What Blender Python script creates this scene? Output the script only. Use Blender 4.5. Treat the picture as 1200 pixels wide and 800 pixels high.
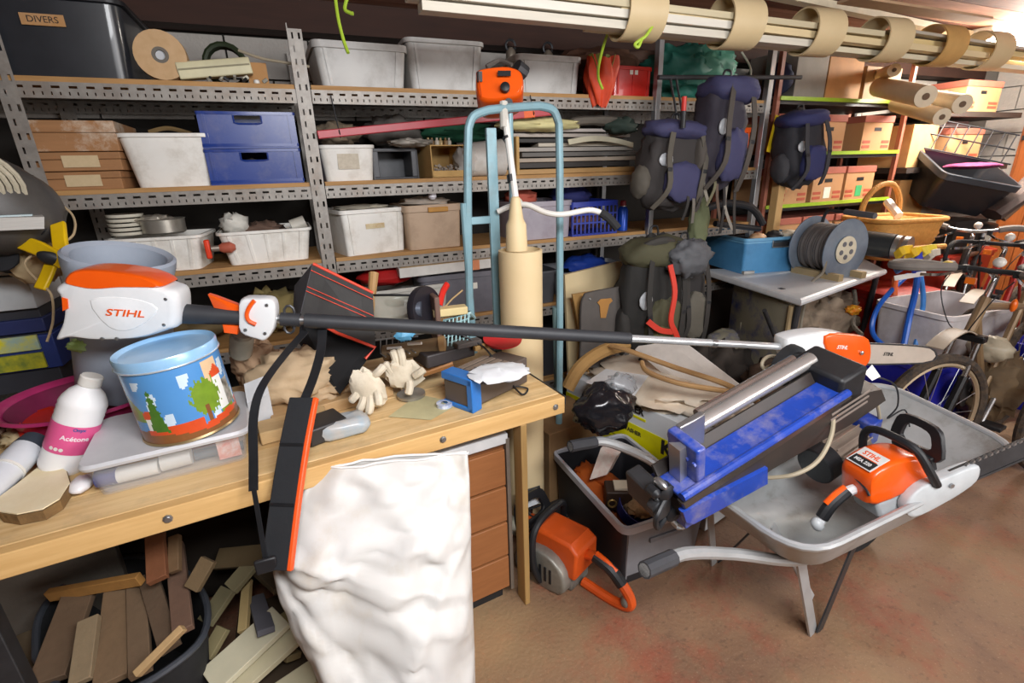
import bpy, math, random
import numpy as np
from mathutils import Vector, Matrix, Euler, noise
for _o in list(bpy.data.objects): bpy.data.objects.remove(_o, do_unlink=True)
SC = bpy.context.scene; COL = SC.collection
V = Vector; R = math.radians; PI = math.pi
# ---------------------------------------------------------------- camera
CAMZ = 1.60; FPX = 575.0; PITCH, YAW, ROLL = R(19.2), R(22.7), R(1.7)
_F = V((math.sin(YAW)*math.cos(PITCH), math.cos(YAW)*math.cos(PITCH), -math.sin(PITCH)))
_R0 = V((math.cos(YAW), -math.sin(YAW), 0)); _U0 = _R0.cross(_F)
_RR = _R0*math.cos(ROLL) - _U0*math.sin(ROLL); _UU = _R0*math.sin(ROLL) + _U0*math.cos(ROLL)
cam = bpy.data.cameras.new('camera'); camo = bpy.data.objects.new('camera', cam); COL.objects.link(camo)
cam.sensor_width = 36.0; cam.lens = FPX/1200*36.0; cam.clip_start = 0.05; cam.clip_end = 60
camo.matrix_world = Matrix.Translation((0, 0, CAMZ)) @ Matrix((_RR, _UU, -_F)).transposed().to_4x4()
SC.camera = camo
def _ray(px, py): return _RR*((px-600)/FPX) - _UU*((py-400)/FPX) + _F
def aty(px, py, y): d = _ray(px, py); return V((0, 0, CAMZ)) + d*(y/d.y)      # photo pixel -> point on plane Y
def atz(px, py, z): d = _ray(px, py); return V((0, 0, CAMZ)) + d*((z-CAMZ)/d.z)
def atx(px, py, x): d = _ray(px, py); return V((0, 0, CAMZ)) + d*(x/d.x)
def att(px, py, t): return V((0, 0, CAMZ)) + _ray(px, py)*t                     # at depth t
# ---------------------------------------------------------------- world, lights, exposure
W = bpy.data.worlds.new('world'); SC.world = W; W.use_nodes = True
bg = W.node_tree.nodes['Background']; bg.inputs[0].default_value = (0.75, 0.82, 1.0, 1); bg.inputs[1].default_value = 0.25
SC.view_settings.view_transform = 'Standard'; SC.view_settings.look = 'None'
SC.view_settings.gamma = 1.0; SC.view_settings.exposure = 0.7; SC.view_settings.use_curve_mapping = False
SC.render.film_transparent = False
try:
    SC.cycles.use_denoising = True; SC.cycles.max_bounces = 6; SC.cycles.diffuse_bounces = 4; SC.cycles.glossy_bounces = 3
    SC.cycles.transparent_max_bounces = 12; SC.cycles.caustics_reflective = False; SC.cycles.caustics_refractive = False
except Exception: pass
def area(name, loc, tgt, sx, sy, power, col):
    l = bpy.data.lights.new(name, 'AREA'); l.shape = 'RECTANGLE'; l.size = sx; l.size_y = sy; l.energy = power; l.color = col
    o = bpy.data.objects.new(name, l); COL.objects.link(o); o.location = loc
    o.rotation_euler = (V(tgt)-V(loc)).to_track_quat('-Z', 'Y').to_euler(); return o
area('ceiling_tube_light', (0.55, -0.35, 2.34), (0.7, 1.3, 0.9), 1.3, 0.5, 56, (0.97, 0.98, 1.0))
area('far_tube_light', (4.9, 2.1, 2.30), (4.6, 1.7, 0.6), 1.2, 0.2, 34, (1, 0.93, 0.84))
_l = bpy.data.lights.new('far_tube_glow', 'POINT'); _l.energy = 55; _l.color = (1, .93, .84); _l.shadow_soft_size = .12
_o = bpy.data.objects.new('far_tube_glow', _l); COL.objects.link(_o); _o.location = (4.9, 2.1, 2.30)
area('rear_right_area_light', (3.0, -2.3, 1.9), (2.4, 1.6, 0.9), 2.2, 1.6, 70, (1, 0.98, 0.97))  # broad area light, unseen behind the camera to the right
# ---------------------------------------------------------------- mesh builder
def _perp(d):
    d = d.normalized(); a = V((0, 0, 1)) if abs(d.z) < 0.9 else V((1, 0, 0))
    u = d.cross(a).normalized(); return u, d.cross(u)
class B:
    def __init__(s): s.v = []; s.f = []; s.m = []; s.M = None; s.mi = 0
    def add(s, vs, fs):
        n = len(s.v)
        for p in vs: s.v.append(tuple(s.M @ V(p)) if s.M is not None else tuple(p))
        for f in fs: s.f.append(tuple(n+i for i in f)); s.m.append(s.mi)
        return s
    def box(s, c, d, rz=0, M=None):
        x, y, z = (q/2 for q in d); vs = [V((i*x, j*y, k*z)) for k in (-1, 1) for j in (-1, 1) for i in (-1, 1)]
        if rz: m = Matrix.Rotation(rz, 3, 'Z'); vs = [m @ q for q in vs]
        if M is not None: vs = [M @ q for q in vs]
        vs = [q+V(c) for q in vs]
        return s.add(vs, [(0, 2, 3, 1), (4, 5, 7, 6), (0, 1, 5, 4), (2, 6, 7, 3), (0, 4, 6, 2), (1, 3, 7, 5)])
    def bb(s, x0, x1, y0, y1, z0, z1): return s.box(((x0+x1)/2, (y0+y1)/2, (z0+z1)/2), (x1-x0, y1-y0, z1-z0))
    def loft(s, rings, cap0=True, cap1=True, close=False):
        n = len(rings[0]); vs = [p for r in rings for p in r]; fs = []
        m = len(rings)
        for k in range(m if close else m-1):
            a = k*n; b = ((k+1) % m)*n
            for i in range(n): j = (i+1) % n; fs.append((a+i, a+j, b+j, b+i))
        if cap0 and not close: fs.append(tuple(range(n))[::-1])
        if cap1 and not close: fs.append(tuple((m-1)*n+i for i in range(n)))
        return s.add(vs, fs)
    def rod(s, p, q, r, r2=None, n=10, cap=True):
        p, q = V(p), V(q); u, w = _perp(q-p); r2 = r if r2 is None else r2
        ring = lambda c, rr: [c+(u*math.cos(2*PI*i/n)+w*math.sin(2*PI*i/n))*rr for i in range(n)]
        return s.loft([ring(p, r), ring(q, r2)], cap, cap)
    def tube(s, pts, r, n=8, closed=False, flat=1.0, up=None):
        pts = [V(p) for p in pts]; N = len(pts); rs = r if isinstance(r, (list, tuple)) else [r]*N
        rings = []; u = None
        for i in range(N):
            if closed: d = pts[(i+1) % N]-pts[i-1]
            else: d = pts[min(i+1, N-1)]-pts[max(i-1, 0)]
            if d.length < 1e-9: d = V((0, 0, 1))
            d.normalize()
            if up is not None: u = V(up)-d*d.dot(V(up)); u.normalize()
            elif u is None: u, _ = _perp(d)
            else:
                u = u-d*d.dot(u); u = u.normalized() if u.length > 1e-6 else _perp(d)[0]
            w = d.cross(u)
            rings.append([pts[i]+(u*math.cos(2*PI*k/n)*flat+w*math.sin(2*PI*k/n))*rs[i] for k in range(n)])
        return s.loft(rings, close=closed)
    def strap(s, pts, w, t, side):       # flat band: side = direction(s) of its width
        rings = []; N = len(pts); pts = [V(p) for p in pts]
        for i, p in enumerate(pts):
            d = (pts[min(i+1, N-1)]-pts[max(i-1, 0)]).normalized(); sd = side[i] if isinstance(side, list) else side
            a = V(sd); a = (a-d*d.dot(a)).normalized(); b = d.cross(a)
            rings.append([p-a*w/2-b*t/2, p+a*w/2-b*t/2, p+a*w/2+b*t/2, p-a*w/2+b*t/2])
        return s.loft(rings)
    def lathe(s, prof, n=24, M=None, cap=True, sx=1, sy=1):
        rings = []
        for r, z in prof:
            ring = [V((r*sx*math.cos(2*PI*i/n), r*sy*math.sin(2*PI*i/n), z)) for i in range(n)]
            rings.append([M @ q for q in ring] if M is not None else ring)
        return s.loft(rings, cap, cap)
    def prism(s, pts, h, M=None, z0=0):  # 2D outline in XY extruded from z0 to z0+h
        a = [V((x, y, z0)) for x, y in pts]; b = [V((x, y, z0+h)) for x, y in pts]
        if M is not None: a = [M @ q for q in a]; b = [M @ q for q in b]
        return s.loft([a, b])
    def grid(s, fn, nu, nv):
        vs = [fn(i/nu, j/nv) for j in range(nv+1) for i in range(nu+1)]
        fs = [(j*(nu+1)+i, j*(nu+1)+i+1, (j+1)*(nu+1)+i+1, (j+1)*(nu+1)+i) for j in range(nv) for i in range(nu)]
        return s.add(vs, fs)
    def blob(s, c, d, amp=0.15, sc=3.0, seed=0, nu=20, nv=12, M=None, sq=1.0, flat_bottom=False):
        vs = []; c = V(c); d = V(d)
        pw = lambda a: math.copysign(abs(a)**sq, a)
        for j in range(nv+1):
            th = PI*j/nv
            for i in range(nu):
                ph = 2*PI*i/nu
                p = V((pw(math.sin(th))*pw(math.cos(ph)), pw(math.sin(th))*pw(math.sin(ph)), pw(math.cos(th))))
                k = 1+amp*noise.noise(p*sc+V((seed*7.3, seed*3.1, seed)))+amp*.5*noise.noise(p*sc*2.7+V((seed, 9, seed)))
                q = V((p.x*d.x, p.y*d.y, p.z*d.z))*k/2
                if flat_bottom: q.z = max(q.z, -d.z/2)
                if M is not None: q = M @ q
                vs.append(q+c)
        fs = [(j*nu+i, (j+1)*nu+i, (j+1)*nu+(i+1) % nu, j*nu+(i+1) % nu) for j in range(nv) for i in range(nu)]
        return s.add(vs, fs)
def rrect(w, d, r, z, n=4, cx=0, cy=0):
    r = max(min(r, w/2-1e-4, d/2-1e-4), 1e-4); out = []
    for k, (sx, sy) in enumerate(((1, 1), (-1, 1), (-1, -1), (1, -1))):
        for i in range(n+1):
            a = PI/2*(k+i/n); out.append(V((cx+sx*(w/2-r)+r*math.cos(a), cy+sy*(d/2-r)+r*math.sin(a), z)))
    return out
def arc(cx, cy, r, a0, a1, n=12): return [(cx+r*math.cos(R(a0+(a1-a0)*i/n)), cy+r*math.sin(R(a0+(a1-a0)*i/n))) for i in range(n+1)]
def spl(pts, n=6):                       # Catmull-Rom through points
    pts = [V(p) for p in pts]; out = []
    for i in range(len(pts)-1):
        a, b, c, d = pts[max(i-1, 0)], pts[i], pts[i+1], pts[min(i+2, len(pts)-1)]
        for k in range(n):
            t = k/n; out.append(0.5*((2*b)+(c-a)*t+(2*a-5*b+4*c-d)*t*t+(3*b-a-3*c+d)*t**3))
    return out+[pts[-1]]
def FR(o, x, z):                         # frame: origin, x axis, rough z axis
    x = V(x).normalized(); z = V(z); z = (z-x*x.dot(z)).normalized(); y = z.cross(x)
    return Matrix.Translation(V(o)) @ Matrix((x, y, z)).transposed().to_4x4()
def FZ(o, rz=0, rx=0, ry=0): return Matrix.Translation(V(o)) @ Euler((R(rx), R(ry), R(rz))).to_matrix().to_4x4()
# ---------------------------------------------------------------- objects
class Th:
    def __init__(s, o, M): s.o = o; s.M = M
def mesh(name, b, mats, smooth=True, ang=35):
    me = bpy.data.meshes.new(name); me.from_pydata([tuple(p) for p in b.v], [], b.f)
    for m in (mats if isinstance(mats, (list, tuple)) else [mats]): me.materials.append(m)
    if isinstance(mats, (list, tuple)): me.polygons.foreach_set('material_index', b.m)
    me.validate()
    import bmesh
    bm = bmesh.new(); bm.from_mesh(me); bmesh.ops.recalc_face_normals(bm, faces=bm.faces)
    if smooth:
        for f in bm.faces: f.smooth = True
        for e in bm.edges: e.smooth = not (len(e.link_faces) == 2 and e.calc_face_angle(0) > R(ang))
    bm.to_mesh(me); bm.free()
    return me
def tagit(o, label=None, cat=None, group=None, kind=None):
    if label: o['label'] = label
    if cat: o['category'] = cat
    if group: o['group'] = group
    if kind: o['kind'] = kind
def T(name, label, cat, M, group=None):
    if not isinstance(M, Matrix): M = Matrix.Translation(V(M))
    o = bpy.data.objects.new(name, None); COL.objects.link(o); o.matrix_world = M; o.empty_display_size = .05
    tagit(o, label, cat, group); return Th(o, M.copy())
def P(th, name, b, mat, bev=0, smooth=True, label=None, world=False, sub=0, kind=None, ang=35, solid=0):
    if world:
        Mi = th.M.inverted(); b.v = [tuple(Mi @ V(p)) for p in b.v]
    o = bpy.data.objects.new(name, mesh(name, b, mat, smooth, ang)); COL.objects.link(o); o.parent = th.o
    if solid: md = o.modifiers.new('solid', 'SOLIDIFY'); md.thickness = solid; md.offset = 0
    if bev: md = o.modifiers.new('bevel', 'BEVEL'); md.width = bev; md.segments = 2; md.limit_method = 'ANGLE'; md.angle_limit = R(40)
    if sub: md = o.modifiers.new('sub', 'SUBSURF'); md.levels = sub; md.render_levels = sub
    tagit(o, label, None, None, kind)
    r = Th(o, th.M.copy()); return r
def S(name, label, cat, b, mat, group=None, bev=0, smooth=True, kind=None, sub=0, solid=0, ang=35):   # a thing that is one mesh, built in world space
    c = V((0, 0, 0))
    if b.v:
        xs = [p[0] for p in b.v]; ys = [p[1] for p in b.v]; zs = [p[2] for p in b.v]
        c = V(((min(xs)+max(xs))/2, (min(ys)+max(ys))/2, min(zs)))
        b.v = [tuple(V(p)-c) for p in b.v]
    o = bpy.data.objects.new(name, mesh(name, b, mat, smooth, ang)); COL.objects.link(o); o.location = c
    if solid: md = o.modifiers.new('solid', 'SOLIDIFY'); md.thickness = solid; md.offset = 0
    if bev: md = o.modifiers.new('bevel', 'BEVEL'); md.width = bev; md.segments = 2; md.limit_method = 'ANGLE'; md.angle_limit = R(40)
    if sub: md = o.modifiers.new('sub', 'SUBSURF'); md.levels = sub; md.render_levels = sub
    tagit(o, label, cat, group, kind); return Th(o, Matrix.Translation(c))
def struct(name, b, mat, bev=0, smooth=False): return S(name, None, None, b, mat, None, bev, smooth, 'structure')
def dup(th, M, label=None, group=None, scale=1):
    def cp(o, par):
        c = o.copy(); COL.objects.link(c)
        if par is not None: c.parent = par
        for ch in o.children: cp(ch, c)
        return c
    r = cp(th.o, None); r.matrix_world = M @ Matrix.Scale(scale, 4)
    if label: r['label'] = label
    if group: r['group'] = group
    return Th(r, M.copy())
_txt = {}
def text_b(s, size, M, depth=0.0006, bold=0.0, shear=0.0, align='CENTER'):
    cu = bpy.data.curves.new('t', 'FONT'); cu.body = s; cu.size = size; cu.extrude = depth; cu.offset = bold; cu.shear = shear
    cu.align_x = align; cu.align_y = 'CENTER'; cu.resolution_u = 3
    o = bpy.data.objects.new('t', cu); COL.objects.link(o)
    me = bpy.data.meshes.new_from_object(o.evaluated_get(bpy.context.evaluated_depsgraph_get()))
    b = B(); b.M = M; b.add([v.co for v in me.vertices], [tuple(p.vertices) for p in me.polygons])
    b.M = None; bpy.data.objects.remove(o); bpy.data.curves.remove(cu); bpy.data.meshes.remove(me); return b
# ---------------------------------------------------------------- materials
def lin(h):
    if isinstance(h, str):
        h = h.lstrip('#'); c = [int(h[i:i+2], 16)/255 for i in (0, 2, 4)]
    else: c = h
    return tuple(x/12.92 if x <= 0.04045 else ((x+0.055)/1.055)**2.4 for x in c)+(1,)
_mats = {}
def mt(col, rough=0.55, metal=0.0, col2=None, sc=14.0, amt=0.5, bump=0.0, bsc=None, stretch=None, trans=0.0, emit=0.0, alpha=1.0, coat=0.0, dirt=None, dsc=5.0, damt=.5, spec=None, sheen=0, name=None):
    key = (col, rough, metal, col2, sc, amt, bump, bsc, stretch, trans, emit, alpha, coat, dirt, dsc, damt, spec, sheen)
    if key in _mats: return _mats[key]
    m = bpy.data.materials.new(name or 'surface_'+str(len(_mats))); m.use_nodes = True; nt = m.node_tree; N = nt.nodes; L = nt.links
    p = N['Principled BSDF']; p.inputs['Roughness'].default_value = rough; p.inputs['Metallic'].default_value = metal
    if trans: p.inputs['Transmission Weight'].default_value = trans
    if coat: p.inputs['Coat Weight'].default_value = coat
    if alpha < 1: p.inputs['Alpha'].default_value = alpha
    if spec is not None: p.inputs['Specular IOR Level'].default_value = spec
    if sheen: p.inputs['Sheen Weight'].default_value = sheen
    c1 = lin(col); c2 = lin(col2) if col2 else tuple(x*0.72 for x in c1[:3])+(1,)
    tc = N.new('ShaderNodeTexCoord'); mp = N.new('ShaderNodeMapping'); L.new(tc.outputs['Object'], mp.inputs[0])
    if stretch: mp.inputs['Scale'].default_value = stretch
    nz = N.new('ShaderNodeTexNoise'); nz.inputs['Scale'].default_value = sc; nz.inputs['Detail'].default_value = 5; nz.inputs['Roughness'].default_value = .6
    L.new(mp.outputs[0], nz.inputs['Vector'])
    mr = N.new('ShaderNodeMapRange'); mr.inputs[1].default_value = .35; mr.inputs[2].default_value = .7; mr.inputs[3].default_value = 0; mr.inputs[4].default_value = amt
    L.new(nz.outputs[0], mr.inputs[0])
    mx = N.new('ShaderNodeMix'); mx.data_type = 'RGBA'; mx.inputs[6].default_value = c1; mx.inputs[7].default_value = c2
    L.new(mr.outputs[0], mx.inputs[0]); out = mx.outputs[2]
    if dirt:
        n2 = N.new('ShaderNodeTexNoise'); n2.inputs['Scale'].default_value = dsc; n2.inputs['Detail'].default_value = 8; n2.inputs['Roughness'].default_value = .7
        L.new(tc.outputs['Object'], n2.inputs['Vector'])
        m2 = N.new('ShaderNodeMapRange'); m2.inputs[1].default_value = .5; m2.inputs[2].default_value = .68; m2.inputs[4].default_value = damt; L.new(n2.outputs[0], m2.inputs[0])
        x2 = N.new('ShaderNodeMix'); x2.data_type = 'RGBA'; x2.inputs[7].default_value = lin(dirt)
        L.new(m2.outputs[0], x2.inputs[0]); L.new(out, x2.inputs[6]); out = x2.outputs[2]
    L.new(out, p.inputs['Base Color'])
    if emit: L.new(out, p.inputs['Emission Color']); p.inputs['Emission Strength'].default_value = emit
    if bump:
        nb = N.new('ShaderNodeTexNoise'); nb.inputs['Scale'].default_value = bsc or sc*3; nb.inputs['Detail'].default_value = 6
        L.new(mp.outputs[0], nb.inputs['Vector'])
        bp = N.new('ShaderNodeBump'); bp.inputs['Strength'].default_value = bump; bp.inputs['Distance'].default_value = .01
        L.new(nb.outputs[0], bp.inputs['Height']); L.new(bp.outputs[0], p.inputs['Normal'])
    _mats[key] = m; return m
WOODX = (1.0, 14.0, 14.0); WOODY = (14.0, 1.0, 14.0); WOODZ = (14.0, 14.0, 1.0)
m_black = mt('#17181b', .5, col2='#26282c', bump=.05); m_rub = mt('#1b1c1e', .85, col2='#2c2d30', bump=.1)
m_steel = mt('#b9bcbe', .32, .9, col2='#84878a'); m_chrome = mt('#e6e8ea', .15, 1.0); m_dsteel = mt('#4a4b4e', .45, .6, col2='#2d2c2c')
m_white = mt('#e4e2dc', .45, col2='#d2cec4'); m_paper = mt('#ece8dc', .8, col2='#dbd4c2')
m_ink = mt('#2a2522', .7); m_orange = mt('#e8560c', .35, col2='#d84a08', coat=.3)
m_darkin = mt('#0c0b0b', .9)
# ================================================================ SETTING
m_floor = mt('#8f6f54', .55, col2='#6a4f40', sc=2.6, amt=.9, bump=.3, bsc=70, dirt='#983a2a', dsc=3.5, damt=.5)
def floor_grit(m):
    nt = m.node_tree; N = nt.nodes; L = nt.links; p = N['Principled BSDF']; src = p.inputs['Base Color'].links[0].from_socket
    tc = N.new('ShaderNodeTexCoord'); last = src
    for sc_, lo, hi, col, am in ((150, .62, .70, '#b8a284', .30), (60, .58, .70, '#4a382e', .35), (1.3, .52, .70, '#b59a70', .6)):
        n = N.new('ShaderNodeTexNoise'); n.inputs['Scale'].default_value = sc_; n.inputs['Detail'].default_value = 3; L.new(tc.outputs['Object'], n.inputs['Vector'])
        r = N.new('ShaderNodeMapRange'); r.inputs[1].default_value = lo; r.inputs[2].default_value = hi; r.inputs[4].default_value = am; L.new(n.outputs[0], r.inputs[0])
        x = N.new('ShaderNodeMix'); x.data_type = 'RGBA'; x.inputs[7].default_value = lin(col); L.new(r.outputs[0], x.inputs[0]); L.new(last, x.inputs[6]); last = x.outputs[2]
    L.new(last, p.inputs['Base Color'])
floor_grit(m_floor)
struct('floor', B().bb(-2.6, 6.8, -3.2, 3.2, -.06, 0), m_floor)
m_block = mt('#b3ada6', .85, col2='#968f88', sc=6, bump=.4, bsc=60)
wb = struct('wall_back', B().bb(-2.6, 6.8, 3.22, 3.3, 0, 2.5), mt('#34302c', .95))
bl = B().box((0, 0, 0), (.39, .03, .19)); blm = mesh('block', bl, m_block, False)
def blocks(par, M, nx, nz, k0=0, lim=300):
    c = 0
    for k in range(nz):
        for i in range(nx):
            o = bpy.data.objects.new('block', blm); COL.objects.link(o); o.parent = par.o
            o.matrix_local = par.M.inverted() @ M @ Matrix.Translation((i*.4+(.2 if k % 2 else 0), 0, k*.2+.1+k0)) @ Matrix.Rotation(R(random.uniform(-.4, .4)), 4, 'Y')
            c += 1
random.seed(3)
blocks(wb, FZ((-1.0, 3.205, 0)), 17, 2, 1.89)
struct('trim_1', B().bb(-2.5, 6.28, 3.05, 3.19, 2.295, 2.44), mt('#3c2218', .8, col2='#24140e', sc=4, stretch=(1, 8, 8)))
wr = struct('wall_right', B().bb(6.3, 6.4, -3.2, 3.22, 0, 2.5), mt('#77726c', .9))
blocks(wr, FZ((6.285, 2.95, 0), -90), 6, 12)
struct('wall_left', B().bb(-2.6, -2.5, -3.2, 3.22, 0, 2.5), mt('#8a837a', .9, bump=.3))
struct('wall_front', B().bb(-2.6, 6.8, -3.3, -3.2, 0, 2.5), mt('#a39b90', .9, bump=.3))
m_ceil = mt('#7d4a34', .75, col2='#5a3224', sc=4, amt=.9, stretch=(1, 7, 7), bump=.15)
ce = struct('ceiling', B().bb(-2.6, 6.8, -3.3, 3.3, 2.46, 2.52), mt('#3a241a', .8))
m_ceilR = mt('#b88a74', .7, col2='#8a5a48', sc=3, amt=.8, stretch=(1, 8, 8), bump=.1)
for i in range(45):
    y = -3.1+i*.14
    o = P(ce, 'plank', B().box((2.1, y, 2.45+random.uniform(-.002, .002)), (9.3, .134, .018)), m_ceilR if i % 3 else m_ceil, world=True, smooth=False)
dr = struct('door_1', B().bb(6.20, 6.262, 1.55, 2.62, 0, 2.06), mt('#a4592a', .55, col2='#7a3c18', sc=6, stretch=(6, 6, 1)))
for k in range(6):
    P(dr, 'plank', B().box((6.192, 1.65+k*.172, 1.03), (.02, .165, 2.0)), mt('#b0632f', .5, col2='#86451c', sc=5, stretch=(8, 8, 1)), world=True, smooth=False, bev=.004)
for z in (.35, 1.75): P(dr, 'hinge', B().box((6.178, 2.5, z), (.01, .2, .04)), m_dsteel, world=True)
# ---------------------------------------------------------------- slotted-angle shelving
m_galv = mt('#9b968f', .5, .35, col2='#77706a', sc=25, amt=.6, dirt='#7a6047', dsc=7, damt=.35)
m_board = mt('#b98d58', .7, col2='#97703f', sc=5, amt=.7, stretch=(1, 12, 12))
PER = .0545
def beam_mesh(n, h=.056):
    b = B()
    zs = [0, .010, .022, .034, .043, h]
    for i in range(n):
        x = i*PER; xs = [x, x+.007, x+.0115, x+.020, x+.0335, x+.038, x+.0425, x+PER]
        for k in range(5):
            for j in range(7):
                hole = (k == 3 and 3 <= j <= 5 and False) or (k == 3 and j in (2, 3, 4)) or (k == 1 and j in (1, 4))
                if hole: continue
                b.add([(xs[j], 0, zs[k]), (xs[j+1], 0, zs[k]), (xs[j+1], 0, zs[k+1]), (xs[j], 0, zs[k+1])], [(0, 1, 2, 3)])
    L = n*PER
    b.bb(0, L, 0.0005, .045, h-.002, h); b.bb(0, L, 0.0005, .004, -.0006, .0)
    return b
def upright(th, M, H_):
    n = int(H_/.05); b = B()
    for i in range(n):
        z = i*.05; zs = [z, z+.012, z+.036, z+.05]; xs = [0, .012, .019, .038, .047, .056]
        for k in range(3):
            for j in range(5):
                if k == 1 and j == 1: continue
                if k == 1 and j == 3 and i % 2: continue
                b.add([(xs[j], 0, zs[k]), (xs[j+1], 0, zs[k]), (xs[j+1], 0, zs[k+1]), (xs[j], 0, zs[k+1])], [(0, 1, 2, 3)])
    b.bb(-.004, 0, 0, .05, 0, H_); b.M = None
    b.v = [tuple(M @ V(p)) for p in b.v]
    P(th, 'upright', b, m_galv, world=True, smooth=False)
SH = [1.911, 1.499, 1.137, .75, .25]; YF = 2.60; YB = 3.14
def rack(label, x0, x1, levels, first=True, last=True):
    th = T('shelving_rack', label, 'shelving', ((x0+x1)/2, 2.85, 0))
    n = int(round((x1-x0)/PER)); bm_ = beam_mesh(n); sx = (x1-x0)/(n*PER)
    for z in levels:
        for y, fl in ((YF, 1), (YB, -1)):
            b = B(); b.v = [(x0+p[0]*sx, y+p[1]*fl, z+p[2]) for p in bm_.v]; b.f = list(bm_.f); b.m = list(bm_.m)
            P(th, 'beam', b, m_galv, world=True, smooth=False)
        nb = max(1, int((x1-x0)/.9)); w = (x1-x0)/nb
        for i in range(nb):
            P(th, 'shelf_board', B().bb(x0+i*w+.002, x0+(i+1)*w-.002, YF+.004, YB-.004, z+.0565, z+.075), m_board, world=True, smooth=False)
    return th
r1 = rack('galvanised slotted shelving bay on the left, tins and brown boxes on it', -1.45, .083, SH)
upright(r1, FZ((-.935, 2.592, 0)), 2.2); upright(r1, FZ((-.935, 3.135, 0)), 2.2)
r2 = rack('galvanised slotted shelving bay in the middle behind the hand truck', .148, 2.038, SH)
upright(r2, FZ((.088, 2.592, 0)), 2.22); upright(r2, FZ((.088, 3.135, 0)), 2.22)
r3 = rack('galvanised slotted shelving bay behind the hanging rucksacks', 2.08, 2.93, SH[:4])
for y in (2.592, 3.135):
    P(r3, 'upright', B().bb(2.042, 2.075, y-.01, y+.03, 0, 2.28), mt('#b4b6b8', .35, .7), world=True, bev=.002)
    P(r3, 'upright', B().bb(2.925, 2.965, y-.01, y+.03, 0, 2.36), mt('#b4b6b8', .35, .7), world=True, bev=.002)
ZS = [z+.075 for z in SH]   # standing heights: 1.986 1.574 1.212 .825 .325
# ---------------------------------------------------------------- workbench
BA = V((.763, 1.361, 0)); BU = V((-.9954, -.0955, 0)); BN = V((-.0955, .9954, 0)); BZ = .85
def bpt(a, d, z=BZ): return BA+BU*a+BN*d+V((0, 0, z))      # a = metres left of the right-hand corner, d = metres behind the front edge
bench = T('workbench', 'long pine workbench with thick edge, heaped with tools', 'workbench', FR(bpt(.9, .35, 0), -BU, (0, 0, 1)))
m_pine = mt('#e6c692', .6, col2='#cba46a', sc=4, amt=.8, stretch=(1, 14, 14), dirt='#8c7a60', dsc=6, damt=.35)
def bbx(th, name, a0, a1, d0, d1, z0, z1, mat, **k):
    b = B(); M = FR(BA, -BU, (0, 0, 1)); b.M = M; b.bb(-a1, -a0, d0, d1, z0, z1); b.M = None; return P(th, name, b, mat, world=True, **k)
for i in range(5): bbx(bench, 'top_plank', 0, 2.3, .036+i*.142, .036+(i+1)*.142-.002, BZ-.034, BZ-.001*(i % 2), m_pine, bev=.002, smooth=False)
bbx(bench, 'front_rail', 0, 2.3, 0, .034, BZ-.062, BZ, mt('#dcb478', .6, col2='#c4985a', sc=4, amt=.8, stretch=(1, 10, 10)), bev=.003, smooth=False)
bbx(bench, 'end_strip', -.004, 0, .0, .746, BZ-.03, BZ+.003, m_dsteel, bev=.001)
for a in (.04, .455, .765, 1.17, 1.6): 
    b = B(); b.M = FR(bpt(a, 0, BZ-.028), -BU, -BN); b.lathe([(.011, 0), (.011, .003), (.007, .004), (.007, .008)], 8); b.M = None
    P(bench, 'bolt', b, m_steel, world=True)
bbx(bench, 'leg', .155, .178, .0, .06, 0, BZ-.062, mt('#a98752', .7, stretch=WOODZ), bev=.003)
bbx(bench, 'leg', .075, .125, .62, .69, 0, BZ-.034, mt('#a98752', .7, stretch=WOODZ), bev=.003)
bbx(bench, 'leg', 1.56, 1.60, .08, .13, 0, BZ-.062, m_dsteel, bev=.003)
bbx(bench, 'leg', 1.56, 1.60, .62, .67, 0, BZ-.034, m_dsteel, bev=.003)
bbx(bench, 'lower_stretcher', .12, 1.58, .64, .66, .2, .25, m_dsteel)
# ================================================================ THINGS ON THE SHELVES
def tub_b(w, d, h, wall=.004, tp=.88, r=.03, n=3, rim=0, floor=.006):
    b = B(); b.loft([rrect(w*tp, d*tp, r*.8, 0, n), rrect(w, d, r, h, n), rrect(w-2*wall, d-2*wall, r-wall*.5, h, n), rrect(w*tp-2*wall, d*tp-2*wall, r*.7, floor, n)]); return b
def rim_b(w, d, h, out=.008, t=.02, r=.03, n=3):
    b = B(); a = rrect(w+2*out, d+2*out, r+out, h-t, n); c = rrect(w+2*out, d+2*out, r+out, h, n)
    e = rrect(w-.01, d-.01, r-.005, h, n); g = rrect(w+.001, d+.001, r, h-t, n)
    b.loft([a, c, e, g], False, False, close=True); return b
def crate(name, label, M, w, d, h, mat, tp=.9, r=.03, rim=(.008, .018), ribs=0, cat='box', group=None, rimmat=None, tag=None, handle=False):
    th = T(name, label, cat, M, group)
    bd = P(th, 'body', tub_b(w, d, h, tp=tp, r=r), mat, ang=50)
    if rim: P(th, 'rim', rim_b(w, d, h, rim[0], rim[1], r), rimmat or mat, bev=.0015)
    if ribs:
        for i in range(ribs):
            x = (i/(ribs-1)-.5)*(w*.78) if ribs > 1 else 0
            k = (tp+(1-tp)*.9)
            P(bd, 'rib', B().strap([(x*tp, -d*tp/2-.002, .01), (x, -d*k/2-.002, h*.9)], .012, .006, (1, 0, 0)), mat)
    if handle:
        P(th, 'handle', B().strap([(-.05, -d/2-.012, h-.03), (.05, -d/2-.012, h-.03)], .022, .01, (0, 0, 1)), rimmat or mat, bev=.002)
    if tag:
        c, tw, thh, z = tag; f = d*(tp+(1-tp)*(z/h))/2
        P(th, 'label_card', B().box((0, -f-.003, z), (tw, .002, thh)), c)
    return th
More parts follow.
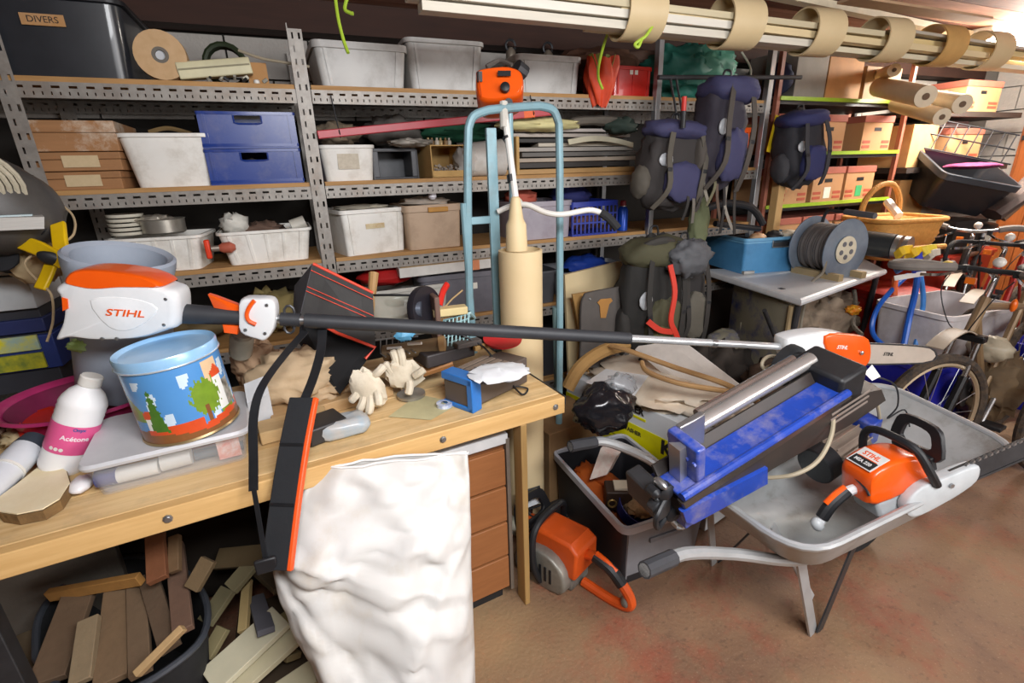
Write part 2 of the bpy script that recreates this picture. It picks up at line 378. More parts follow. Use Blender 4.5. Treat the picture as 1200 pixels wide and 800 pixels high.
def between(a, b, py0, py1, y, z):    # helper: px range -> centre x and width at plane y
    p = aty(a, py1, y); q = aty(b, py1, y); return (p.x+q.x)/2, q.x-p.x
Z1, Z2, Z3, Z4 = ZS[0], ZS[1], ZS[2], ZS[3]
m_wp = mt('#efede7', .5, col2='#dcd7cb', sc=6, dirt='#8d7a62', dsc=6, damt=.3)
m_gp = mt('#c9c8c4', .45, col2='#b2b2b0', sc=5, dirt='#7d7468', dsc=5, damt=.35)
m_tan = mt('#c0a68c', .55, col2='#a88e74', sc=5, dirt='#6d5744', damt=.3)
m_lil = mt('#aaa3ac', .5, col2='#8f8894', dirt='#7c6a6a', damt=.3)
m_blu = mt('#1f3d8e', .3, col2='#182f74', sc=4, dirt='#b0a8a0', dsc=9, damt=.12)
m_card = mt('#b98a58', .8, col2='#a0733f', sc=4, dirt='#d8ccb8', dsc=4, damt=.2)
# ---- top shelf
th = T('storage_box', 'large dark grey plastic box with DIVERS label, top shelf far left', 'box', FZ((-.80, 2.84, Z1), 0))
P(th, 'body', B().loft([rrect(.56, .44, .05, 0), rrect(.60, .48, .05, .255)]), mt('#2a2c31', .35, col2='#1d1f23', coat=.2), bev=.003)
P(th, 'lid', B().loft([rrect(.63, .50, .055, .255), rrect(.63, .50, .055, .272), rrect(.56, .44, .05, .285)]), mt('#1c1d21', .4), bev=.002)
P(th, 'label_card', B().box((.055, -.243, .185), (.13, .002, .038)), m_card)
P(th, 'lettering', text_b('DIVERS', .03, FR((.055, -.2445, .185), (1, 0, 0), (0, -1, 0))), m_ink)
th = T('veneer_roll', 'round roll of pale edging tape beside the dark grey box', 'roll', FR((-.405, 2.66, Z1+.094), (1, 0, 0), (0, -1, .05)))
b = B().lathe([(.03, .03), (.03, -.03), (.092, -.03), (.094, 0), (.092, .03), (.03, .03)], 28, cap=False); P(th, 'tape', b, mt('#c9a67c', .6, col2='#b4905f', sc=30))
P(th, 'core', B().lathe([(.03, -.028), (.03, .031), (.018, .031), (.018, -.028)], 20, cap=False), mt('#6b655c', .6)); P(th, 'hub', B().lathe([(.018, -.02), (.018, .02)], 16), mt('#c9ccd0', .4))
th = T('caulk_tube', 'ivory grooved plastic moulding lying on the top shelf', 'plastic part', FR((-.22, 2.66, Z1+.06), (1, .05, .13), (0, 0, 1)))
P(th, 'body', B().loft([[(x, -.03, -.035), (x, .03, -.035), (x, .035, .01), (x, .015, .032), (x, -.025, .03), (x, -.035, 0)] for x in (-.14, -.12, .12, .14)]), mt('#d4cda8', .5), bev=.004)
P(th, 'groove_strip', B().box((0, -.036, 0), (.27, .004, .006)), mt('#8b8468', .6))
th = T('cable_clip_set', 'small tangle of clips and bolts by the ivory moulding', 'clips', (-.16, 2.625, Z1))
random.seed(5)
for i in range(9):
    p = V((random.uniform(-.09, .12), random.uniform(-.01, .02), random.uniform(.006, .02)))
    P(th, 'clip', B().rod(p, p+V((random.uniform(-.02, .02), random.uniform(-.02, .02), .012)), random.uniform(.005, .009), n=8), [mt('#d8d4c4', .5), m_dsteel, mt('#9d9a8e', .5)][i % 3])
S('coiled_hose', 'dark green coiled hose behind the edging roll', 'hose', B().tube([V((-.19+.085*math.cos(a), 2.86+a*.004, Z1+.11+.085*math.sin(a))) for a in [i*.35 for i in range(54)]], .012, 6), mt('#28331c', .6))
S('bent_pipe', 'thin pale bent pipe on the top shelf beside the slotted upright', 'pipe', B().tube(spl([(-.12, 2.7, Z1+.14), (-.03, 2.68, Z1+.11), (.06, 2.66, Z1+.095), (.16, 2.7, Z1+.09)]), .006, 8), mt('#a99e88', .5))
S('cardboard_flat', 'brown flat piece leaning beneath the bent pipe', 'board', B().bb(-.10, -.02, 2.72, 2.75, Z1, Z1+.10), m_card)
S('bottle_top', 'small white cap at the edge of the top shelf', 'cap', B().lathe([(.012, 0), (.012, .012), (.008, .016)], 12, FZ((-.068, 2.622, Z1))), m_white)
crate('storage_crate', 'pale grey ribbed crate on the top shelf, first right of the upright', FZ((.385, 2.83, Z1), 2), .42, .42, .185, m_gp, tp=.9, ribs=2, rim=(.007, .03))
crate('storage_crate', 'tall smooth pale crate on the top shelf, left of the orange engine', FZ((.80, 2.85, Z1), 0), .39, .42, .225, m_gp, tp=.9, ribs=2, rim=(.01, .02))
crate('storage_crate', 'pale grey crate on the top shelf, right of the orange engine', FZ((1.37, 2.83, Z1), 0), .38, .40, .185, m_gp, tp=.93, ribs=2, rim=(.008, .03))
for i, x in enumerate((1.28, 1.52)):
    th = T('metal_fitting', ['dull metal fitting sticking up from the grey crate, left one', 'dull metal fitting sticking up from the grey crate, right one'][i], 'fitting', FZ((x, 2.95, Z1+.19)))
    P(th, 'shank', B().lathe([(.022, -.17), (.02, 0), (.03, .03), (.028, .07), (.012, .09)], 12), mt('#8f8476', .5, .5)); P(th, 'ring', B().tube([V((.03*math.cos(a*.6), 0, .1+.03*math.sin(a*.6))) for a in range(11)], .007, 6), m_dsteel)
S('wire_loop', 'thin wire loop on the ribbed grey crate', 'wire', B().tube(spl([(.42, 2.8, Z1+.17), (.46, 2.8, Z1+.21), (.53, 2.8, Z1+.215), (.58, 2.8, Z1+.17)]), .004, 6), mt('#857968', .5))
m_red = mt('#c8261c', .35, col2='#a81c14', coat=.3)
th = crate('red_crate', 'glossy red plastic crate at the right end of the top shelf', FZ((1.90, 2.80, Z1), 0), .27, .36, .155, m_red, tp=.97, ribs=3, rim=(.006, .02), tag=(m_paper, .055, .035, .13))
S('canvas_cover', 'brown canvas bundle lying across the red crate', 'bundle', B().blob((1.80, 2.86, Z1+.215), (.52, .34, .14), .3, 3, 4), mt('#6a4a38', .85, col2='#4a3226'))
bg_ = T('orange_bag', 'orange bag drooping over the shelf edge beside the red crate', 'bag', (1.66, 2.60, Z1-.06))
def droop(u, v):
    a = 2*PI*u; r = (.075+.03*math.sin(v*PI))*(1-.55*(1-v))*(1+.22*math.sin(5*a+v*4)+.1*math.sin(9*a))
    return V((r*math.cos(a)*1.05, -.012+r*math.sin(a)*.75, v*.24-.01*math.sin(3*a)))
P(bg_, 'cloth', B().grid(droop, 40, 12), mt('#e04a20', .6, col2='#b8341a'), ang=70)
for k in range(9):
    a = k*.7; P(bg_, 'leaf_flap', B().strap(spl([(.02*math.cos(a), -.02+.02*math.sin(a), .06), (.05*math.cos(a), -.03+.02*math.sin(a), .16), (.09*math.cos(a), .02*math.sin(a)-.03, .25)]), .03, .003, (-math.sin(a), math.cos(a), 0)), mt('#8f9c4c', .6, col2='#6f7f38'))
tg = T('green_tarp', 'teal green tarpaulin bundle above the blue rucksack', 'tarpaulin', (2.42, 2.78, Z1))
P(tg, 'cloth', B().blob((0, 0, .15), (.62, .40, .31), .28, 4, 2, 40, 24, sq=.8), mt('#2d7768', .6, col2='#1d5448', sc=5), ang=80)
P(tg, 'light_fold', B().blob((.07, -.12, .18), (.36, .2, .24), .3, 5, 7, 30, 20), mt('#5fa48c', .6, col2='#3e8472'), ang=80)
P(tg, 'red_flap', B().blob((.14, 0, .315), (.24, .2, .05), .3, 3, 5), mt('#a82a24', .6))
P(tg, 'cord', B().tube(spl([(.24, -.2, .26), (.29, -.24, .16), (.27, -.25, .06), (.31, -.24, .02)]), .006, 6), mt('#c8c6b4', .6))
for i, (nm, lb, x, z, dx, dz, c) in enumerate([('dark_bundle', 'dark cloth bundle right of the green tarpaulin', 2.80, .1, .2, .2, '#3a3a3a'), ('pink_bundle', 'small crimson bundle in the corner by the chrome post', 2.86, .07, .12, .12, '#a03050'), ('brown_blanket', 'brown folded blanket under the ceiling above the green tarpaulin', 2.2, .25, .5, .12, '#5c4438')]):
    S(nm, lb, 'bundle', B().blob((x, 2.84 if i < 2 else 2.95, Z1+z), (dx, .3, dz), .3, 4, i+11), mt(c, .85), ang=80)
# ---- second shelf, left bay
for k, (z, w) in enumerate(((0, .275), (.073, .285), (.147, .30))):
    th = T('brown_box', ['low brown wooden box, lowest of the stack of three', 'brown wooden box with paper label, middle of the stack', 'brown wooden box with paint stains, topmost of the stack'][k], 'box', FZ((-.775+.005*k-(.012 if k == 2 else 0), 2.80, Z2+z), 1.5*k-2), 'brown boxes stacked on the second shelf')
    h = .071 if k < 1 else .072
    if k == 2: h = .115
    mw = mt('#a3754c', .75, col2='#86603c', sc=5, stretch=WOODX, dirt='#e4dccb' if k == 2 else '#6b4a30', dsc=6, damt=.7 if k == 2 else .3)
    P(th, 'body', B().bb(-w/2, w/2, -.18, .18, 0, h*.6), mw, bev=.003, smooth=False)
    P(th, 'lid', B().bb(-w/2-.003, w/2+.003, -.183, .183, h*.6+.001, h-.001), mw, bev=.003, smooth=False)
    if k < 2: P(th, 'label_card', B().box((.01, -.1845, h*.5), (.12, .002, h*.62)), mt('#cdb791', .8, col2='#bba57e', sc=40))
crate('white_bin', 'white plastic bin on the second shelf beside the brown boxes', FZ((-.455, 2.79, Z2), 0), .35, .33, .215, m_wp, tp=.84, r=.045, ribs=0, rim=(.008, .016))
S('straw_twig', 'dry straw bundle behind the white bin rim', 'straw', B().tube(spl([(-.55, 2.85, Z2+.235), (-.47, 2.83, Z2+.25), (-.38, 2.8, Z2+.225)]), .01, 6), mt('#8a7048', .8))
for k in range(2):
    th = T('blue_crate', ['blue stacking crate, lower of the pair on the second shelf', 'blue stacking crate, upper of the pair on the second shelf'][k], 'crate', FZ((-.135, 2.80, Z2+.152*k), 1), 'blue stacking crates')
    w, d, h = .385, .34, .15
    b = B(); b.bb(-w/2, w/2, -d/2, -d/2+.006, 0, h*.68); b.bb(-w/2, -.055, -d/2, -d/2+.006, h*.68, h); b.bb(.055, w/2, -d/2, -d/2+.006, h*.68, h); b.bb(-.055, .055, -d/2, -d/2+.006, h*.9, h)
    b.bb(-w/2, w/2, d/2-.006, d/2, 0, h); b.bb(-w/2, -w/2+.006, -d/2+.006, d/2-.006, 0, h); b.bb(w/2-.006, w/2, -d/2+.006, d/2-.006, 0, h); b.bb(-w/2+.006, w/2-.006, -d/2+.006, d/2-.006, 0, .006)
    P(th, 'body', b, m_blu, smooth=False)
    P(th, 'rim', rim_b(w, d, h, .005, .012, .008), m_blu)
    P(th, 'rim', rim_b(w, d, .02, .003, .012, .008), m_blu)
    for x in (-.17, .17): P(th, 'rib', B().bb(x-.006, x+.006, -d/2-.005, -d/2, .02, h-.012), m_blu)
    P(th, 'hand_hole_lip', B().tube([(-.055, -d/2-.002, h*.9), (-.055, -d/2-.002, h*.70), (-.04, -d/2-.002, h*.67), (.04, -d/2-.002, h*.67), (.055, -d/2-.002, h*.70), (.055, -d/2-.002, h*.9)], .004, 6), m_blu)
    P(th, 'contents', B().blob((0, 0, .06), (.33, .28, .1), .4, 6, k+3), mt('#4a4038', .8, col2='#8a8478', sc=30), kind='stuff')
crate('white_bin', 'small white bin with embossed panel, second shelf right of the upright', FZ((.275, 2.80, Z2), 0), .255, .3, .165, m_wp, tp=.88, rim=(.006, .016), tag=(mt('#cfc6b4', .7, col2='#a99b84', sc=60), .1, .07, .09))
th = T('grey_tray', 'dark grey open tray lying on its side next to the small white bin', 'tray', FZ((.52, 2.76, Z2), 0))
b = B(); w, h = .23, .14; b.bb(-w/2, w/2, -.01, .2, 0, .01); b.bb(-w/2, -w/2+.03, -.01, .2, .01, h); b.bb(w/2-.03, w/2, -.01, .2, .01, h); b.bb(-w/2, w/2, -.01, .2, h, h+.012); b.bb(-w/2, w/2, .2, .21, 0, h)
P(th, 'body', b, mt('#55565a', .5, col2='#3c3d40'), bev=.004, smooth=False); P(th, 'lip', B().tube([(-w/2, -.012, .0), (-w/2, -.012, h), (w/2, -.012, h), (w/2, -.012, 0)], .005, 6), mt('#6c6d70', .5))
th = T('cardboard_bin', 'open front yellowish cardboard bin full of small fittings', 'bin', FZ((.765, 2.75, Z2), 4))
b = B(); w, d, h = .19, .24, .155; b.bb(-w/2, w/2, -d/2, d/2, 0, .005); b.bb(-w/2, -w/2+.005, -d/2, d/2, 0, h); b.bb(w/2-.005, w/2, -d/2, d/2, 0, h); b.bb(-w/2, w/2, d/2-.005, d/2, 0, h); b.bb(-w/2, w/2, -d/2, -d/2+.005, 0, .035); b.bb(-w/2, w/2, -d/2, d/2, h, h+.005)
P(th, 'body', b, mt('#bf9c62', .8, col2='#a58249'), smooth=False)
random.seed(9)
b = B()
for i in range(60):
    p = V((random.uniform(-.07, .07), random.uniform(-.1, -.02), .01+random.uniform(0, .05))); q = p+V((random.uniform(-.015, .015), random.uniform(-.012, .012), random.uniform(.002, .012))); b.rod(p, q, .005, n=6)
P(th, 'fittings', b, mt('#b9aea2', .5, .3, col2='#6a5f58', sc=80), kind='stuff')
for i in range(6): P(th, 'bottle_stub', B().lathe([(.012, h+.005), (.012, h+.03), (.006, h+.036), (.006, h+.045)], 10, FZ((-.07+i*.024, -.02+.01*(i % 2), 0))), mt(['#b8a070', '#8a6a40', '#c8c0b0'][i % 3], .5))
wbk = T('white_bucket', 'white plastic bucket lying behind the hand truck', 'bucket', FR((.99, 2.72, Z2+.09), (1, 0, .04), (0, 0, 1)))
P(wbk, 'body', B().loft([[ (x, r*math.cos(2*PI*i/24), r*math.sin(2*PI*i/24)) for i in range(24)] for x, r in ((-.12, .086), (.11, .096), (.115, .099))]), mt('#e0ddd6', .5, dirt='#a89070', damt=.3)); P(wbk, 'bag_film', B().blob((-.1, -.02, .0), (.14, .17, .17), .35, 4, 6), mt('#d6d3ce', .4, alpha=.75), ang=80)
S('yellow_roll', 'narrow ochre board standing by the white bucket', 'board', B().box((1.165, 2.68, Z2+.1), (.02, .12, .2)), mt('#c9a263', .7), bev=.006)
random.seed(21)
for i, (x, y, z, dx, dy, dz, c, lb) in enumerate([(.26, 2.95, .23, .24, .3, .12, '#93826c', 'crumpled tan cloth behind the small white bin'), (.56, 2.95, .24, .3, .3, .16, '#6a6560', 'grey crumpled bag behind the dark tray'), (.60, 2.70, .175, .22, .16, .04, '#a59e94', 'grey folded rag lying on the dark tray'), (.92, 2.98, .24, .46, .28, .12, '#1f5a40', 'dark green netting bundle behind the red bar'), (1.30, 2.95, .24, .26, .3, .1, '#7f8878', 'pale green pouch under the top shelf')]):
    S('cloth_bundle', lb, 'cloth', B().blob((x, y, Z2+z), (dx, dy, dz), .35, 4, i+2, 28, 16), mt(c, .85, bump=.2), ang=80)
rb = T('red_bar', 'long flat red metal bar laid slantwise in front of the shelf', 'bar', FR((.88, 2.57, (aty(375, 158, 2.57).z+aty(648, 131, 2.57).z)/2), aty(648, 131, 2.57)-aty(375, 158, 2.57), (0, 0, 1)))
L_ = (aty(648, 131, 2.57)-aty(372, 158, 2.57)).length; cxx = ((aty(648, 131, 2.57)+aty(372, 158, 2.57))/2).x; rb.o.location.x = cxx; rb.M.translation.x = cxx
for x in (-L_*.42, L_*.40): P(rb, 'hanging_wire', B().tube([V((x, .0, -.022)), V((x, -.016, 0)), V((x, -.0, .03)), V((x, .01, .09 if x > 0 else .16))], .003, 5), m_dsteel)
P(rb, 'bar', B().box((0, 0, 0), (L_, .022, .036)), mt('#b8323e', .4, col2='#9c2832'), bev=.004); P(rb, 'orange_band', B().box((L_*.38, 0, 0), (.065, .0235, .0375)), mt('#f0682a', .5), bev=.003)
# boards and poles stored flat in the middle bay
random.seed(31)
flat = [(1.16, .0, '#b9925c', 1.05, .028, .1), (1.22, .034, '#3a3633', .8, .03, .12), (1.20, .066, '#b3a594', .92, .022, .1), (1.27, .094, '#6b6864', .8, .024, .12), (1.20, .122, '#a7a29b', .84, .022, .14), (1.30, .150, '#c9bfae', .6, .02, .12), (1.18, .172, '#35322f', .85, .022, .1), (1.22, .200, '#b6aca2', .82, .02, .1), (1.24, .226, '#c0b8b2', .8, .018, .12)]
for i, (x, z, c, L, h, d) in enumerate(flat):
    S('plank', 'flat stored length in the stack behind the hand truck, number %s from the bottom'.replace('number %s', ['the one at the very', 'the black one next', 'the pale one third', 'the grey one fourth', 'the ash one fifth', 'the cream one sixth', 'the dark one seventh', 'the light one eighth', 'the one ninth'][i]) if False else ['tan batten at the very bottom of the flat stack', 'charcoal batten just above the tan one in the flat stack', 'wide greyish beige batten low in the flat stack', 'mid grey batten in the middle of the flat stack', 'ash grey batten above the mid grey one in the flat stack', 'short cream batten in the upper half of the flat stack', 'blackish batten under the two topmost light ones', 'light warm grey batten, second from the top of the flat stack', 'palest batten lying topmost in the flat stack'][i], 'batten', B().box((x+.35, 2.78+random.uniform(-.04, .04), Z2+z+h/2+.001), (L, d, h), rz=R(random.uniform(-2, 2))), mt(c, .6, col2=None, stretch=WOODX), 'battens stored flat in the middle bay', bev=.003)
S('cream_pouch', 'cream coloured flattened bag on the flat stack behind the truck rail', 'bag', B().blob((1.32, 2.68, Z2+.262), (.50, .16, .07), .3, 4, 3, 30, 14), mt('#ddd49c', .7, col2='#c8bf88'), ang=80)
S('folded_umbrella', 'grey brown folded umbrella lying on the pile', 'umbrella', B().tube(spl([(1.45, 2.70, Z2+.26), (1.6, 2.69, Z2+.285), (1.78, 2.68, Z2+.285), (1.92, 2.68, Z2+.27)]), [.006]*4+[.026]*6+[.03]*6+[.02]*3, 10, flat=1.3), mt('#6e665c', .7, col2='#39362f', sc=8))
S('cloth_hood', 'dark green crumpled hood at the right of the pile', 'cloth', B().blob((1.86, 2.66, Z2+.255), (.2, .14, .09), .4, 5, 8), mt('#2d3c34', .8), ang=80)
S('white_strip', 'thin off-white curved strip lying on the flat stack', 'strip', B().strap(spl([(1.5, 2.66, Z2+.17), (1.65, 2.655, Z2+.188), (1.8, 2.66, Z2+.18), (1.95, 2.66, Z2+.15)]), .03, .006, (0, .3, 1)), mt('#cfc8ae', .6))
# ---- third shelf
wb2 = crate('white_bin', 'long white open bin on the third shelf, left bay', FZ((-.15, 2.80, Z3), 1), .40, .34, .155, m_wp, tp=.86, r=.035, ribs=5, rim=(.008, .014))
wb3 = crate('white_bin', 'white bin with a red tap beside the grey pipe, third shelf', FZ((-.58, 2.78, Z3), -6), .36, .3, .155, m_wp, tp=.86, ribs=5, rim=(.008, .014))
th = T('red_tap', 'red handled tap hooked on the white bin', 'tap', FR((-.39, 2.60, Z3+.09), (1, 0, 0), (0, 0, 1)))
P(th, 'handle', B().box((0, 0, 0), (.022, .03, .085)), mt('#e8401c', .4), bev=.006); P(th, 'neck', B().rod((.011, 0, 0), (.05, .01, 0), .014), mt('#8c8074', .5, .5)); P(th, 'body', B().lathe([(.012, -.02), (.024, 0), (.026, .03), (.012, .05)], 12, FR((.06, .01, 0), (0, 0, 1), (1, 0, 0))), mt('#b8604a', .5))
th = T('plate_stack', 'stack of pale ribbed plastic dishes above the white bin', 'dishes', (-.70, 2.74, Z3+.162))
for k in range(5): P(th, 'dish', B().lathe([(.03, k*.019), (.066, k*.019+.003), (.070, k*.019+.013), (.070, k*.019+.016), (.062, k*.019+.016), (.03, k*.019+.006)], 24), mt('#d6d0c0', .5, col2='#b8b09c'))
th = T('saucepan', 'dull aluminium pan with crumpled foil standing on the white bin', 'pan', (-.56, 2.72, Z3+.162))
P(th, 'body', B().lathe([(.075, 0), (.085, .008), (.087, .062), (.092, .066), (.083, .064), (.081, .012), (.02, .008)], 28), mt('#b4afa6', .35, .7, col2='#8b8578')); P(th, 'foil', B().blob((-.03, 0, .06), (.14, .12, .05), .4, 5, 4), mt('#c8c0b2', .3, .6), ang=80)
S('rag', 'white crumpled rag sticking out of the long white bin', 'cloth', B().blob((-.28, 2.78, Z3+.175), (.12, .14, .11), .4, 4, 5), mt('#d8d4ca', .8), ang=80)
S('pipe_cap', 'pale cylinder lying in the long white bin', 'pipe', B().lathe([(.035, 0), (.035, .07), (.026, .07), (.026, .01)], 16, FR((-.03, 2.76, Z3+.15), (0, -1, .2), (1, 0, .3))), mt('#cfcabd', .5))  # pipe cap, closed at one end
S('dark_lump', 'brown bark like lumps heaped in the long white bin', 'scrap', B().blob((-.16, 2.82, Z3+.14), (.2, .2, .08), .5, 6, 15), mt('#6a5346', .85), ang=80)
crate('white_box', 'white lidless box turned cornerwise, third shelf right of the upright', FZ((.325, 2.80, Z3), 14), .335, .33, .225, m_wp, tp=.93, r=.02, ribs=2, rim=(.008, .02), tag=(mt('#d8c9a4', .7, dirt='#b88a50', damt=.6, dsc=20), .1, .025, .14))
S('paper_sheet', 'crumpled translucent sheet lying on the white box', 'paper', B().blob((.325, 2.8, Z3+.225), (.28, .26, .03), .4, 5, 6), mt('#c9c1ae', .6), ang=80)
th = crate('tan_crate', 'beige crate with yellowed handle on the third shelf', FZ((.665, 2.80, Z3), 3), .305, .34, .23, m_tan, tp=.94, r=.02, rim=(.008, .035))
P(th, 'handle', B().box((.02, -.182, .205), (.11, .012, .025)), mt('#c08a3a', .6), bev=.003)
S('crumpled_wrap', 'white plastic wrap bulging out of the beige crate', 'plastic', B().blob((.66, 2.78, Z3+.235), (.27, .24, .06), .4, 5, 9), mt('#d7cabb', .6, col2='#b7a695'), ang=80)
S('white_knob', 'white bulbous cap on top of the beige crate', 'cap', B().lathe([(.012, 0), (.022, .012), (.02, .03), (.01, .038)], 12, FZ((.68, 2.66, Z3+.255))), mt('#eeeaf2', .4))  # bulbous white knob, not a loose ball
crate('lilac_crate', 'lilac grey crate behind the right rail of the hand truck', FZ((1.33, 2.81, Z3), 0), .37, .36, .215, m_lil, tp=.94, rim=(.008, .03))
S('pink_cloth', 'salmon pink cloth lump in the lilac grey crate', 'cloth', B().blob((1.25, 2.80, Z3+.23), (.2, .2, .10), .35, 4, 13), mt('#b85a48', .8), ang=80)
th = T('blue_basket', 'blue slotted plastic basket beside the blue spray can', 'basket', FZ((1.67, 2.79, Z3)))
w, d, h = .32, .34, .20; mb = mt('#2a3ca0', .45)
P(th, 'rim', rim_b(w, d, h, .004, .03, .01), mb); P(th, 'base', B().bb(-w/2, w/2, -d/2, d/2, 0, .012), mb)
for i in range(12):
    x = -w/2+.004+i*(w-.008)/11; P(th, 'slat', B().bb(x-.0045, x+.0045, -d/2, -d/2+.004, .01, h-.028), mb)
for i in range(7):
    y = -d/2+.01+i*(d-.02)/6; P(th, 'slat', B().bb(-w/2, -w/2+.004, y-.006, y+.006, .01, h-.028), mb)
for z in (.07, .12): P(th, 'cross_strip', B().bb(-w/2, w/2, -d/2-.002, -d/2+.002, z, z+.01), mb)
P(th, 'contents', B().blob((0, .02, .1), (.28, .28, .17), .3, 5, 20), mt('#8a5a50', .8, col2='#5c6478', sc=12), kind='stuff')
S('navy_cloth', 'navy cloth draped over the blue basket', 'cloth', B().blob((1.62, 2.84, Z3+.225), (.26, .24, .13), .3, 4, 17), mt('#2a2f6a', .8), ang=80)
th = T('spray_can', 'blue spray can with red cap standing at the shelf end', 'can', (1.925, 2.70, Z3))
P(th, 'body', B().lathe([(.030, 0), (.033, .004), (.033, .13), (.022, .15), (.020, .152)], 20), mt('#1c50c0', .3, .2)); P(th, 'collar', B().lathe([(.021, .15), (.021, .157)], 16), m_steel); P(th, 'cap', B().lathe([(.019, .157), (.018, .185), (.008, .19)], 16), mt('#a02430', .4))
# ---- lower shelf right of the tube
crate('grey_tote', 'grey tote with blue bag inside on the lowest visible shelf', FZ((1.72, 2.79, Z4), -3), .52, .34, .17, mt('#7c7b7e', .5), tp=.92, rim=(.01, .02))
S('blue_bag', 'crumpled blue plastic bag in the lower grey tote', 'bag', B().blob((1.70, 2.78, Z4+.17), (.3, .24, .13), .4, 4, 2), mt('#2444a0', .4), ang=80)
crate('grey_tote', 'dark grey tote below the third shelf left of the pale boards', FZ((1.30, 2.74, Z4), 0), .20, .26, .20, mt('#55565a', .5), tp=.92, rim=(.008, .015))
crate('grey_tote', 'large slate grey tote with a square sticker behind the truck', FZ((.88, 2.80, Z4), -2), .62, .36, .24, mt('#6a6870', .5, col2='#57555c'), tp=.95, rim=(.01, .03), tag=(m_paper, .035, .035, .16))
th = T('white_panel_box', 'long thin white box with orange tape on the slate grey tote', 'box', FR((.76, 2.66, Z4+.285), (1, 0, .01), (0, 0, 1)))
P(th, 'body', B().box((0, 0, 0), (.62, .17, .052)), mt('#dcd9d2', .6), bev=.003); P(th, 'tape', B().box((.1, 0, 0), (.07, .172, .054)), mt('#e08a5a', .5)); P(th, 'flap', B().box((.0, .0, .0275), (.6, .17, .003)), mt('#b99b70', .7))
S('red_jerrycan', 'dark red lens shaped bag under the third shelf', 'bag', B().blob((.40, 2.72, Z4+.25), (.3, .2, .10), .15, 3, 2), mt('#b01c1c', .5, col2='#8a1414'))
crate('low_tray', 'shallow white tray edge under the red bag', FZ((.50, 2.74, Z4), 2), .42, .3, .2, mt('#c9c6bd', .5), rim=(.008, .02), group=None)
for i, (x, z, dx, c, lb) in enumerate([(-.55, .07, .34, '#6a5a3c', 'dim brown sack on the lower shelf behind the tins'), (-.2, .1, .3, '#8a7a4c', 'olive wire tangle on the lower shelf behind the workbench'), (.05, .06, .2, '#4c4438', 'dark lump of rope on the lower shelf beside the upright')]):
    S('shelf_bundle', lb, 'bundle', B().blob((x, 2.78, Z4+z+.02), (dx, .3, z*2), .45, 5, i+40), mt(c, .85), ang=80)
crate('dark_box', 'dark box low under the lowest shelf by the truck foot', FZ((1.55, 2.82, ZS[4]), 0), .6, .38, .3, mt('#2d2d31', .6), rim=(.008, .02))
S('long_board', 'wooden offcut stack on the lowest shelf behind the bench', 'wood', B().bb(-.6, .9, 2.66, 3.0, ZS[4], ZS[4]+.1), mt('#7a6040', .8), bev=.004)
# ================================================================ HELPERS FOR OUTLINED TOOL HOUSINGS
def onp(M, px, py, y=0.0):               # photo pixel -> (x, z) on the plane y = const of frame M
    Mi = M.inverted(); o = Mi @ V((0, 0, CAMZ)); d = (Mi.to_3x3() @ _ray(px, py)); t = (y-o.y)/d.y
    p = o+d*t; return (p.x, p.z)
def pil(b, M, pts, y0, y1, rnd=.12, y=None, steps=3, px=True):   # pillowed slab: outline in the frame's XZ plane, thickness y0..y1
    q = [onp(M, a, c, y0 if y is None else y) for a, c in pts] if px else pts
    cx = sum(p[0] for p in q)/len(q); cz = sum(p[1] for p in q)/len(q); rings = []; h = (y1-y0)
    for k in range(2*steps+2):
        if k <= steps: u = k/steps; s = 1-rnd*(1-math.sin(u*PI/2)); yy = y0+h*.22*(1-math.cos(u*PI/2))
        else: u = (k-steps-1)/steps; s = 1-rnd*(1-math.cos(u*PI/2)); yy = y1-h*.22*(1-math.sin(u*PI/2))
        rings.append([V((cx+(p[0]-cx)*s, yy, cz+(p[1]-cz)*s)) for p in q])
    return b.loft(rings)
def smooth2(pts, n=4, closed=True):      # smooth a closed 2D outline
    N = len(pts); out = []
    for i in range(N):
        a, b_, c, d = [pts[(i+k) % N] for k in (-1, 0, 1, 2)]
        for k in range(n):
            t = k/n; out.append(tuple(0.5*((2*b_[j])+(c[j]-a[j])*t+(2*a[j]-5*b_[j]+4*c[j]-d[j])*t*t+(3*b_[j]-a[j]-3*c[j]+d[j])*t**3) for j in (0, 1)))
    return out
m_tw = mt('#dfe1e2', .35, col2='#cfd2d4', coat=.2); m_to = mt('#ee5c0e', .32, col2='#e04e06', coat=.35); m_tb = mt('#2b2d31', .55, col2='#383a3f', bump=.04)
# ---------------------------------------------------------------- battery pole pruner across the bench
A1 = att(208, 367, 1.37); HD = att(930, 407, 1.87); ax = (HD-A1).normalized()
MP = FR(A1, ax, (0, 0, 1)); LP = (HD-A1).length
pp = T('pole_pruner', 'long battery pole pruner, orange and white, lying across bench and wheelbarrow', 'pruner', MP)
body = [(72, 330), (86, 318), (120, 318), (160, 325), (188, 337), (205, 344), (209, 362), (207, 382), (196, 388), (160, 398), (110, 400), (80, 397), (66, 400), (62, 398), (70, 380), (72, 360), (66, 345), (62, 338)]
mh_ = P(pp, 'motor_housing', pil(B(), MP, smooth2(body), -.055, .055, .14), m_tw)
cov = [(72, 330), (84, 317.5), (120, 317), (165, 324), (190, 336), (165, 337), (140, 337), (108, 339), (82, 335)]
P(pp, 'top_cover', pil(B(), MP, smooth2(cov, 3), -.058, .058, .1), m_to)
P(pp, 'battery_latch', pil(B(), MP, [(72, 348), (79, 350), (80, 362), (73, 365)], -.058, .05, .1), m_to)
P(pp, 'housing_panel', pil(B(), MP, smooth2([(105, 352), (150, 349), (185, 362), (158, 385), (128, 384)], 3), -.0575, -.045, .05), mt('#e9ebec', .3))
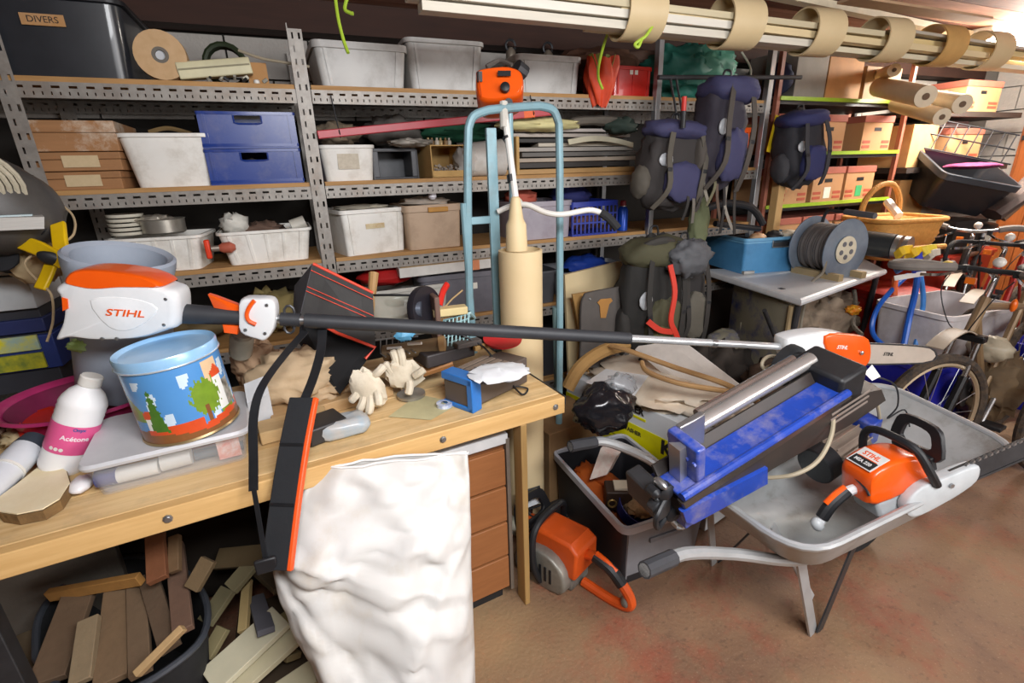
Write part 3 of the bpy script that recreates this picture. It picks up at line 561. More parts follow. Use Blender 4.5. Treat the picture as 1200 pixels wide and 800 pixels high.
q = onp(MP, 146, 367, -.058); P(mh_, 'lettering', text_b('STIHL', .026, FZ((q[0], -.0595, q[1]), 0, 90) @ Matrix.Diagonal((1.35, 1, 1, 1)), .0005, .0003, .25), m_to)
for a, c in ((195, 350), (193, 380), (88, 322), (133, 326), (138, 396), (121, 396)):
    q = onp(MP, a, c, -.05); P(mh_, 'screw', B().lathe([(.0045, 0), (.0045, .004), (.002, .005)], 10, FZ((q[0], -.052, q[1]), 0, 90)), m_steel)
def rodx(x0, x1, r0, r1=None, z=0, n=16): return B().rod((x0, 0, z), (x1, 0, z), r0, r1, n)
xs = lambda px, py: onp(MP, px, py, 0)[0]
P(pp, 'rear_grip', rodx(-.01, xs(285, 368), .029, .024), m_tb)
P(pp, 'switch_housing', pil(B(), MP, smooth2([(281, 352), (300, 350), (318, 352), (323, 365), (321, 385), (311, 399), (300, 398), (281, 390), (279, 370)], 3), -.028, .028, .12), m_tw)
P(pp, 'trigger_guard', pil(B(), MP, [(243, 345), (250, 347), (282, 359), (280, 366), (250, 361)], -.012, .012, .1), m_to)
P(pp, 'trigger', pil(B(), MP, [(260, 380), (280, 382), (278, 392), (262, 390)], -.012, .012, .1), m_to)
th_hook = [onp(MP, a, c, -.031) for a, c in ((298, 352), (292, 360), (289, 369), (292, 376), (300, 380))]
P(pp, 'orange_clip', B().tube(spl([(a, -.031, c) for a, c in th_hook], 5), .006, 8), m_to)
for a, c in ((313, 357), (311, 390), (288, 386)):
    q = onp(MP, a, c, -.026); P(pp, 'screw', B().lathe([(.0045, 0), (.0045, .004)], 10, FZ((q[0], -.028, q[1]), 0, 90)), m_steel)
P(pp, 'clamp_ring', rodx(xs(321, 372), xs(331, 372), .013), m_steel); P(pp, 'carry_ring', rodx(xs(329, 372), xs(352, 373), .02), m_tb); P(pp, 'clamp_ring', rodx(xs(350, 373), xs(362, 374), .014), m_steel)
for s in (1, -1): P(pp, 'hook_loop', B().tube([V((xs(339, 373)+.0, -.02*0, s*.024))+V((.014*math.cos(a*.7), 0, .014*math.sin(a*.7)*1.3)) for a in range(9)], .004, 6, closed=True), m_dsteel)
P(pp, 'foam_tube', rodx(xs(357, 374), xs(738, 397), .0215, .0205, n=20), m_tb)
P(pp, 'alloy_shaft', rodx(xs(738, 397), LP, .0135, n=16), mt('#d9dcde', .25, .6)); P(pp, 'shaft_coupling', rodx(xs(833, 402), xs(839, 403), .0155), m_steel)
hp = lambda pts, y0, y1, r=.12: pil(B(), MP, smooth2(pts, 3), y0, y1, r)
P(pp, 'head_casing', hp([(922, 402), (932, 395), (960, 390), (985, 391), (1003, 398), (1006, 428), (985, 434), (950, 434), (928, 425)], -.04, .04), m_tw)
P(pp, 'sprocket_cover', hp([(967, 394), (1000, 393), (1019, 398), (1021, 420), (1012, 431), (995, 428), (976, 423)], -.048, -.01, .08), m_to)
q = onp(MP, 987, 407, -.05); P(pp, 'lettering', text_b('STIHL', .020, FZ((q[0], -.0505, q[1]), 0, 90), .0004, .0004, .15), mt('#f4ede4', .5))
q = onp(MP, 1009, 413, -.048); P(pp, 'bar_nut', B().lathe([(.008, 0), (.008, .006), (.003, .008)], 6, FZ((q[0], -.049, q[1]), 0, 90)), m_steel)
barp = [(1015, 403), (1060, 404), (1088, 407), (1095, 412), (1097, 417), (1093, 422), (1080, 425), (1050, 426), (1015, 426)]
pbar = P(pp, 'guide_bar', pil(B(), MP, barp, -.022, -.016, .01, steps=1), mt('#c9bfb2', .35, .3))
q = onp(MP, 1041, 415, -.023); P(pbar, 'lettering', text_b('STIHL', .02, FZ((q[0], -.0235, q[1]), 0, 90), .0003, .0003, .15), m_ink)
ch = [onp(MP, a, c, -.019) for a, c in [(1012, 402)]+barp[1:8]+[(1012, 427)]]
P(pbar, 'chain', B().strap(spl([(a, -.019, c) for a, c in ch], 3), .008, .006, (0, 1, 0)), m_dsteel)
# harness hanging from the pole
hs = T('carrying_strap', 'black padded shoulder strap with orange edge hanging over the bench edge', 'strap', att(378, 392, 1.47))
sd = (_RR*.95-_F*.1)
P(hs, 'webbing', B().strap(spl([att(378, 384, 1.475), att(376, 410, 1.45), att(368, 440, 1.40), att(357, 468, 1.36)], 5), .027, .003, sd), m_black, world=True)
P(hs, 'webbing', B().strap(spl([att(358, 388, 1.47), att(330, 420, 1.41), att(306, 455, 1.33), att(297, 490, 1.28), att(297, 540, 1.24), att(297, 575, 1.22)], 5), .024, .003, sd), m_black, world=True)
pd = spl([att(356, 466, 1.36), att(345, 520, 1.31), att(334, 590, 1.26), (att(324, 668, 1.22))], 4)
P(hs, 'pad', B().strap(pd, .078, .014, sd), mt('#1f2125', .8, bump=.1), world=True, bev=.003)
P(hs, 'orange_edge', B().strap([p+_RR*.035-_F*.003 for p in pd], .013, .016, sd), mt('#f0581a', .5), world=True, bev=.003)
for k in (4, 8): P(hs, 'stitch_band', B().strap([pd[k]-_F*.009+_UU*.004-_RR*.004, pd[k]-_F*.009-_UU*.004-_RR*.004], .066, .003, sd), m_black, world=True)
P(hs, 'buckle', B().box(att(312, 662, 1.21), (.05, .012, .04)), m_black, world=True, bev=.004)
P(hs, 'webbing', B().strap(spl([att(297, 572, 1.22), att(299, 582, 1.22), att(312, 660, 1.21)], 3), .012, .003, sd), m_black, world=True)
# ---------------------------------------------------------------- chainsaws (local: x to the bar, y left, z up; built like the real thing)
def chainsaw(name, label, M, low, top, clutch, barlen=.42, txt=True, starter=None):
    c = T(name, label, 'chainsaw', M)
    rb = lambda x0, x1, y0, y1, z0, z1: B().bb(x0, x1, y0, y1, z0, z1)
    P(c, 'crankcase', rb(-.11, .13, -.055, .06, .0, .09), low, bev=.012)
    M2 = FZ((0, 0, 0))
    if starter is not None: P(c, 'top_cover', B().loft([[(-.13, y*1.0, .07), (.085, y, .07), (.08, y*.92, .17), (.05, y*.85, .20), (-.10, y*.85, .205), (-.135, y*.92, .18)] for y in (-.072, -.06, .06, .072)]), top, bev=.012)
    else: P(c, 'top_cover', pil(B(), M2, smooth2([(-.125, .07), (-.135, .13), (-.115, .185), (-.05, .205), (.03, .195), (.075, .165), (.085, .08)], 3), -.066, .066, .16, px=False), top)
    P(c, 'starter_housing', pil(B(), M2, smooth2([(-.09, .01), (-.1, .1), (-.03, .15), (.08, .13), (.12, .06), (.09, .0)], 3), .055, .105, .1, px=False), starter or low)
    for k in range(6): P(c, 'vent_slot', B().box((-.05+k*.022, .106, .07), (.008, .004, .06)), m_black)
    P(c, 'clutch_cover', pil(B(), M2, smooth2([(-.03, .0), (-.04, .06), (.02, .10), (.1, .10), (.22, .095), (.235, .06), (.20, .025), (.07, -.0)], 3), -.098, -.055, .12, px=False), clutch)
    if starter is None:
        P(c, 'rear_handle', B().tube(spl([(-.10, 0, .10), (-.16, 0, .11), (-.23, 0, .085), (-.285, 0, .04)], 5), .017, 10), m_tw)
    else: P(c, 'rear_handle', B().tube(spl([(-.12, 0, .14), (-.17, 0, .155), (-.24, 0, .13), (-.30, 0, .075), (-.305, 0, .03), (-.24, 0, .01), (-.12, 0, .015)], 5), .018, 10), top)
    GZ = -.04 if starter is None else 0
    P(c, 'grip_insert', B().tube(spl([(-.165, 0, .156+GZ), (-.23, 0, .138+GZ*1.25), (-.275, 0, .10+GZ*1.25)], 5), .0205, 10), m_black)
    P(c, 'throttle_lock', B().tube(spl([(-.17, 0, .172+GZ), (-.21, 0, .160+GZ), (-.25, 0, .14+GZ)], 4), .010, 8), m_to)
    P(c, 'handle_end', B().blob((-.295, 0, .045+GZ*.3), (.04, .045, .05), .05, 2, 2), low)
    P(c, 'front_handle', B().tube(spl([(.0, .10, .02), (.01, .125, .10), (.02, .115, .20), (.025, .07, .245), (.03, -.02, .25), (.035, -.085, .23), (.05, -.105, .15), (.07, -.10, .09)], 6), .0135, 10), m_black)
    gb = B()
    out = smooth2([(-.085, .0), (-.09, .07), (-.06, .115), (.05, .12), (.085, .08), (.08, .0)], 3); inn = smooth2([(-.05, .03), (-.055, .065), (-.035, .09), (.03, .093), (.05, .065), (.045, .03)], 3)
    G = FR((.10, 0, .155), (0, 1, 0), (.35, 0, 1)); n = len(out)
    rings = [[G @ V((p[0], yy, p[1])) for p in o] for o, yy in ((out, -.008), (out, .008), (inn, .008), (inn, -.008))]
    gb.loft(rings, close=True); P(c, 'hand_guard', gb, m_black, bev=.002)
    P(c, 'guard_arm', B().box((.095, 0, .145), (.02, .15, .05)), m_black, bev=.004)
    L = .2+barlen
    bp = [(.15, .028), (L-.06, .03), (L-.02, .04), (L, .06), (L-.02, .08), (L-.06, .09), (.15, .092)]
    gbar = P(c, 'guide_bar', pil(B(), M2, bp, -.078, -.073, .01, px=False, steps=1), m_dsteel)
    chn = spl([(.14, -.0755, .096), (L-.06, -.0755, .095), (L-.015, -.0755, .083), (L+.006, -.0755, .06), (L-.015, -.0755, .036), (L-.06, -.0755, .025), (.14, -.0755, .024)], 8)
    P(gbar, 'chain', B().strap(chn, .009, .008, (0, 1, 0)), m_dsteel)
    tb = B()
    for i in range(0, int(barlen/.022)):
        x = .2+i*.022; tb.prism([(-.006, 0), (.006, 0), (.007, .009), (.001, .007)], .008, FR((x, -.0795, .099), (1, 0, 0), (0, -1, 0)) @ Matrix.Rotation(0, 4, 'X'))
    P(gbar, 'cutter_teeth', tb, m_steel, kind='stuff')
    P(c, 'filler_cap', B().lathe([(.018, 0), (.018, .012), (.006, .014)], 14, FR((-.075, .05, .1), (1, 0, 0), (0, .3, 1))), m_black)
    P(c, 'bar_nut', B().lathe([(.008, 0), (.008, .008)], 6, FR((.12, -.097, .065), (1, 0, 0), (0, -1, 0))), m_steel)
    return c
# in the wheelbarrow
_a, _b = atz(972, 634, .505), atz(1200, 536, .715); _d = (_b-_a).normalized()
MS = FR(_a+_d*.285+V((0, .05, -.012)), _d, (.0, .10, 1)) @ Matrix.Scale(.90, 4)
s1 = chainsaw('chainsaw', 'orange and white chainsaw lying in the wheelbarrow tray', MS, mt('#c5cacc', .4), m_to, mt('#bfc4c6', .4, col2='#9fa4a6'))
lf = FR((-.075, .0, .2005), (0, -1, 0), (-.17, 0, 1))
P(s1, 'label_surround', B().box((0, 0, 0), (.10, .078, .002), M=None), mt('#e8e6e2', .4)).o.matrix_local = lf @ Matrix.Translation((0, .004, 0))
P(s1, 'label_plate', B().box((0, 0, 0), (.090, .034, .004), M=None), mt('#2b2b2b', .4)).o.matrix_local = lf @ Matrix.Translation((0, -.014, 0))
P(s1, 'lettering', text_b('STIHL', .026, Matrix.Identity(4), .0004, .0006), m_to).o.matrix_local = lf @ Matrix.Translation((0, .022, .0015))
P(s1, 'lettering', text_b('MSA 220', .018, Matrix.Identity(4), .0004, .0004), mt('#e8e8e6', .5)).o.matrix_local = lf @ Matrix.Translation((0, -.014, .003))
P(s1, 'cover_rim', B().tube([V((-.128+.008*math.cos(a), .062*math.cos(a), .12+.03*math.sin(a))) for a in [PI*k/8-PI/2*0 for k in range(9)]], .004, 6), m_black)
MF = FR((.785, 1.46, .0), (-.42, .90, .0), (0, 0, 1)) @ Matrix.Scale(1.12, 4)
s2 = chainsaw('chainsaw', 'old orange chainsaw with grey casing standing on the floor', MF, mt('#8d8b84', .5, .3, col2='#5f5c54', dirt='#3a332a'), mt('#de5a1c', .45, col2='#c04a14', dirt='#9a4a20', damt=.2), mt('#d8581c', .5), .38, starter=mt('#9a988f', .45, .4, col2='#6d6a62', dirt='#3a332a'))
# ---------------------------------------------------------------- wheelbarrow
wbw = T('wheelbarrow', 'grey steel wheelbarrow carrying the chainsaw and log splitter', 'wheelbarrow', (1.6, .95, 0))
m_galt = mt('#bdc1c1', .42, .35, col2='#8f9392', sc=6, dirt='#76695a', dsc=3, damt=.75); m_galr = mt('#b9bcbd', .4, .4, col2='#a0a3a4')
def quadring(c, r, n=6):   # rounded quad ring through 4 corners with height
    out = []
    for k in range(4):
        a, b_, d = V(c[k-1]), V(c[k]), V(c[(k+1) % 4]); p = b_+(a-b_).normalized()*r; q_ = b_+(d-b_).normalized()*r
        for i in range(n+1):
            t = i/n; out.append(p*(1-t)**2+b_*2*t*(1-t)+q_*t*t)
    return out
rimc = [(1.10, .66, .605), (2.15, .655, .655), (2.20, 1.17, .70), (1.08, 1.22, .605)]
botc = [(1.30, .77, .38), (1.82, .78, .38), (1.80, 1.06, .375), (1.30, 1.10, .375)]
midc = [tuple(V(a)*.5+V(b_)*.5+V((0, 0, -.03))) for a, b_ in zip(rimc, botc)]
r0, r1_, r2_ = quadring(rimc, .13), quadring(midc, .12), quadring(botc, .1)
up = lambda ring, s, dz: [V(p)+(sum(ring, V((0, 0, 0)))/len(ring)-V(p)).normalized()*s+V((0, 0, dz)) for p in ring]
P(wbw, 'tray', B().loft([r2_, r1_, r0, up(r0, .005, 0), up(r1_, .005, .004), up(r2_, .005, .005)]), m_galt, world=True, ang=60)
P(wbw, 'rim', B().tube(r0, .011, 8, closed=True), m_galr, world=True)
hn = [atz(755, 668, .60), atz(780, 657, .585), atz(806, 648, .565), atz(860, 649, .48), atz(938, 656, .385), V((1.6, .85, .33)), V((1.95, .90, .26))]
hf = [atz(668, 523, .60), atz(690, 519, .59), atz(712, 518, .575), atz(760, 538, .50), V((1.28, 1.16, .40)), V((1.6, 1.08, .33)), V((1.95, 1.00, .26))]
for h in (hn, hf):
    P(wbw, 'handle_tube', B().tube(spl(h, 5), .0185, 10), m_galr, world=True); pq = spl(h, 5)[:11]
    P(wbw, 'grip', B().tube(pq[:8], .023, 10), mt('#3f4044', .6, col2='#2d2e31'), world=True)
def flatbar(p, q, w, t, side): return B().strap([V(p), V(q)], w, t, side)
P(wbw, 'leg', flatbar(hn[4], (1.475, .805, .0), .046, .008, (1, .2, 0)), m_galr, world=True); P(wbw, 'leg', flatbar((1.66, .83, .36), (1.50, .80, .0), .046, .006, (1, .2, 0)), m_dsteel, world=True)
P(wbw, 'leg_brace', flatbar(atz(905, 615, .50), atz(952, 700, .15), .024, .005, (1, .2, 0)), m_galr, world=True)
P(wbw, 'leg', flatbar((1.28, 1.16, .40), (1.40, 1.2, .0), .034, .006, (1, .2, 0)), m_galr, world=True); P(wbw, 'leg', flatbar((1.62, 1.08, .36), (1.43, 1.2, .0), .034, .006, (1, .2, 0)), m_dsteel, world=True)
WM = FR((2.02, 1.02, .195), (1, .05, 0), (0, 0, 1)) @ Matrix.Rotation(R(90), 4, 'X')
tire = [(.12, -.03), (.15, -.04), (.18, -.035), (.195, 0), (.18, .035), (.15, .04), (.12, .03)]
P(wbw, 'tyre', B().lathe(tire+[(.11, 0)], 28, WM, False), m_rub, world=True); P(wbw, 'wheel_disc', B().lathe([(.02, -.05), (.02, -.02), (.12, -.012), (.12, .012), (.02, .02), (.02, .05)], 24, WM), mt('#c8c8c4', .5), world=True)
P(wbw, 'front_bumper', B().tube(spl([(1.95, .90, .26), (2.22, .82, .36), (2.26, .93, .38), (2.24, 1.03, .36), (1.95, 1.0, .26)], 5), .014, 8), m_galr, world=True)
# ---------------------------------------------------------------- log splitter
MSp = FR(att(905, 545, 1.66), att(1000, 466, 1.82)-att(800, 594, 1.56), (0, -.12, 1))
ls = T('log_splitter', 'blue electric log splitter lying across the wheelbarrow', 'log splitter', MSp)
m_sb = mt('#2346a8', .32, col2='#1a3480', dirt='#b0a498', dsc=10, damt=.35, coat=.2); m_sk = mt('#2b2826', .5, col2='#4a3c34', sc=6)
ln = lambda pts, y0, y1, mat, name, r=.03, y=None, **k: P(ls, name, pil(B(), MSp, pts, y0, y1, r, y=y, steps=1), mat, **k)
ln([(800, 592), (1000, 462), (1035, 455), (1040, 468), (1000, 496), (950, 524), (905, 550), (818, 612), (800, 608)], -.10, .02, m_sk, 'beam_body', .02, y=-.1)
ln([(799, 590), (995, 461), (998, 465), (802, 596)], -.113, -.09, mt('#5c5550', .3, .6), 'edge_rail', .01, y=-.11)
ln([(799, 600), (900, 548), (900, 566), (812, 614), (803, 612)], -.112, -.095, m_sb, 'lower_blue_plate', .02, y=-.11)
# trough (top face) : blue bed and piston guide
def sl(xa, xb, ya, yb, za, zb, name, mat, **k): return P(ls, name, B().bb(xa, xb, ya, yb, za, zb), mat, **k)
xa, za = onp(MSp, 800, 588, -.11); xb, zb = onp(MSp, 995, 458, -.11); zt = (za+zb)/2
sl(xa, xb, -.108, -.02, zt-.01, zt+.004, 'trough_bed', m_sb, bev=.004)
P(ls, 'trough_edge', B().rod((xa, -.108, zt+.004), (xb, -.108, zt+.004), .012), m_sb)
P(ls, 'trough_wall', B().loft([[(xa, -.02, zt), (xa, .0, zt+.03), (xa, .008, zt+.025), (xa, -.01, zt-.01)], [(xb, -.02, zt), (xb, .0, zt+.03), (xb, .008, zt+.025), (xb, -.01, zt-.01)]]), m_sk)
P(ls, 'ram_tube', B().rod((xa+.10, .03, zt+.045), (xb+.02, .03, zt+.045), .024, n=16), mt('#c9c6c2', .25, .7)); P(ls, 'ram_rod', B().rod((xa+.22, .062, zt+.05), (xb-.02, .062, zt+.05), .014), mt('#d8d5d0', .2, .9))
sl(xa+.06, xa+.09, -.10, .01, zt, zt+.12, 'splitting_wedge_plate', m_sb, bev=.006)
sl(xa+.09, xa+.18, -.01, .01, zt, zt+.12, 'pusher_plate', mt('#a9aaac', .3, .8), bev=.004)
P(ls, 'splitting_wedge', B().loft([[(xa+.03, -.07, zt), (xa+.03, -.03, zt), (xa+.12, -.048, zt), (xa+.12, -.052, zt)], [(xa+.03, -.07, zt+.12), (xa+.03, -.03, zt+.12), (xa+.09, -.048, zt+.10), (xa+.09, -.052, zt+.10)]]), mt('#b9b9bb', .3, .8))
for k in range(4): P(ls, 'bolt', B().rod((xa+.054, -.09+k*.026, zt+.07), (xa+.06, -.09+k*.026, zt+.07), .007, n=6), m_sb)
for k in range(3): P(ls, 'vent_slot', B().bb(.10, .28, -.103, -.099, -.015-k*.022+zt-.05, -.009-k*.022+zt-.05), mt('#8d8178', .5))
# valve block and knobs at the low end
for (px_, py_, r, m) in ((778, 575, .026, m_black), (768, 592, .02, m_dsteel), (786, 600, .024, m_black), (795, 612, .018, m_steel), (774, 566, .012, m_steel), (800, 575, .02, m_dsteel), (765, 575, .014, m_black)):
    x, z = onp(MSp, px_, py_, -.06); P(ls, 'valve_knob', B().lathe([(r*.5, -.02), (r, -.012), (r, .012), (r*.4, .022)], 12, FZ((x, -.06, z), 0, 90)), m)
sl(xa-.05, xa, -.07, .06, zt-.10, zt-.01, 'valve_block', m_dsteel, bev=.006)
P(ls, 'hose', B().tube(spl([(xa-.02, -.07, zt-.02), (xa-.07, -.09, zt-.04), (xa-.06, -.08, zt-.1), (xa-.01, -.06, zt-.11)], 6), .008, 8), m_black)
sl(xa+.02, xa+.10, -.1, .06, zt-.15, zt-.08, 'foot_bracket', m_sb, bev=.004)
sl(xb-.02, xb+.1, -.10, .07, zt-.09, zt+.05, 'cylinder_head', m_black, bev=.012)
x, z = onp(MSp, 993, 528, -.05); M3 = FR((x, -.03, z), (1, 0, .0), (0, 0, 1)) @ Matrix.Rotation(R(90), 4, 'Y')
P(ls, 'motor', B().lathe([(.03, -.09), (.055, -.085), (.055, .08), (.04, .09)], 24, M3), mt('#97897c', .4, .4))
for k in range(14):
    a = 2*PI*k/14; P(ls, 'cooling_fin', B().box((0, 0, 0), (.16, .004, .014), M=Matrix.Translation((x, -.03, z)) @ Matrix.Rotation(a, 4, 'X') @ Matrix.Translation((0, 0, .06))), mt('#a99a8c', .4, .4))
P(ls, 'fan_cover', B().lathe([(.062, -.15), (.068, -.145), (.068, -.09), (.05, -.085)], 24, M3), m_black)
sl(x+.09, x+.15, -.07, .04, z-.03, z+.08, 'switch_box', m_sb, bev=.006)
P(ls, 'wheel', B().lathe([(.05, -.012), (.06, -.02), (.075, -.014), (.075, .014), (.06, .02), (.05, .012)], 20, FZ((xb+.06, .13, zt-.05), 0, 90)), m_rub)
cb = T('power_cord', 'beige power cord looped over the log splitter', 'cord', att(925, 440, 1.7))
P(cb, 'cord', B().tube(spl([att(930, 434, 1.78), att(908, 440, 1.76), att(893, 428, 1.74), att(903, 417, 1.76), att(930, 424, 1.78), att(957, 440, 1.64), att(962, 458, 1.57), att(975, 480, 1.53), att(974, 510, 1.49), att(958, 540, 1.47), att(930, 556, 1.47), att(895, 560, 1.52)], 6), .0065, 8), mt('#a89c84', .6), world=True)
P(cb, 'cord', B().tube(spl([att(940, 436, 1.8), att(905, 444, 1.78), att(897, 432, 1.76), att(915, 426, 1.77), att(948, 433, 1.75), att(1000, 440, 1.74), att(1025, 465, 1.72), att(1032, 500, 1.8)], 6), .006, 8), mt('#a89c84', .6), world=True)
S('black_wire', 'thin black lead curling inside the wheelbarrow', 'wire', B().tube(spl([att(1020, 440, 1.75), att(1048, 450, 1.8), att(1052, 475, 1.85), att(1040, 490, 1.9), att(1060, 480, 1.9), att(1066, 500, 1.9)], 6), .003, 6), m_black)
S('white_tag', 'white plastic tag sticking out under the pruner head', 'tag', B().loft([[att(a, c, t) for a, c in ((1013, 437), (1022, 427), (1032, 441), (1022, 446))] for t in (1.72, 1.74)]), m_white)
# ================================================================ ON AND AROUND THE WORKBENCH
# ---- clear plastic box
MB = FR(atz(208, 563, BZ+.002)+BN*.15, -BU, (0, 0, 1))
cbx = T('parts_box', 'clear lidded plastic box full of tubes under the painted tin', 'box', MB)
m_clear = mt('#dfe3e8', .25, col2='#cfd4da', alpha=.16); m_lid = mt('#dcdde0', .4, col2='#c9cace', alpha=.8)
P(cbx, 'body', B().loft([rrect(.33, .26, .02, 0), rrect(.36, .29, .03, .085), rrect(.352, .282, .028, .085), rrect(.322, .252, .018, .004)]), m_clear)
P(cbx, 'lid', B().loft([rrect(.375, .305, .03, .084), rrect(.38, .31, .032, .092), rrect(.37, .30, .03, .1), rrect(.33, .26, .02, .099)]), m_lid)
random.seed(4)
for i, (x, y, L, r, c) in enumerate([(-.09, -.09, .1, .022, '#e8e6e0'), (-.15, -.085, .045, .024, '#4a4f86'), (.0, -.085, .07, .026, '#dcdad4'), (.1, -.07, .12, .014, '#5c6468'), (.07, -.0, .15, .016, '#b8452c'), (-.05, .0, .14, .02, '#d8b07c'), (.02, .07, .1, .022, '#c8ccd0')]):
    S('glue_tube', ['white tube with ribbed cap lying in the clear box', 'short navy capped tube at the left inside the clear box', 'fat white bottle in the middle of the clear box', 'thin grey tool at the right inside the clear box', 'red brown strip at the back right inside the clear box', 'pale orange tube in the middle rear of the clear box', 'light grey tube at the rear of the clear box'][i], 'tube', B().rod(MB @ V((x-L/2, y, r+.006)), MB @ V((x+L/2, y+random.uniform(-.01, .01), r+.006)), r, r*.92, 14), mt(c, .45))
S('paper_label', 'red and white card standing at the right end inside the clear box', 'card', B().loft([[MB @ V(p) for p in ((.1, -.115, .01), (.155, -.115, .01), (.155, -.118, .07), (.1, -.118, .07))], [MB @ V(p) for p in ((.1, -.112, .01), (.155, -.112, .01), (.155, -.115, .07), (.1, -.115, .07))]]), mt('#d86a50', .6, col2='#e8e4dc', sc=30, amt=1))
# ---- painted tin
tb_ = atz(226, 500, BZ+.103); MT = FZ((tb_.x, tb_.y+.015, BZ+.106), 18, 0, 0) @ Matrix.Rotation(R(-4), 4, 'Y')
tin = T('biscuit_tin', 'big round tin painted with houses and trees under blue sky', 'tin', MT)
TM = [mt('#5b9bd8', .25, .1, col2='#4a86cc', sc=3), mt('#cfe4f4', .25), mt('#7a9a2e', .3, col2='#5a7a22', sc=40), mt('#d8532a', .3, col2='#c04420', sc=20), mt('#8a5a34', .3, col2='#6c4426', sc=12), mt('#eef0ec', .3), mt('#4c7a2c', .3, col2='#355c1e', sc=40), mt('#e4c49c', .3), mt('#3d3a30', .3, col2='#d8d8d0', sc=30, amt=.8)]
def ell(u, v, a, b_, ra, rb_, w=0): d = ((u-a)/ra)**2+((v-b_)/rb_)**2; return d < 1+w*(.25*math.sin(u*160)+.2*math.sin(v*47+u*90))
def tinpic(u, v):     # u 0..1 across the visible front, v 0..1 up
    if v < .10+.03*math.sin(u*7): return 4
    if v < .15+.03*math.sin(u*9): return 4 if u < .15 else 3
    if .66 < u < .7 and v < .35: return 4
    if ell(u, v, .70, .45, .13, .22, 1): return 2
    if abs(u-.27) < .085*(1-(v-.12)/.6)+.006*math.sin(v*80) and .12 < v < .70: return 6
    if .16 < u < .26 and v < .33: return 5
    if .15 < u < .27 and .33 <= v < .33+.35*(.06-abs(u-.21))+.09: return 3
    if u < .16 and .3 < v < .62-1.2*u: return 2
    if .80 < u < .9 and .20 < v < .62: return 5
    if .79 < u < .92 and .62 <= v < .78-abs(u-.86)*1.5: return 3
    if .90 <= u < 1.0 and .2 < v < .55: return 8
    if .80 < u < .98 and .15 < v <= .22: return 2
    if .3 < u < .62 and v < .22 and (u*40) % 1 < .8: return 3
    if .74 < u < .9 and .55 < v < .86 and v > .4+(.9-u)*1.2: return 7
    s = math.sin(u*17+v*6)+.6*math.sin(u*31-v*13)
    return 1 if s > .9 and v < .8 else 0
b = B(); H_ = .225
def tinpt(uu, v):
    a = 2*PI*uu; r = .115-.001*v; return V((r*math.cos(a), r*math.sin(a), .006+v*H_))
nu, nv = 200, 48
b.grid(tinpt, nu, nv); b.m = []
for j in range(nv):
    for i in range(nu):
        a = ((i+.5)/nu)
        u = (a-.5-0.03)/.40  # front half of the turn
        b.m.append(tinpic(min(max(u, 0), 1), (j+.5)/nv) if 0 <= u <= 1 else tinpic((u*2.3) % 1, (j+.5)/nv))
P(tin, 'painted_side', b, TM, ang=80)
P(tin, 'base_rim', B().lathe([(.10, .002), (.114, 0), (.119, .004), (.117, .009), (.10, .008)], 48), mt('#b8a074', .3, .7))
P(tin, 'lid', B().lathe([(.112, .205), (.1175, .206), (.1185, .232), (.116, .237), (.110, .234), (.104, .229), (.001, .231)], 56), mt('#8ec0ea', .3, .1, col2='#b8daf2', sc=7, amt=.7, coat=.3))
P(tin, 'lid_bead', B().tube([V((.1182*math.cos(a*PI/24), .1182*math.sin(a*PI/24), .209)) for a in range(48)], .0025, 6, closed=True), mt('#d8e8f4', .2, .5))
# ---- acetone bottle
bb0 = atz(72, 548, BZ+.012); MBt = FR(bb0, (1, 0, -.52), (.52, .05, 1)) @ Matrix.Scale(1.2, 4)
bot = T('solvent_bottle', 'white ribbed solvent bottle with pink label, leaning', 'bottle', MBt)
m_bw = mt('#f0f0f0', .35, col2='#e4e4e6')
pr = [(.02, 0), (.040, .002), (.044, .01)]+[(.044+.0012*(k % 2), .012+k*.006) for k in range(7)]+[(.0445, .055), (.0445, .125)]+[(.045-.0012*(k % 2), .128+k*.006) for k in range(7)]+[(.042, .175), (.033, .192), (.022, .203), (.018, .208)]
P(bot, 'body', B().lathe(pr, 32), m_bw); P(bot, 'cap', B().lathe([(.020, .208), (.0215, .21), (.0215, .229), (.019, .232), (.002, .2325)], 24), m_white)
P(bot, 'label', B().lathe([(.0452, .055), (.0454, .057), (.0454, .122), (.0452, .124)], 32, cap=False), mt('#e05c92', .4, col2='#d04c84', sc=9))
def wraptxt(th, s, size, z, ang, r, mat, M=None):
    b = text_b(s, size, Matrix.Identity(4), .0003, .0003)
    b.v = [((r+.0004+p[2])*math.cos(ang+p[0]/r), (r+.0004+p[2])*math.sin(ang+p[0]/r), z+p[1]) for p in b.v]; P(th, 'lettering', b, mat)
wraptxt(bot, 'Acétone', .015, .095, R(-72), .0456, mt('#f6e8ee', .5)); wraptxt(bot, 'Onyx', .010, .117, R(-68), .0457, mt('#3a5a9a', .5))
for k in range(3): P(bot, 'hazard_mark', B().box((0, 0, 0), (.0075, .0006, .0075), M=FZ((.0455*math.cos(R(-115+12*k)), .0455*math.sin(R(-115+12*k)), .066), -25+12*k) @ Matrix.Rotation(R(45), 4, 'Y')).__class__() .lathe([(.001, 0), (.0042, .0003), (.004, .0007)], 10, FR((.0455*math.cos(R(-118+12*k)), .0455*math.sin(R(-118+12*k)), .066), (0, 0, 1), (math.cos(R(-118+12*k)), math.sin(R(-118+12*k)), 0))), m_white)
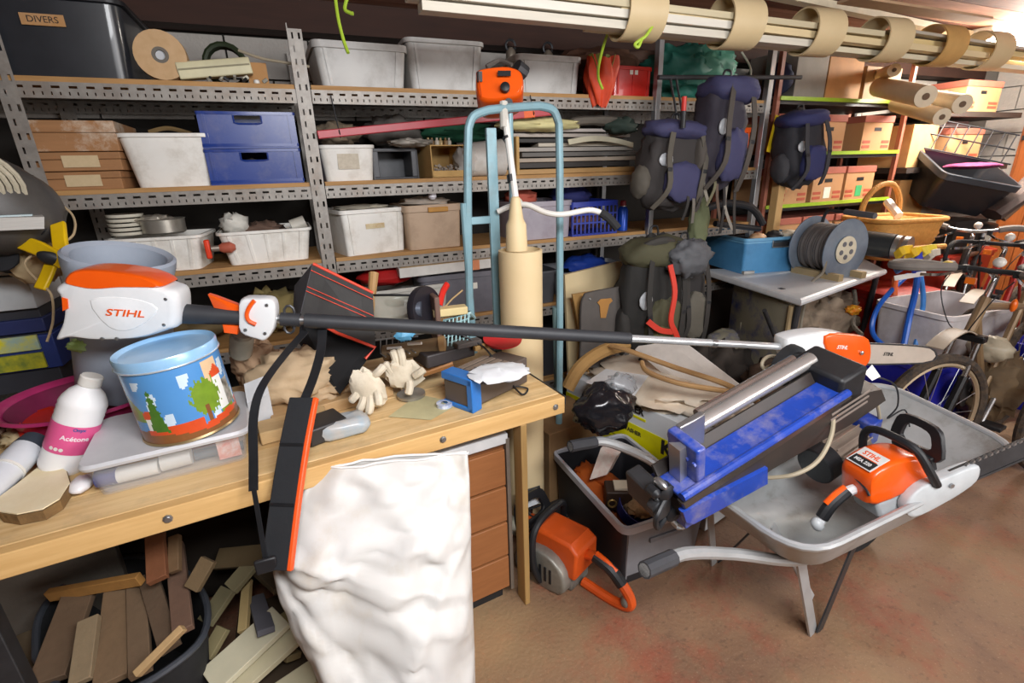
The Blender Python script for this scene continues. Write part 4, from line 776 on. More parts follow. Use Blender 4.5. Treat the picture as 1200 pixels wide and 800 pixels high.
# ---- things at the left end of the bench
ws = [atz(a, c, BZ+.03) for a, c in ((-10, 590), (20, 568), (45, 548), (62, 544), (78, 552), (82, 566), (70, 585), (50, 597), (20, 603), (0, 600))]
sl_ = T('wood_slice', 'octagonal slice of pale wood with bark edge on the bench', 'wood', ws[0]*.5+ws[4]*.5-V((0, 0, .03)))
P(sl_, 'face', B().loft([ws, [p+V((0, 0, .003)) for p in ws]]), mt('#f4e6c4', .7, col2='#e0cb9c', sc=12, bump=.1), world=True, smooth=False)
cw = sum(ws, V((0, 0, 0)))/len(ws); P(sl_, 'bark_edge', B().loft([[cw+(p-cw)*1.01-V((0, 0, .028)) for p in ws], [cw+(p-cw)*1.02-V((0, 0, .002)) for p in ws]]), mt('#86683f', .85, col2='#4e3b26', sc=20, bump=.4), world=True, smooth=False)
tbx = T('spray_foam_can', 'white cylinder with dark grey end cap lying at far left', 'can', att(15, 545, 1.28))
P(tbx, 'body', B().rod(att(-30, 590, 1.18), att(32, 527, 1.34), .037, n=24), mt('#d6d9de', .4, col2='#c4c8ce'), world=True); P(tbx, 'end_cap', B().rod(att(32, 527, 1.34), att(43, 516, 1.37), .038, .033, n=24), mt('#3d4550', .5), world=True); P(tbx, 'seam_ring', B().rod(att(8, 552, 1.27), att(10, 550, 1.275), .0385, n=24), m_white, world=True)
S('ear_plug_pack', 'small white clear blister pack between bottle and plastic box', 'pack', B().blob(atz(95, 567, BZ+.018), (.05, .075, .034), .12, 3, 2), mt('#e6e4e6', .35, col2='#d4d0d4'), ang=60)
rt = T('red_tray', 'bright red plastic tray behind the solvent bottle', 'tray', atz(45, 500, BZ))
tr = [atz(a, c, BZ+.06) for a, c in ((18, 487), (60, 478), (85, 490), (60, 525), (30, 520))]
P(rt, 'body', B().loft([[p-V((0, 0, .055)) for p in tr], tr]), mt('#d02a1e', .45), world=True, bev=.003); P(rt, 'rim', B().tube(tr, .007, 8, closed=True), mt('#e83c28', .4), world=True)
for i, (a, c, dx, dz, col, lb) in enumerate([(10, 472, .11, .05, '#26211f', 'black tangled scrap heap left of the magenta basin'), (22, 510, .07, .05, '#c8b48c', 'crumpled beige wrapper by the red tray'), (8, 500, .08, .04, '#5a4034', 'brown broken handle piece by the bench edge')]):
    S('scrap', lb, 'scrap', B().blob(atz(a, c, BZ+.04), (dx, .1, dz), .5, 5, i), mt(col, .85), ang=80)
S('wooden_stick', 'thin greyish stick pointing at the red tray', 'stick', B().rod(atz(-5, 512, BZ+.08), atz(27, 478, BZ+.07), .005, n=8), mt('#7a6a58', .8))
# magenta basin and grey pot
bc = V((-.70, 1.86, BZ+.002)); bas = T('basin', 'magenta plastic basin under the grey pot', 'basin', FZ(bc, 0, 0))
P(bas, 'body', B().lathe([(.15, 0), (.19, .10), (.205, .115), (.215, .118), (.217, .108), (.21, .104), (.186, .098), (.145, .004)][::1], 48, sx=1.06), mt('#b8306c', .4, col2='#9a2458', coat=.2)); P(bas, 'shaded_inner_wall', B().lathe([(.001, .012), (.142, .012), (.183, .098), (.190, .104)], 48, sx=1.06, cap=False), mt('#7a1c46', .5, col2='#5c1434'))  # darker copy of the basin pink: shade inside the bowl put into the colour
MG = FR((-.605, 1.88, BZ+.105), (1, .0, -.24), (.24, -.16, 1))
pot = T('planter_pot', 'large grey oval plastic planter standing empty in the basin', 'pot', MG)
P(pot, 'body', B().lathe([(.118, 0), (.128, .02), (.132, .40), (.138, .43), (.139, .455), (.131, .462), (.116, .452), (.114, .40), (.11, .03), (.001, .025)], 48, sx=1.0, sy=.95), mt('#a2abb8', .5, col2='#939cab'), ang=50)
P(pot, 'drain_notch', B().lathe([(.006, 0), (.006, .006)], 8, FR((.10, .10, .42), (0, 0, 1), (-.6, -.7, 0))), m_black)
S('green_sponge', 'lime green sponge cloth hanging below the pruner housing', 'sponge', B().blob(att(97, 404, 1.45), (.07, .04, .04), .4, 5, 3), mt('#a8d070', .7, col2='#d8e8c0', sc=20), ang=70)
# ---- far left stack beyond the bench
lt = T('side_cabinet', 'white cabinet with labelled blue drawers at the far left', 'cabinet', (-1.2, 2.35, 0))
_c = lambda py0, py1, y: (aty(52, py1, y).z, aty(52, py0, y).z)
def cbx_(nm, py0, py1, y, xr, mat): z0, z1 = _c(py0, py1, y); P(lt, nm, B().bb(-1.55, xr, y, y+.25, z0, z1), mat, world=True, bev=.003)
xr_ = aty(56, 390, 2.25).x
P(lt, 'carcass', B().bb(-1.55, xr_-.01, 2.27, 2.50, 0, _c(315, 316, 2.25)[0]), mt('#3a3c44', .6), world=True, bev=.003)
cbx_('drawer', 321, 360, 2.24, xr_, mt('#c6cacc', .5, col2='#b0b4b8')); cbx_('drawer', 372, 388, 2.25, xr_, mt('#2a3568', .5)); cbx_('drawer', 392, 432, 2.25, xr_+.01, mt('#2a3f86', .5))
for p0, p1, c1, c2 in ((391, 408, '#e4dc2c', '#88b8d0'), (412, 430, '#d8d030', '#5c7a40')): z0, z1 = _c(p0, p1, 2.24); P(lt, 'label_card', B().bb(-1.4, xr_-.03, 2.236, 2.246, z0, z1), mt(c1, .5, col2=c2, sc=20, amt=.9), world=True)
cbx_('top', 314, 319, 2.22, xr_+.02, mt('#b9bdc0', .5))
hel = T('welding_hood', 'dark grey curved shell leaning at the far left', 'shell', (-.86, 2.05, 1.38))
P(hel, 'shell', B().blob((-.90, 2.05, 1.555), (.46, .34, .30), .06, 2, 2, 32, 20, M=Matrix.Rotation(R(18), 3, 'Y')), mt('#4a4744', .5, col2='#35322f'), world=True, ang=80)
cl_ = T('rope_coil', 'pale twisted rope coil hung at the left edge of the frame', 'rope', (-.86, 1.95, 1.6))
for k in range(6):
    r = .115+.012*k; pts = [V((-.90+r*math.cos(a), 1.90+.012*k-.03*math.sin(a), 1.60+.72*r*math.sin(a))) for a in [2*PI*i/28 for i in range(28)]]
    P(cl_, 'rope_turn', B().tube(pts, .0075, 7, closed=True), mt('#b5ad98', .8, col2='#8b8470', sc=30, bump=.3), world=True)
mg = T('magazine_stack', 'thick magazine lying on the grey side cabinet pile', 'magazine', att(10, 262, 1.45))
P(mg, 'pages', B().loft([[att(a, c, t) for a, c, t in ((-40, 272, 1.35), (52, 268, 1.45), (38, 243, 1.62), (-40, 255, 1.55))], [att(a, c, t) for a, c, t in ((-40, 256, 1.35), (52, 254, 1.45), (38, 242, 1.62), (-40, 246, 1.55))]]), mt('#b5b2ac', .7, col2='#8d8a84', stretch=(1, 1, 60)), world=True, smooth=False)
P(mg, 'cover', B().loft([[att(a, c, t) for a, c, t in ((-40, 256, 1.348), (38, 253, 1.448), (36, 242, 1.622), (-40, 246, 1.552))], [att(a, c-2, t) for a, c, t in ((-40, 256, 1.348), (38, 253, 1.448), (36, 242, 1.622), (-40, 246, 1.552))]]), mt('#8fa4a8', .4), world=True, smooth=False)
S('black_tray', 'black tray under the magazine', 'tray', B().loft([[att(a, c, 1.5) for a, c in ((-40, 290), (50, 275), (56, 268), (-40, 274))], [att(a, c, 1.62) for a, c in ((-40, 286), (50, 271), (56, 266), (-40, 270))]]), m_black, bev=.003)
ym = mt('#e0b80c', .45, col2='#c09a08')
yc = T('spring_clamp', 'yellow and black plastic clamp hanging over the grey pot', 'clamp', att(55, 300, 1.5))
def strip(th, nm, pts, t, w, mat, th_=.012): P(th, nm, B().strap([att(a, c, t) for a, c in pts], w, th_, _RR*.6+_UU*.8), mat, world=True, bev=.003)
P(yc, 'jaw', B().strap([att(16, 280, 1.5), (att(48, 292, 1.49)), att(75, 307, 1.48)], .045, .016, _UU), ym, world=True, bev=.004)
P(yc, 'handle', B().strap([att(68, 262, 1.52), att(70, 280, 1.50), att(73, 300, 1.49)], .042, .014, _RR), ym, world=True, bev=.004)
P(yc, 'handle', B().strap([att(60, 310, 1.49), att(54, 325, 1.48), (att(47, 339, 1.47))], .036, .014, _RR), ym, world=True, bev=.004)
P(yc, 'jaw', B().strap([att(70, 303, 1.49), att(88, 313, 1.5)], .032, .014, _UU), ym, world=True, bev=.004)
P(yc, 'pivot_block', B().blob(att(60, 303, 1.475), (.07, .02, .04), .05, 2, 1, M=Matrix.Rotation(R(30), 3, 'Y')), m_black, world=True)
S('wire_spool', 'black spool of wire beside the yellow clamp', 'spool', B().lathe([(.045, -.03), (.047, -.026), (.03, -.02), (.03, .02), (.047, .026), (.045, .03)], 20, FR(att(6, 302, 1.55), (1, 0, 0), (0, -1, .3))), m_black)
S('paper_bag', 'beige paper pouch behind the yellow clamp', 'bag', B().blob(att(42, 305, 1.62), (.16, .1, .14), .3, 4, 4), mt('#c0aa84', .8), ang=70)
S('string', 'beige string trailing down from the clamp', 'string', B().tube(spl([att(72, 240, 1.6), att(85, 252, 1.6), att(88, 268, 1.58), att(78, 282, 1.55), att(30, 305, 1.5), att(45, 330, 1.48), att(60, 345, 1.47), att(62, 375, 1.5), (att(55, 400, 1.5))], 6), .0035, 6), mt('#b09a78', .8))
# ---- centre clutter
hood = T('fabric_bin', 'dark grey fabric bin with red piping lying open on its side', 'fabric bin', att(400, 385, 1.70))
hp_ = {k: att(*v) for k, v in dict(tl=(367, 309, 1.60), tr=(437, 343, 1.66), br=(440, 407, 1.68), bl=(347, 372, 1.62), bl2=(352, 400, 1.66), lo=(398, 462, 1.64), tlb=(345, 345, 1.85), trb=(430, 370, 1.95), brb=(432, 425, 1.95), lob=(380, 440, 1.85)).items()}
def quad(b, *p): n = (p[1]-p[0]).cross(p[2]-p[0]).normalized()*.003; return b.loft([[q-n for q in p], [q+n for q in p]])
m_fab = mt('#3e3d3c', .8, col2='#302f2f', bump=.1); m_pip = mt('#e04428', .5)
P(hood, 'top_panel', quad(B(), hp_['tl'], hp_['tr'], hp_['br'], att(352, 372, 1.64)), m_fab, world=True); P(hood, 'side_panel', quad(B(), hp_['tl'], att(352, 372, 1.64), att(343, 385, 1.75), att(346, 335, 1.75)), mt('#55555a', .8), world=True)
P(hood, 'inner_panel', quad(B(), att(352, 374, 1.70), att(440, 409, 1.72), hp_['lo'], att(350, 402, 1.72)), mt('#121214', .9), world=True)
for pts in (('tl', 'tr'), ): P(hood, 'piping', B().rod(hp_['tl'], hp_['tr'], .005), m_pip, world=True)
P(hood, 'piping', B().tube([att(358, 370, 1.635), att(395, 390, 1.65), hp_['br'], att(428, 420, 1.66)], .0055, 8), m_pip, world=True)
for k in (.12, .42, .5): P(hood, 'stitch_line', B().rod(hp_['tl'].lerp(att(352, 372, 1.64), k)-_F*.005, hp_['tr'].lerp(hp_['br'], k)-_F*.005, .0015, n=5), m_pip, world=True)
def sack(name, label, px_, py_, z, d, seed, col, col2, amp=.35): S(name, label, 'bag', B().blob(atz(px_, py_, z)+V((0, .03, 0)), d, amp, 3, seed, 36, 22), mt(col, .75, col2=col2, bump=.15), ang=85)
sack('paper_bag', 'crumpled brown paper bag below the pruner switch, left of the straps', 300, 430, BZ+.13, (.15, .14, .17), 3, '#b99878', '#96755a')
sack('paper_bag', 'large crumpled beige bag between the two straps', 345, 445, BZ+.11, (.27, .2, .18), 8, '#c9b08e', '#a98e6c', .3)
sack('paper_bag', 'flattened beige bag corner right of the strap', 385, 455, BZ+.06, (.18, .16, .09), 12, '#bfa583', '#9b8262', .4)
jar = T('glass_jar', 'clear glass jar lying next to the tin under the pruner switch', 'jar', FR(att(283, 403, 1.62), (1, 0, -.3), (0, -.5, 1)))
P(jar, 'body', B().lathe([(.03, -.05), (.036, -.04), (.036, .03), (.03, .04)], 20), mt('#c8c4b4', .1, alpha=.6)); P(jar, 'lid', B().lathe([(.031, .04), (.031, .055)], 20), mt('#a8a498', .4, .6)); P(jar, 'contents', B().blob((0, 0, -.015), (.055, .055, .05), .3, 6, 2), mt('#6c5a48', .8))
pc = T('milk_carton', 'small white carton standing beside the clear box', 'carton', atz(325, 492, BZ))
c0 = [atz(a, c, BZ+.005) for a, c in ((298, 510), (323, 497), (318, 478), (296, 488))]; up_ = [p+V((0, 0, .11)) for p in c0]
P(pc, 'body', B().loft([c0, up_]), mt('#c6cace', .5, col2='#b0b4ba'), world=True, bev=.002); tmid = (up_[0]+up_[3])/2+V((0, 0, .035)), (up_[1]+up_[2])/2+V((0, 0, .035))
P(pc, 'gable_top', B().add([*up_, *tmid], [(0, 1, 5, 4), (2, 3, 4, 5), (1, 2, 5), (3, 0, 4)]), mt('#d4d8dc', .5), world=True, smooth=False)
S('blister_pack', 'clear printed blister pack lying on the bench by the black strap', 'pack', B().blob(atz(400, 498, BZ+.028), (.17, .10, .055), .15, 3, 6, sq=.6), mt('#b9b4ae', .3, col2='#8fa8b8', sc=16, amt=.8), ang=60)
S('grey_case', 'dark plastic case under the brown bag', 'case', B().box(atz(378, 500, BZ+.03), (.12, .1, .055), R(20)), mt('#2c2a2a', .5), bev=.006)
S('timber_block', 'pale timber offcut lying along the back of the bench edge', 'timber', B().box(atz(345, 497, BZ+.022), (.20, .09, .04), R(8)), mt('#c8a878', .7, stretch=WOODX), bev=.003)
S('timber_block', 'long pale timber block under the crumpled bags', 'timber', B().box(atz(390, 470, BZ+.02), (.40, .1, .04), R(12)), mt('#b8966a', .7, stretch=WOODX), bev=.003)
gl = T('work_glove', 'cream work glove hanging fingers down beside the fabric bin', 'glove', atz(425, 480, BZ+.06))
m_gl = mt('#d9cfbb', .85, col2='#a99a80', sc=12, bump=.3)
P(gl, 'palm', B().blob(att(432, 455, 1.60), (.10, .05, .15), .25, 3, 3, M=Matrix.Rotation(R(-25), 3, 'Y')), m_gl, world=True)
for k, (a, c, a2, c2) in enumerate(((422, 455, 411, 470), (428, 462, 421, 480), (434, 462, 432, 484), (441, 458, 444, 474), (438, 440, 450, 428))):
    P(gl, 'finger', B().tube(spl([att(a, c, 1.60), att((a+a2)/2+1, (c+c2)/2, 1.585), att(a2, c2, 1.59)], 4), [.014]*8+[.010], 8), m_gl, world=True)
gl2 = T('work_glove', 'second cream glove with dirty cuff lying over the wire rack', 'glove', atz(475, 470, BZ+.06))
P(gl2, 'palm', B().blob(att(473, 438, 1.72), (.13, .06, .11), .3, 3, 5, M=Matrix.Rotation(R(20), 3, 'Y')), m_gl, world=True)
for k, (a, c, a2, c2) in enumerate(((462, 440, 450, 425), (465, 430, 460, 410), (472, 430, 468, 408), (480, 448, 478, 462), (486, 440, 497, 432))):
    P(gl2, 'finger', B().tube(spl([att(a, c, 1.70), att((a+a2)/2+1, (c+c2)/2, 1.69), att(a2, c2, 1.69)], 4), [.014]*8+[.009], 8), m_gl, world=True)
fs = T('face_shield', 'clear curved face shield with dark rim on the bench heap', 'face shield', att(460, 360, 1.95))
def shf(u, v): a = R(-70+140*u); return att(463, 362, 1.98)+_RR*(.14*math.sin(a))-_F*(.07*math.cos(a))+_UU*(.05-.13*v)
P(fs, 'visor', B().grid(shf, 20, 6), mt('#c8c4b4', .08, col2='#a8a494', alpha=.5), world=True, solid=.002)
P(fs, 'rim', B().tube([shf(u/20, 0) for u in range(21)], .005, 6), m_black, world=True); P(fs, 'headband', B().tube([shf(u/20, 1) for u in range(21)], .006, 6), mt('#8a6a40', .6), world=True)
gg = T('goggles', 'grey tinted goggles lens behind the face shield', 'goggles', att(465, 355, 2.05)); P(gg, 'lens', B().blob(att(465, 353, 2.0), (.1, .02, .05), .05, 2, 1), mt('#7c8a88', .15), world=True); P(gg, 'strap', B().tube(spl([att(425, 370, 2.05), (att(450, 376, 2.0)), att(490, 366, 2.0)], 5), .008, 6, flat=1.5), m_black, world=True)
hm = T('hammer', 'wooden handled hammer standing up behind the fabric bin', 'hammer', att(436, 345, 1.95)); P(hm, 'handle', B().tube([att(438, 320, 1.95), att(436, 345, 1.93), att(433, 375, 1.9)], [.02, .016, .014], 10), mt('#b58e5c', .6), world=True); P(hm, 'head', B().rod(att(424, 378, 1.9), att(446, 384, 1.9), .016), m_dsteel, world=True)
rk = T('wire_rack', 'small wire dish rack with blue ties on the bench heap', 'rack', att(450, 405, 1.78))
for k in range(6): P(rk, 'wire', B().tube([att(446+k*7, 398-k, 1.8), att(446+k*7, 414-k, 1.76), att(452+k*7, 418-k, 1.72)], .0025, 5), m_steel, world=True)
P(rk, 'wire', B().rod(att(440, 398, 1.8), att(490, 394, 1.8), .003), m_steel, world=True); P(rk, 'blue_tie', B().blob(att(474, 393, 1.76), (.07, .03, .04), .3, 4, 2), mt('#6ab4dc', .5), world=True)
for a, c in ((470, 407), (494, 402)): P(rk, 'white_bolt', B().rod(att(a-16, c+1, 1.72), att(a, c, 1.70), .005), m_white, world=True)
tub = T('brown_bottle', 'brown tube lying across the bench heap', 'tube', att(480, 408, 1.75)); P(tub, 'body', B().rod(att(450, 414, 1.78), att(518, 404, 1.78), .03, n=16), mt('#7a6448', .5, col2='#5c4a34'), world=True); P(tub, 'end_cap', B().rod(att(515, 404, 1.775), att(522, 403, 1.775), .032, n=16), mt('#a88458', .5), world=True)
gr = T('angle_grinder', 'grinding disc guard, black and brown, standing on the heap', 'grinder', att(500, 365, 1.85)); gm = FR(att(498, 362, 1.84), _RR*.5+_F*.9, _UU)
P(gr, 'disc_guard', B().lathe([(.02, -.012), (.085, -.014), (.088, 0), (.085, .014), (.02, .012)], 28, gm @ Matrix.Rotation(R(90), 4, 'X')), mt('#26242a', .4), world=True); P(gr, 'spindle', B().lathe([(.028, .0), (.03, .03), (.02, .04)], 16, FR(att(494, 362, 1.80), _F, -_RR*.8-_F*.6)), mt('#6a7280', .35, .5), world=True); P(gr, 'side_wall', B().box(att(510, 372, 1.86), (.02, .1, .18)), mt('#6e5448', .6), world=True, bev=.005)
rh = T('pruning_shears', 'red handled tool sticking up beside the grinder guard', 'shears', att(517, 350, 1.88)); P(rh, 'handle', B().tube(spl([att(524, 333, 1.9), att(519, 342, 1.88), att(515, 358, 1.86)], 5), .014, 8, flat=.8), mt('#d0281e', .4), world=True); P(rh, 'blade', B().strap([att(515, 358, 1.86), att(518, 372, 1.85)], .02, .004, _RR), m_steel, world=True)
wb_ = T('wire_basket', 'pale blue plastic mesh basket left of the table tennis bat', 'basket', att(535, 385, 1.85)); mlb = mt('#a8d0d4', .5)
P(wb_, 'rim', B().tube([att(521, 376, 1.85), att(550, 366, 1.88), att(556, 372, 2.0), att(528, 380, 2.0)], .008, 6, closed=True), mlb, world=True)
for k in range(7): P(wb_, 'bar', B().rod(att(522+k*4.6, 376-k*1.5, 1.85), att(520+k*4.6, 411-k*1.5, 1.8), .003, n=5), mlb, world=True)
for k in range(5): P(wb_, 'bar', B().rod(att(521, 382+k*7, 1.84), att(549, 373+k*7, 1.84), .0025, n=5), mlb, world=True)
S('wood_wedge', 'cream wooden wedge on the blue mesh basket', 'wood', B().box(att(527, 364, 1.86), (.13, .05, .03), R(-5)), mt('#dcc892', .7), bev=.004)
S('twig_bundle', 'pale dry twigs beside the red shears', 'twigs', B().tube([att(521, 360, 1.95), att(530, 350, 1.98), att(542, 340, 2.0)], .004, 5), mt('#b09468', .8))
S('timber_block', 'brown timber piece behind the blue charger box', 'timber', B().rod(att(494, 436, 1.78), att(530, 424, 1.8), .02, n=8), mt('#a87444', .7))
S('black_case', 'black plastic case behind the battery charger', 'case', B().box(att(520, 412, 1.82), (.2, .12, .05), R(14)), mt('#3a3434', .5), bev=.006)
for i, (a, c) in enumerate(((560, 390), (585, 398))): pass
pp_ = T('table_tennis_bat', 'red rubber faced bat beneath the black pole', 'bat', att(590, 400, 1.85)); P(pp_, 'blade', B().lathe([(.001, 0), (.072, .001), (.073, .009), (.001, .010)], 32, FR(att(589, 398, 1.84), _RR, _UU*.85-_F*.5)), mt('#c8282a', .5), world=True); P(pp_, 'handle', B().box(att(565, 406, 1.82), (.07, .02, .02), R(10)), mt('#d0a868', .6), world=True, bev=.004)
S('black_plank', 'dark ruler like strip across the heap', 'strip', B().box(att(548, 402, 1.80), (.10, .04, .02), R(10)), mt('#5c5450', .5), bev=.003)
ch_ = T('charger_box', 'blue trimmed grey battery charger near the bench corner', 'charger', atz(565, 465, BZ)); MC = FR(atz(522, 472, BZ), atz(555, 484, BZ)-atz(522, 472, BZ), (0, 0, 1)) @ Matrix.Diagonal((1.12, 1, 1.3, 1))
P(ch_, 'body', B().loft([[MC @ V(p) for p in ((0, 0, .01), (.11, 0, .01), (.13, .28, .01), (.02, .28, .01))], [MC @ V(p) for p in ((.0, 0, .085), (.11, 0, .085), (.13, .28, .085), (.02, .28, .085))]]), mt('#5b5049', .5), world=True, bev=.004)
P(ch_, 'front_frame', B().loft([[MC @ V((x, y, z)) for x, z in ((-.004, .0), (.118, .0), (.118, .012), (-.004, .012))] for y in (-.006, .03)]), mt('#2f78c8', .35), world=True, bev=.003)
P(ch_, 'front_frame', B().loft([[MC @ V((x, y, z)) for x, z in ((-.004, .072), (.118, .072), (.118, .092), (-.004, .092))] for y in (-.006, .05)]), mt('#2f78c8', .35), world=True, bev=.003)
P(ch_, 'front_frame', B().loft([[MC @ V((x, y, z)) for x, z in ((.098, .0), (.120, .0), (.120, .09), (.098, .09))] for y in (-.006, .04)]), mt('#2f78c8', .35), world=True, bev=.003)
for k in range(4): P(ch_, 'top_slot', B().loft([[MC @ V((.01+k*.028, .06, .086)), MC @ V((.028+k*.028, .06, .086)), MC @ V((.028+k*.028, .2, .086)), MC @ V((.01+k*.028, .2, .086))], [MC @ V((.01+k*.028, .06, .089)), MC @ V((.028+k*.028, .06, .089)), MC @ V((.028+k*.028, .2, .089)), MC @ V((.01+k*.028, .2, .089))]]), mt('#8a7a6c', .5), world=True)
S('paper_sheet', 'white paper sheet on top of the battery charger', 'paper', B().blob(atz(585, 436, BZ+.125), (.2, .16, .03), .3, 4, 3), mt('#e8ebee', .7), ang=70)
S('tape_roll', 'small white and blue ring by the charger', 'tape', B().lathe([(.012, 0), (.027, 0), (.027, .014), (.012, .014)], 24, FZ(atz(521, 476, BZ+.001)), cap=False), mt('#d8dce4', .5, col2='#3a68b0', sc=40, amt=.8))
S('tape_roll', 'metal lid lying below the second glove', 'lid', B().lathe([(.04, 0), (.05, .002), (.05, .012), (.042, .014)], 24, FZ(atz(482, 464, BZ+.001))), mt('#b0aca4', .3, .7, col2='#6a6660'))
S('charger_lead', 'black lead curling over the charger to the bench corner', 'cable', B().tube(spl([att(540, 392, 1.8), att(565, 405, 1.8), att(582, 425, 1.78), att(598, 448, 1.76), att(612, 462, 1.72), atz(618, 455, BZ+.01), atz(600, 452, BZ+.02)], 6), .0035, 6), m_black)
S('green_card', 'greenish thin card lying on the bench centre', 'card', B().loft([[atz(a, c, z) for a, c in ((455, 488), (505, 492), (540, 472), (490, 462))] for z in (BZ+.001, BZ+.003)]), mt('#c8c094', .7))
# ---- below the bench
bag = T('white_sack', 'big creased white sack standing in front of the bench', 'sack', (.13, 1.08, 0))
rows = [(800, .10, 378, 557, .30), (760, .25, 362, 556, .29), (715, .38, 342, 554, .27), (665, .52, 320, 552, .23), (630, .60, 328, 552, .18), (600, .68, 342, 551, .11), (575, .735, 355, 550, .06), (548, .79, 370, 548, .018)]
rings = []
for py_, z, a, c, dp in rows:
    l, r_ = att(a, py_, 1.36), att(c, py_-(18 if py_ < 600 else 6), 1.46)
    rings.append((l, r_, dp))
def bagpt(u, v):
    f = v*(len(rings)-1); i = min(int(f), len(rings)-2); t = f-i; sm = t
    l = rings[i][0].lerp(rings[i+1][0], sm); r_ = rings[i][1].lerp(rings[i+1][1], sm); dp = rings[i][2]*(1-sm)+rings[i+1][2]*sm
    c = (l+r_)/2; h = (r_-l)/2; a = 2*PI*u; n = V((h.y, -h.x, 0)).normalized()
    ca, sa = math.cos(a), math.sin(a); ca = math.copysign(abs(ca)**.75, ca)
    p = c+h*ca+n*(sa*dp*.55)
    q = V((ca*1.3, sa, v*3)); w = (1-v)*.6+.25
    k = noise.noise(V((q.x*1.1+q.z*.8, q.y*1.1, q.z*1.5-q.x*.9)))*.075+abs(noise.noise(V((q.x*2+q.z*1.6+3, q.y*2, q.z*2.2-q.x*1.5))))*.055
    fold = 1.6*.022*math.exp(-((v-.45+.16*ca)**2)/.004)-.020*math.exp(-((v-.36+.1*ca)**2)/.003)+.02*math.exp(-((v-.62-.3*ca)**2)/.006)-.018*math.exp(-((v-.22+.25*ca)**2)/.004)
    rid = lambda t, wd, amp: amp*max(0, 1-abs(t)/wd)**1.6          # creased ridges across the cloth
    cr = rid(v-.78+.42*(ca-.1), .10, .030)+rid(v-.60-.30*ca, .07, -.028)+rid(v-.50+.10*ca, .05, .026)-rid(v-.42+.06*ca, .05, .022)+rid(v-.30-.5*(ca-.4), .07, .028)+rid(v-.16+.45*(ca+.2), .06, -.020)+rid(v-.90+.2*ca, .05, -.012)
    return p+n*((k+fold+cr*1.25)*w*(1 if sa > 0 else -1)*abs(sa)**.5)
P(bag, 'sack_body', B().grid(bagpt, 80, 90), mt('#d2d1ce', .5, col2='#c4c0b8', sc=4, dirt='#b8a684', dsc=3, damt=.45, bump=.05, bsc=9), world=True, ang=180)
P(bag, 'lower_body', B().loft([[bagpt(i/24, 0)*1 for i in range(24)], [V((bagpt(i/24, 0).x*.95+.005, bagpt(i/24, 0).y*.97+.03, .0)) for i in range(24)]]), mt('#e2e0dc', .5, col2='#d2ccc2'), world=True)
P(bag, 'top_hem', B().tube([bagpt(i/40, 1) for i in range(40)], .004, 6, closed=True), mt('#e8e6e2', .5), world=True)
cab = T('drawer_cabinet', 'brown drawer cabinet with white top under the bench corner', 'cabinet', (.38, 1.65, 0))
CM = FR(bpt(.19, .06, 0), -BU, (0, 0, 1)); cb_ = lambda x0, x1, y0, y1, z0, z1: (lambda b: (setattr(b, 'M', CM), b.bb(x0, x1, y0, y1, z0, z1), setattr(b, 'M', None), b)[3])(B())
P(cab, 'carcass', cb_(-.42, -.02, .01, .55, .06, .70), mt('#6b3f1e', .6), world=True, bev=.003); P(cab, 'top', cb_(-.43, -.01, -.005, .56, .70, .74), mt('#cfd0d0', .5), world=True, bev=.004)
P(cab, 'metal_edge', cb_(-.02, -.006, -.006, .56, .05, .72), mt('#8a8278', .4, .5), world=True)
for k in range(4): P(cab, 'drawer', cb_(-.41, -.025, -.006, .02, .07+k*.155, .215+k*.155), mt('#99633a', .5, col2='#80502c', sc=5, stretch=WOODX), world=True, bev=.003)
P(cab, 'plinth', cb_(-.40, -.04, .03, .53, 0, .06), m_black, world=True)
# trug of offcuts
tg2 = T('black_trug', 'black rubber trug full of wooden offcuts under the bench', 'trug', (-.66, 1.50, 0))
trim = [atz(a, c, .36) for a, c in ((42, 770), (45, 725), (70, 690), (115, 662), (165, 652), (210, 665), (240, 700), (238, 745), (195, 785), (140, 812), (80, 815))]
tr3 = spl([*trim, trim[0]], 4)[:-1]; ctr = sum(tr3, V((0, 0, 0)))/len(tr3)
P(tg2, 'body', B().loft([[ctr+(p-ctr)*.72+V((0, 0, -.355)) for p in tr3], tr3, [ctr+(p-ctr)*.96 for p in tr3], [ctr+(p-ctr)*.70+V((0, 0, -.34)) for p in tr3]]), m_rub, world=True); P(tg2, 'rim', B().tube(tr3, .010, 8, closed=True), mt('#3d4148', .5), world=True)
random.seed(12)
oc = [  # px start, px end, width m, z, colour, label
 ((55, 800), (95, 690), .085, .40, '#6b5540'), ((95, 800), (105, 725), .05, .42, '#8d7a5e'), ((130, 800), (140, 690), .075, .41, '#7a6248'), ((165, 790), (160, 680), .05, .42, '#6f5a44'), ((200, 760), (175, 680), .05, .43, '#5d4a38'),
 ((58, 697), (165, 678), .035, .46, '#a8783c'), ((215, 740), (205, 640), .05, .46, '#6a5040'), ((185, 680), (182, 625), .05, .56, '#7a4a2c'), ((205, 670), (205, 628), .03, .55, '#6c5236'), ((225, 690), (245, 655), .045, .50, '#6e5a3e'),
 ((160, 790), (215, 735), .018, .50, '#b39468'), ((25, 800), (35, 740), .06, .30, '#5a4c38')]
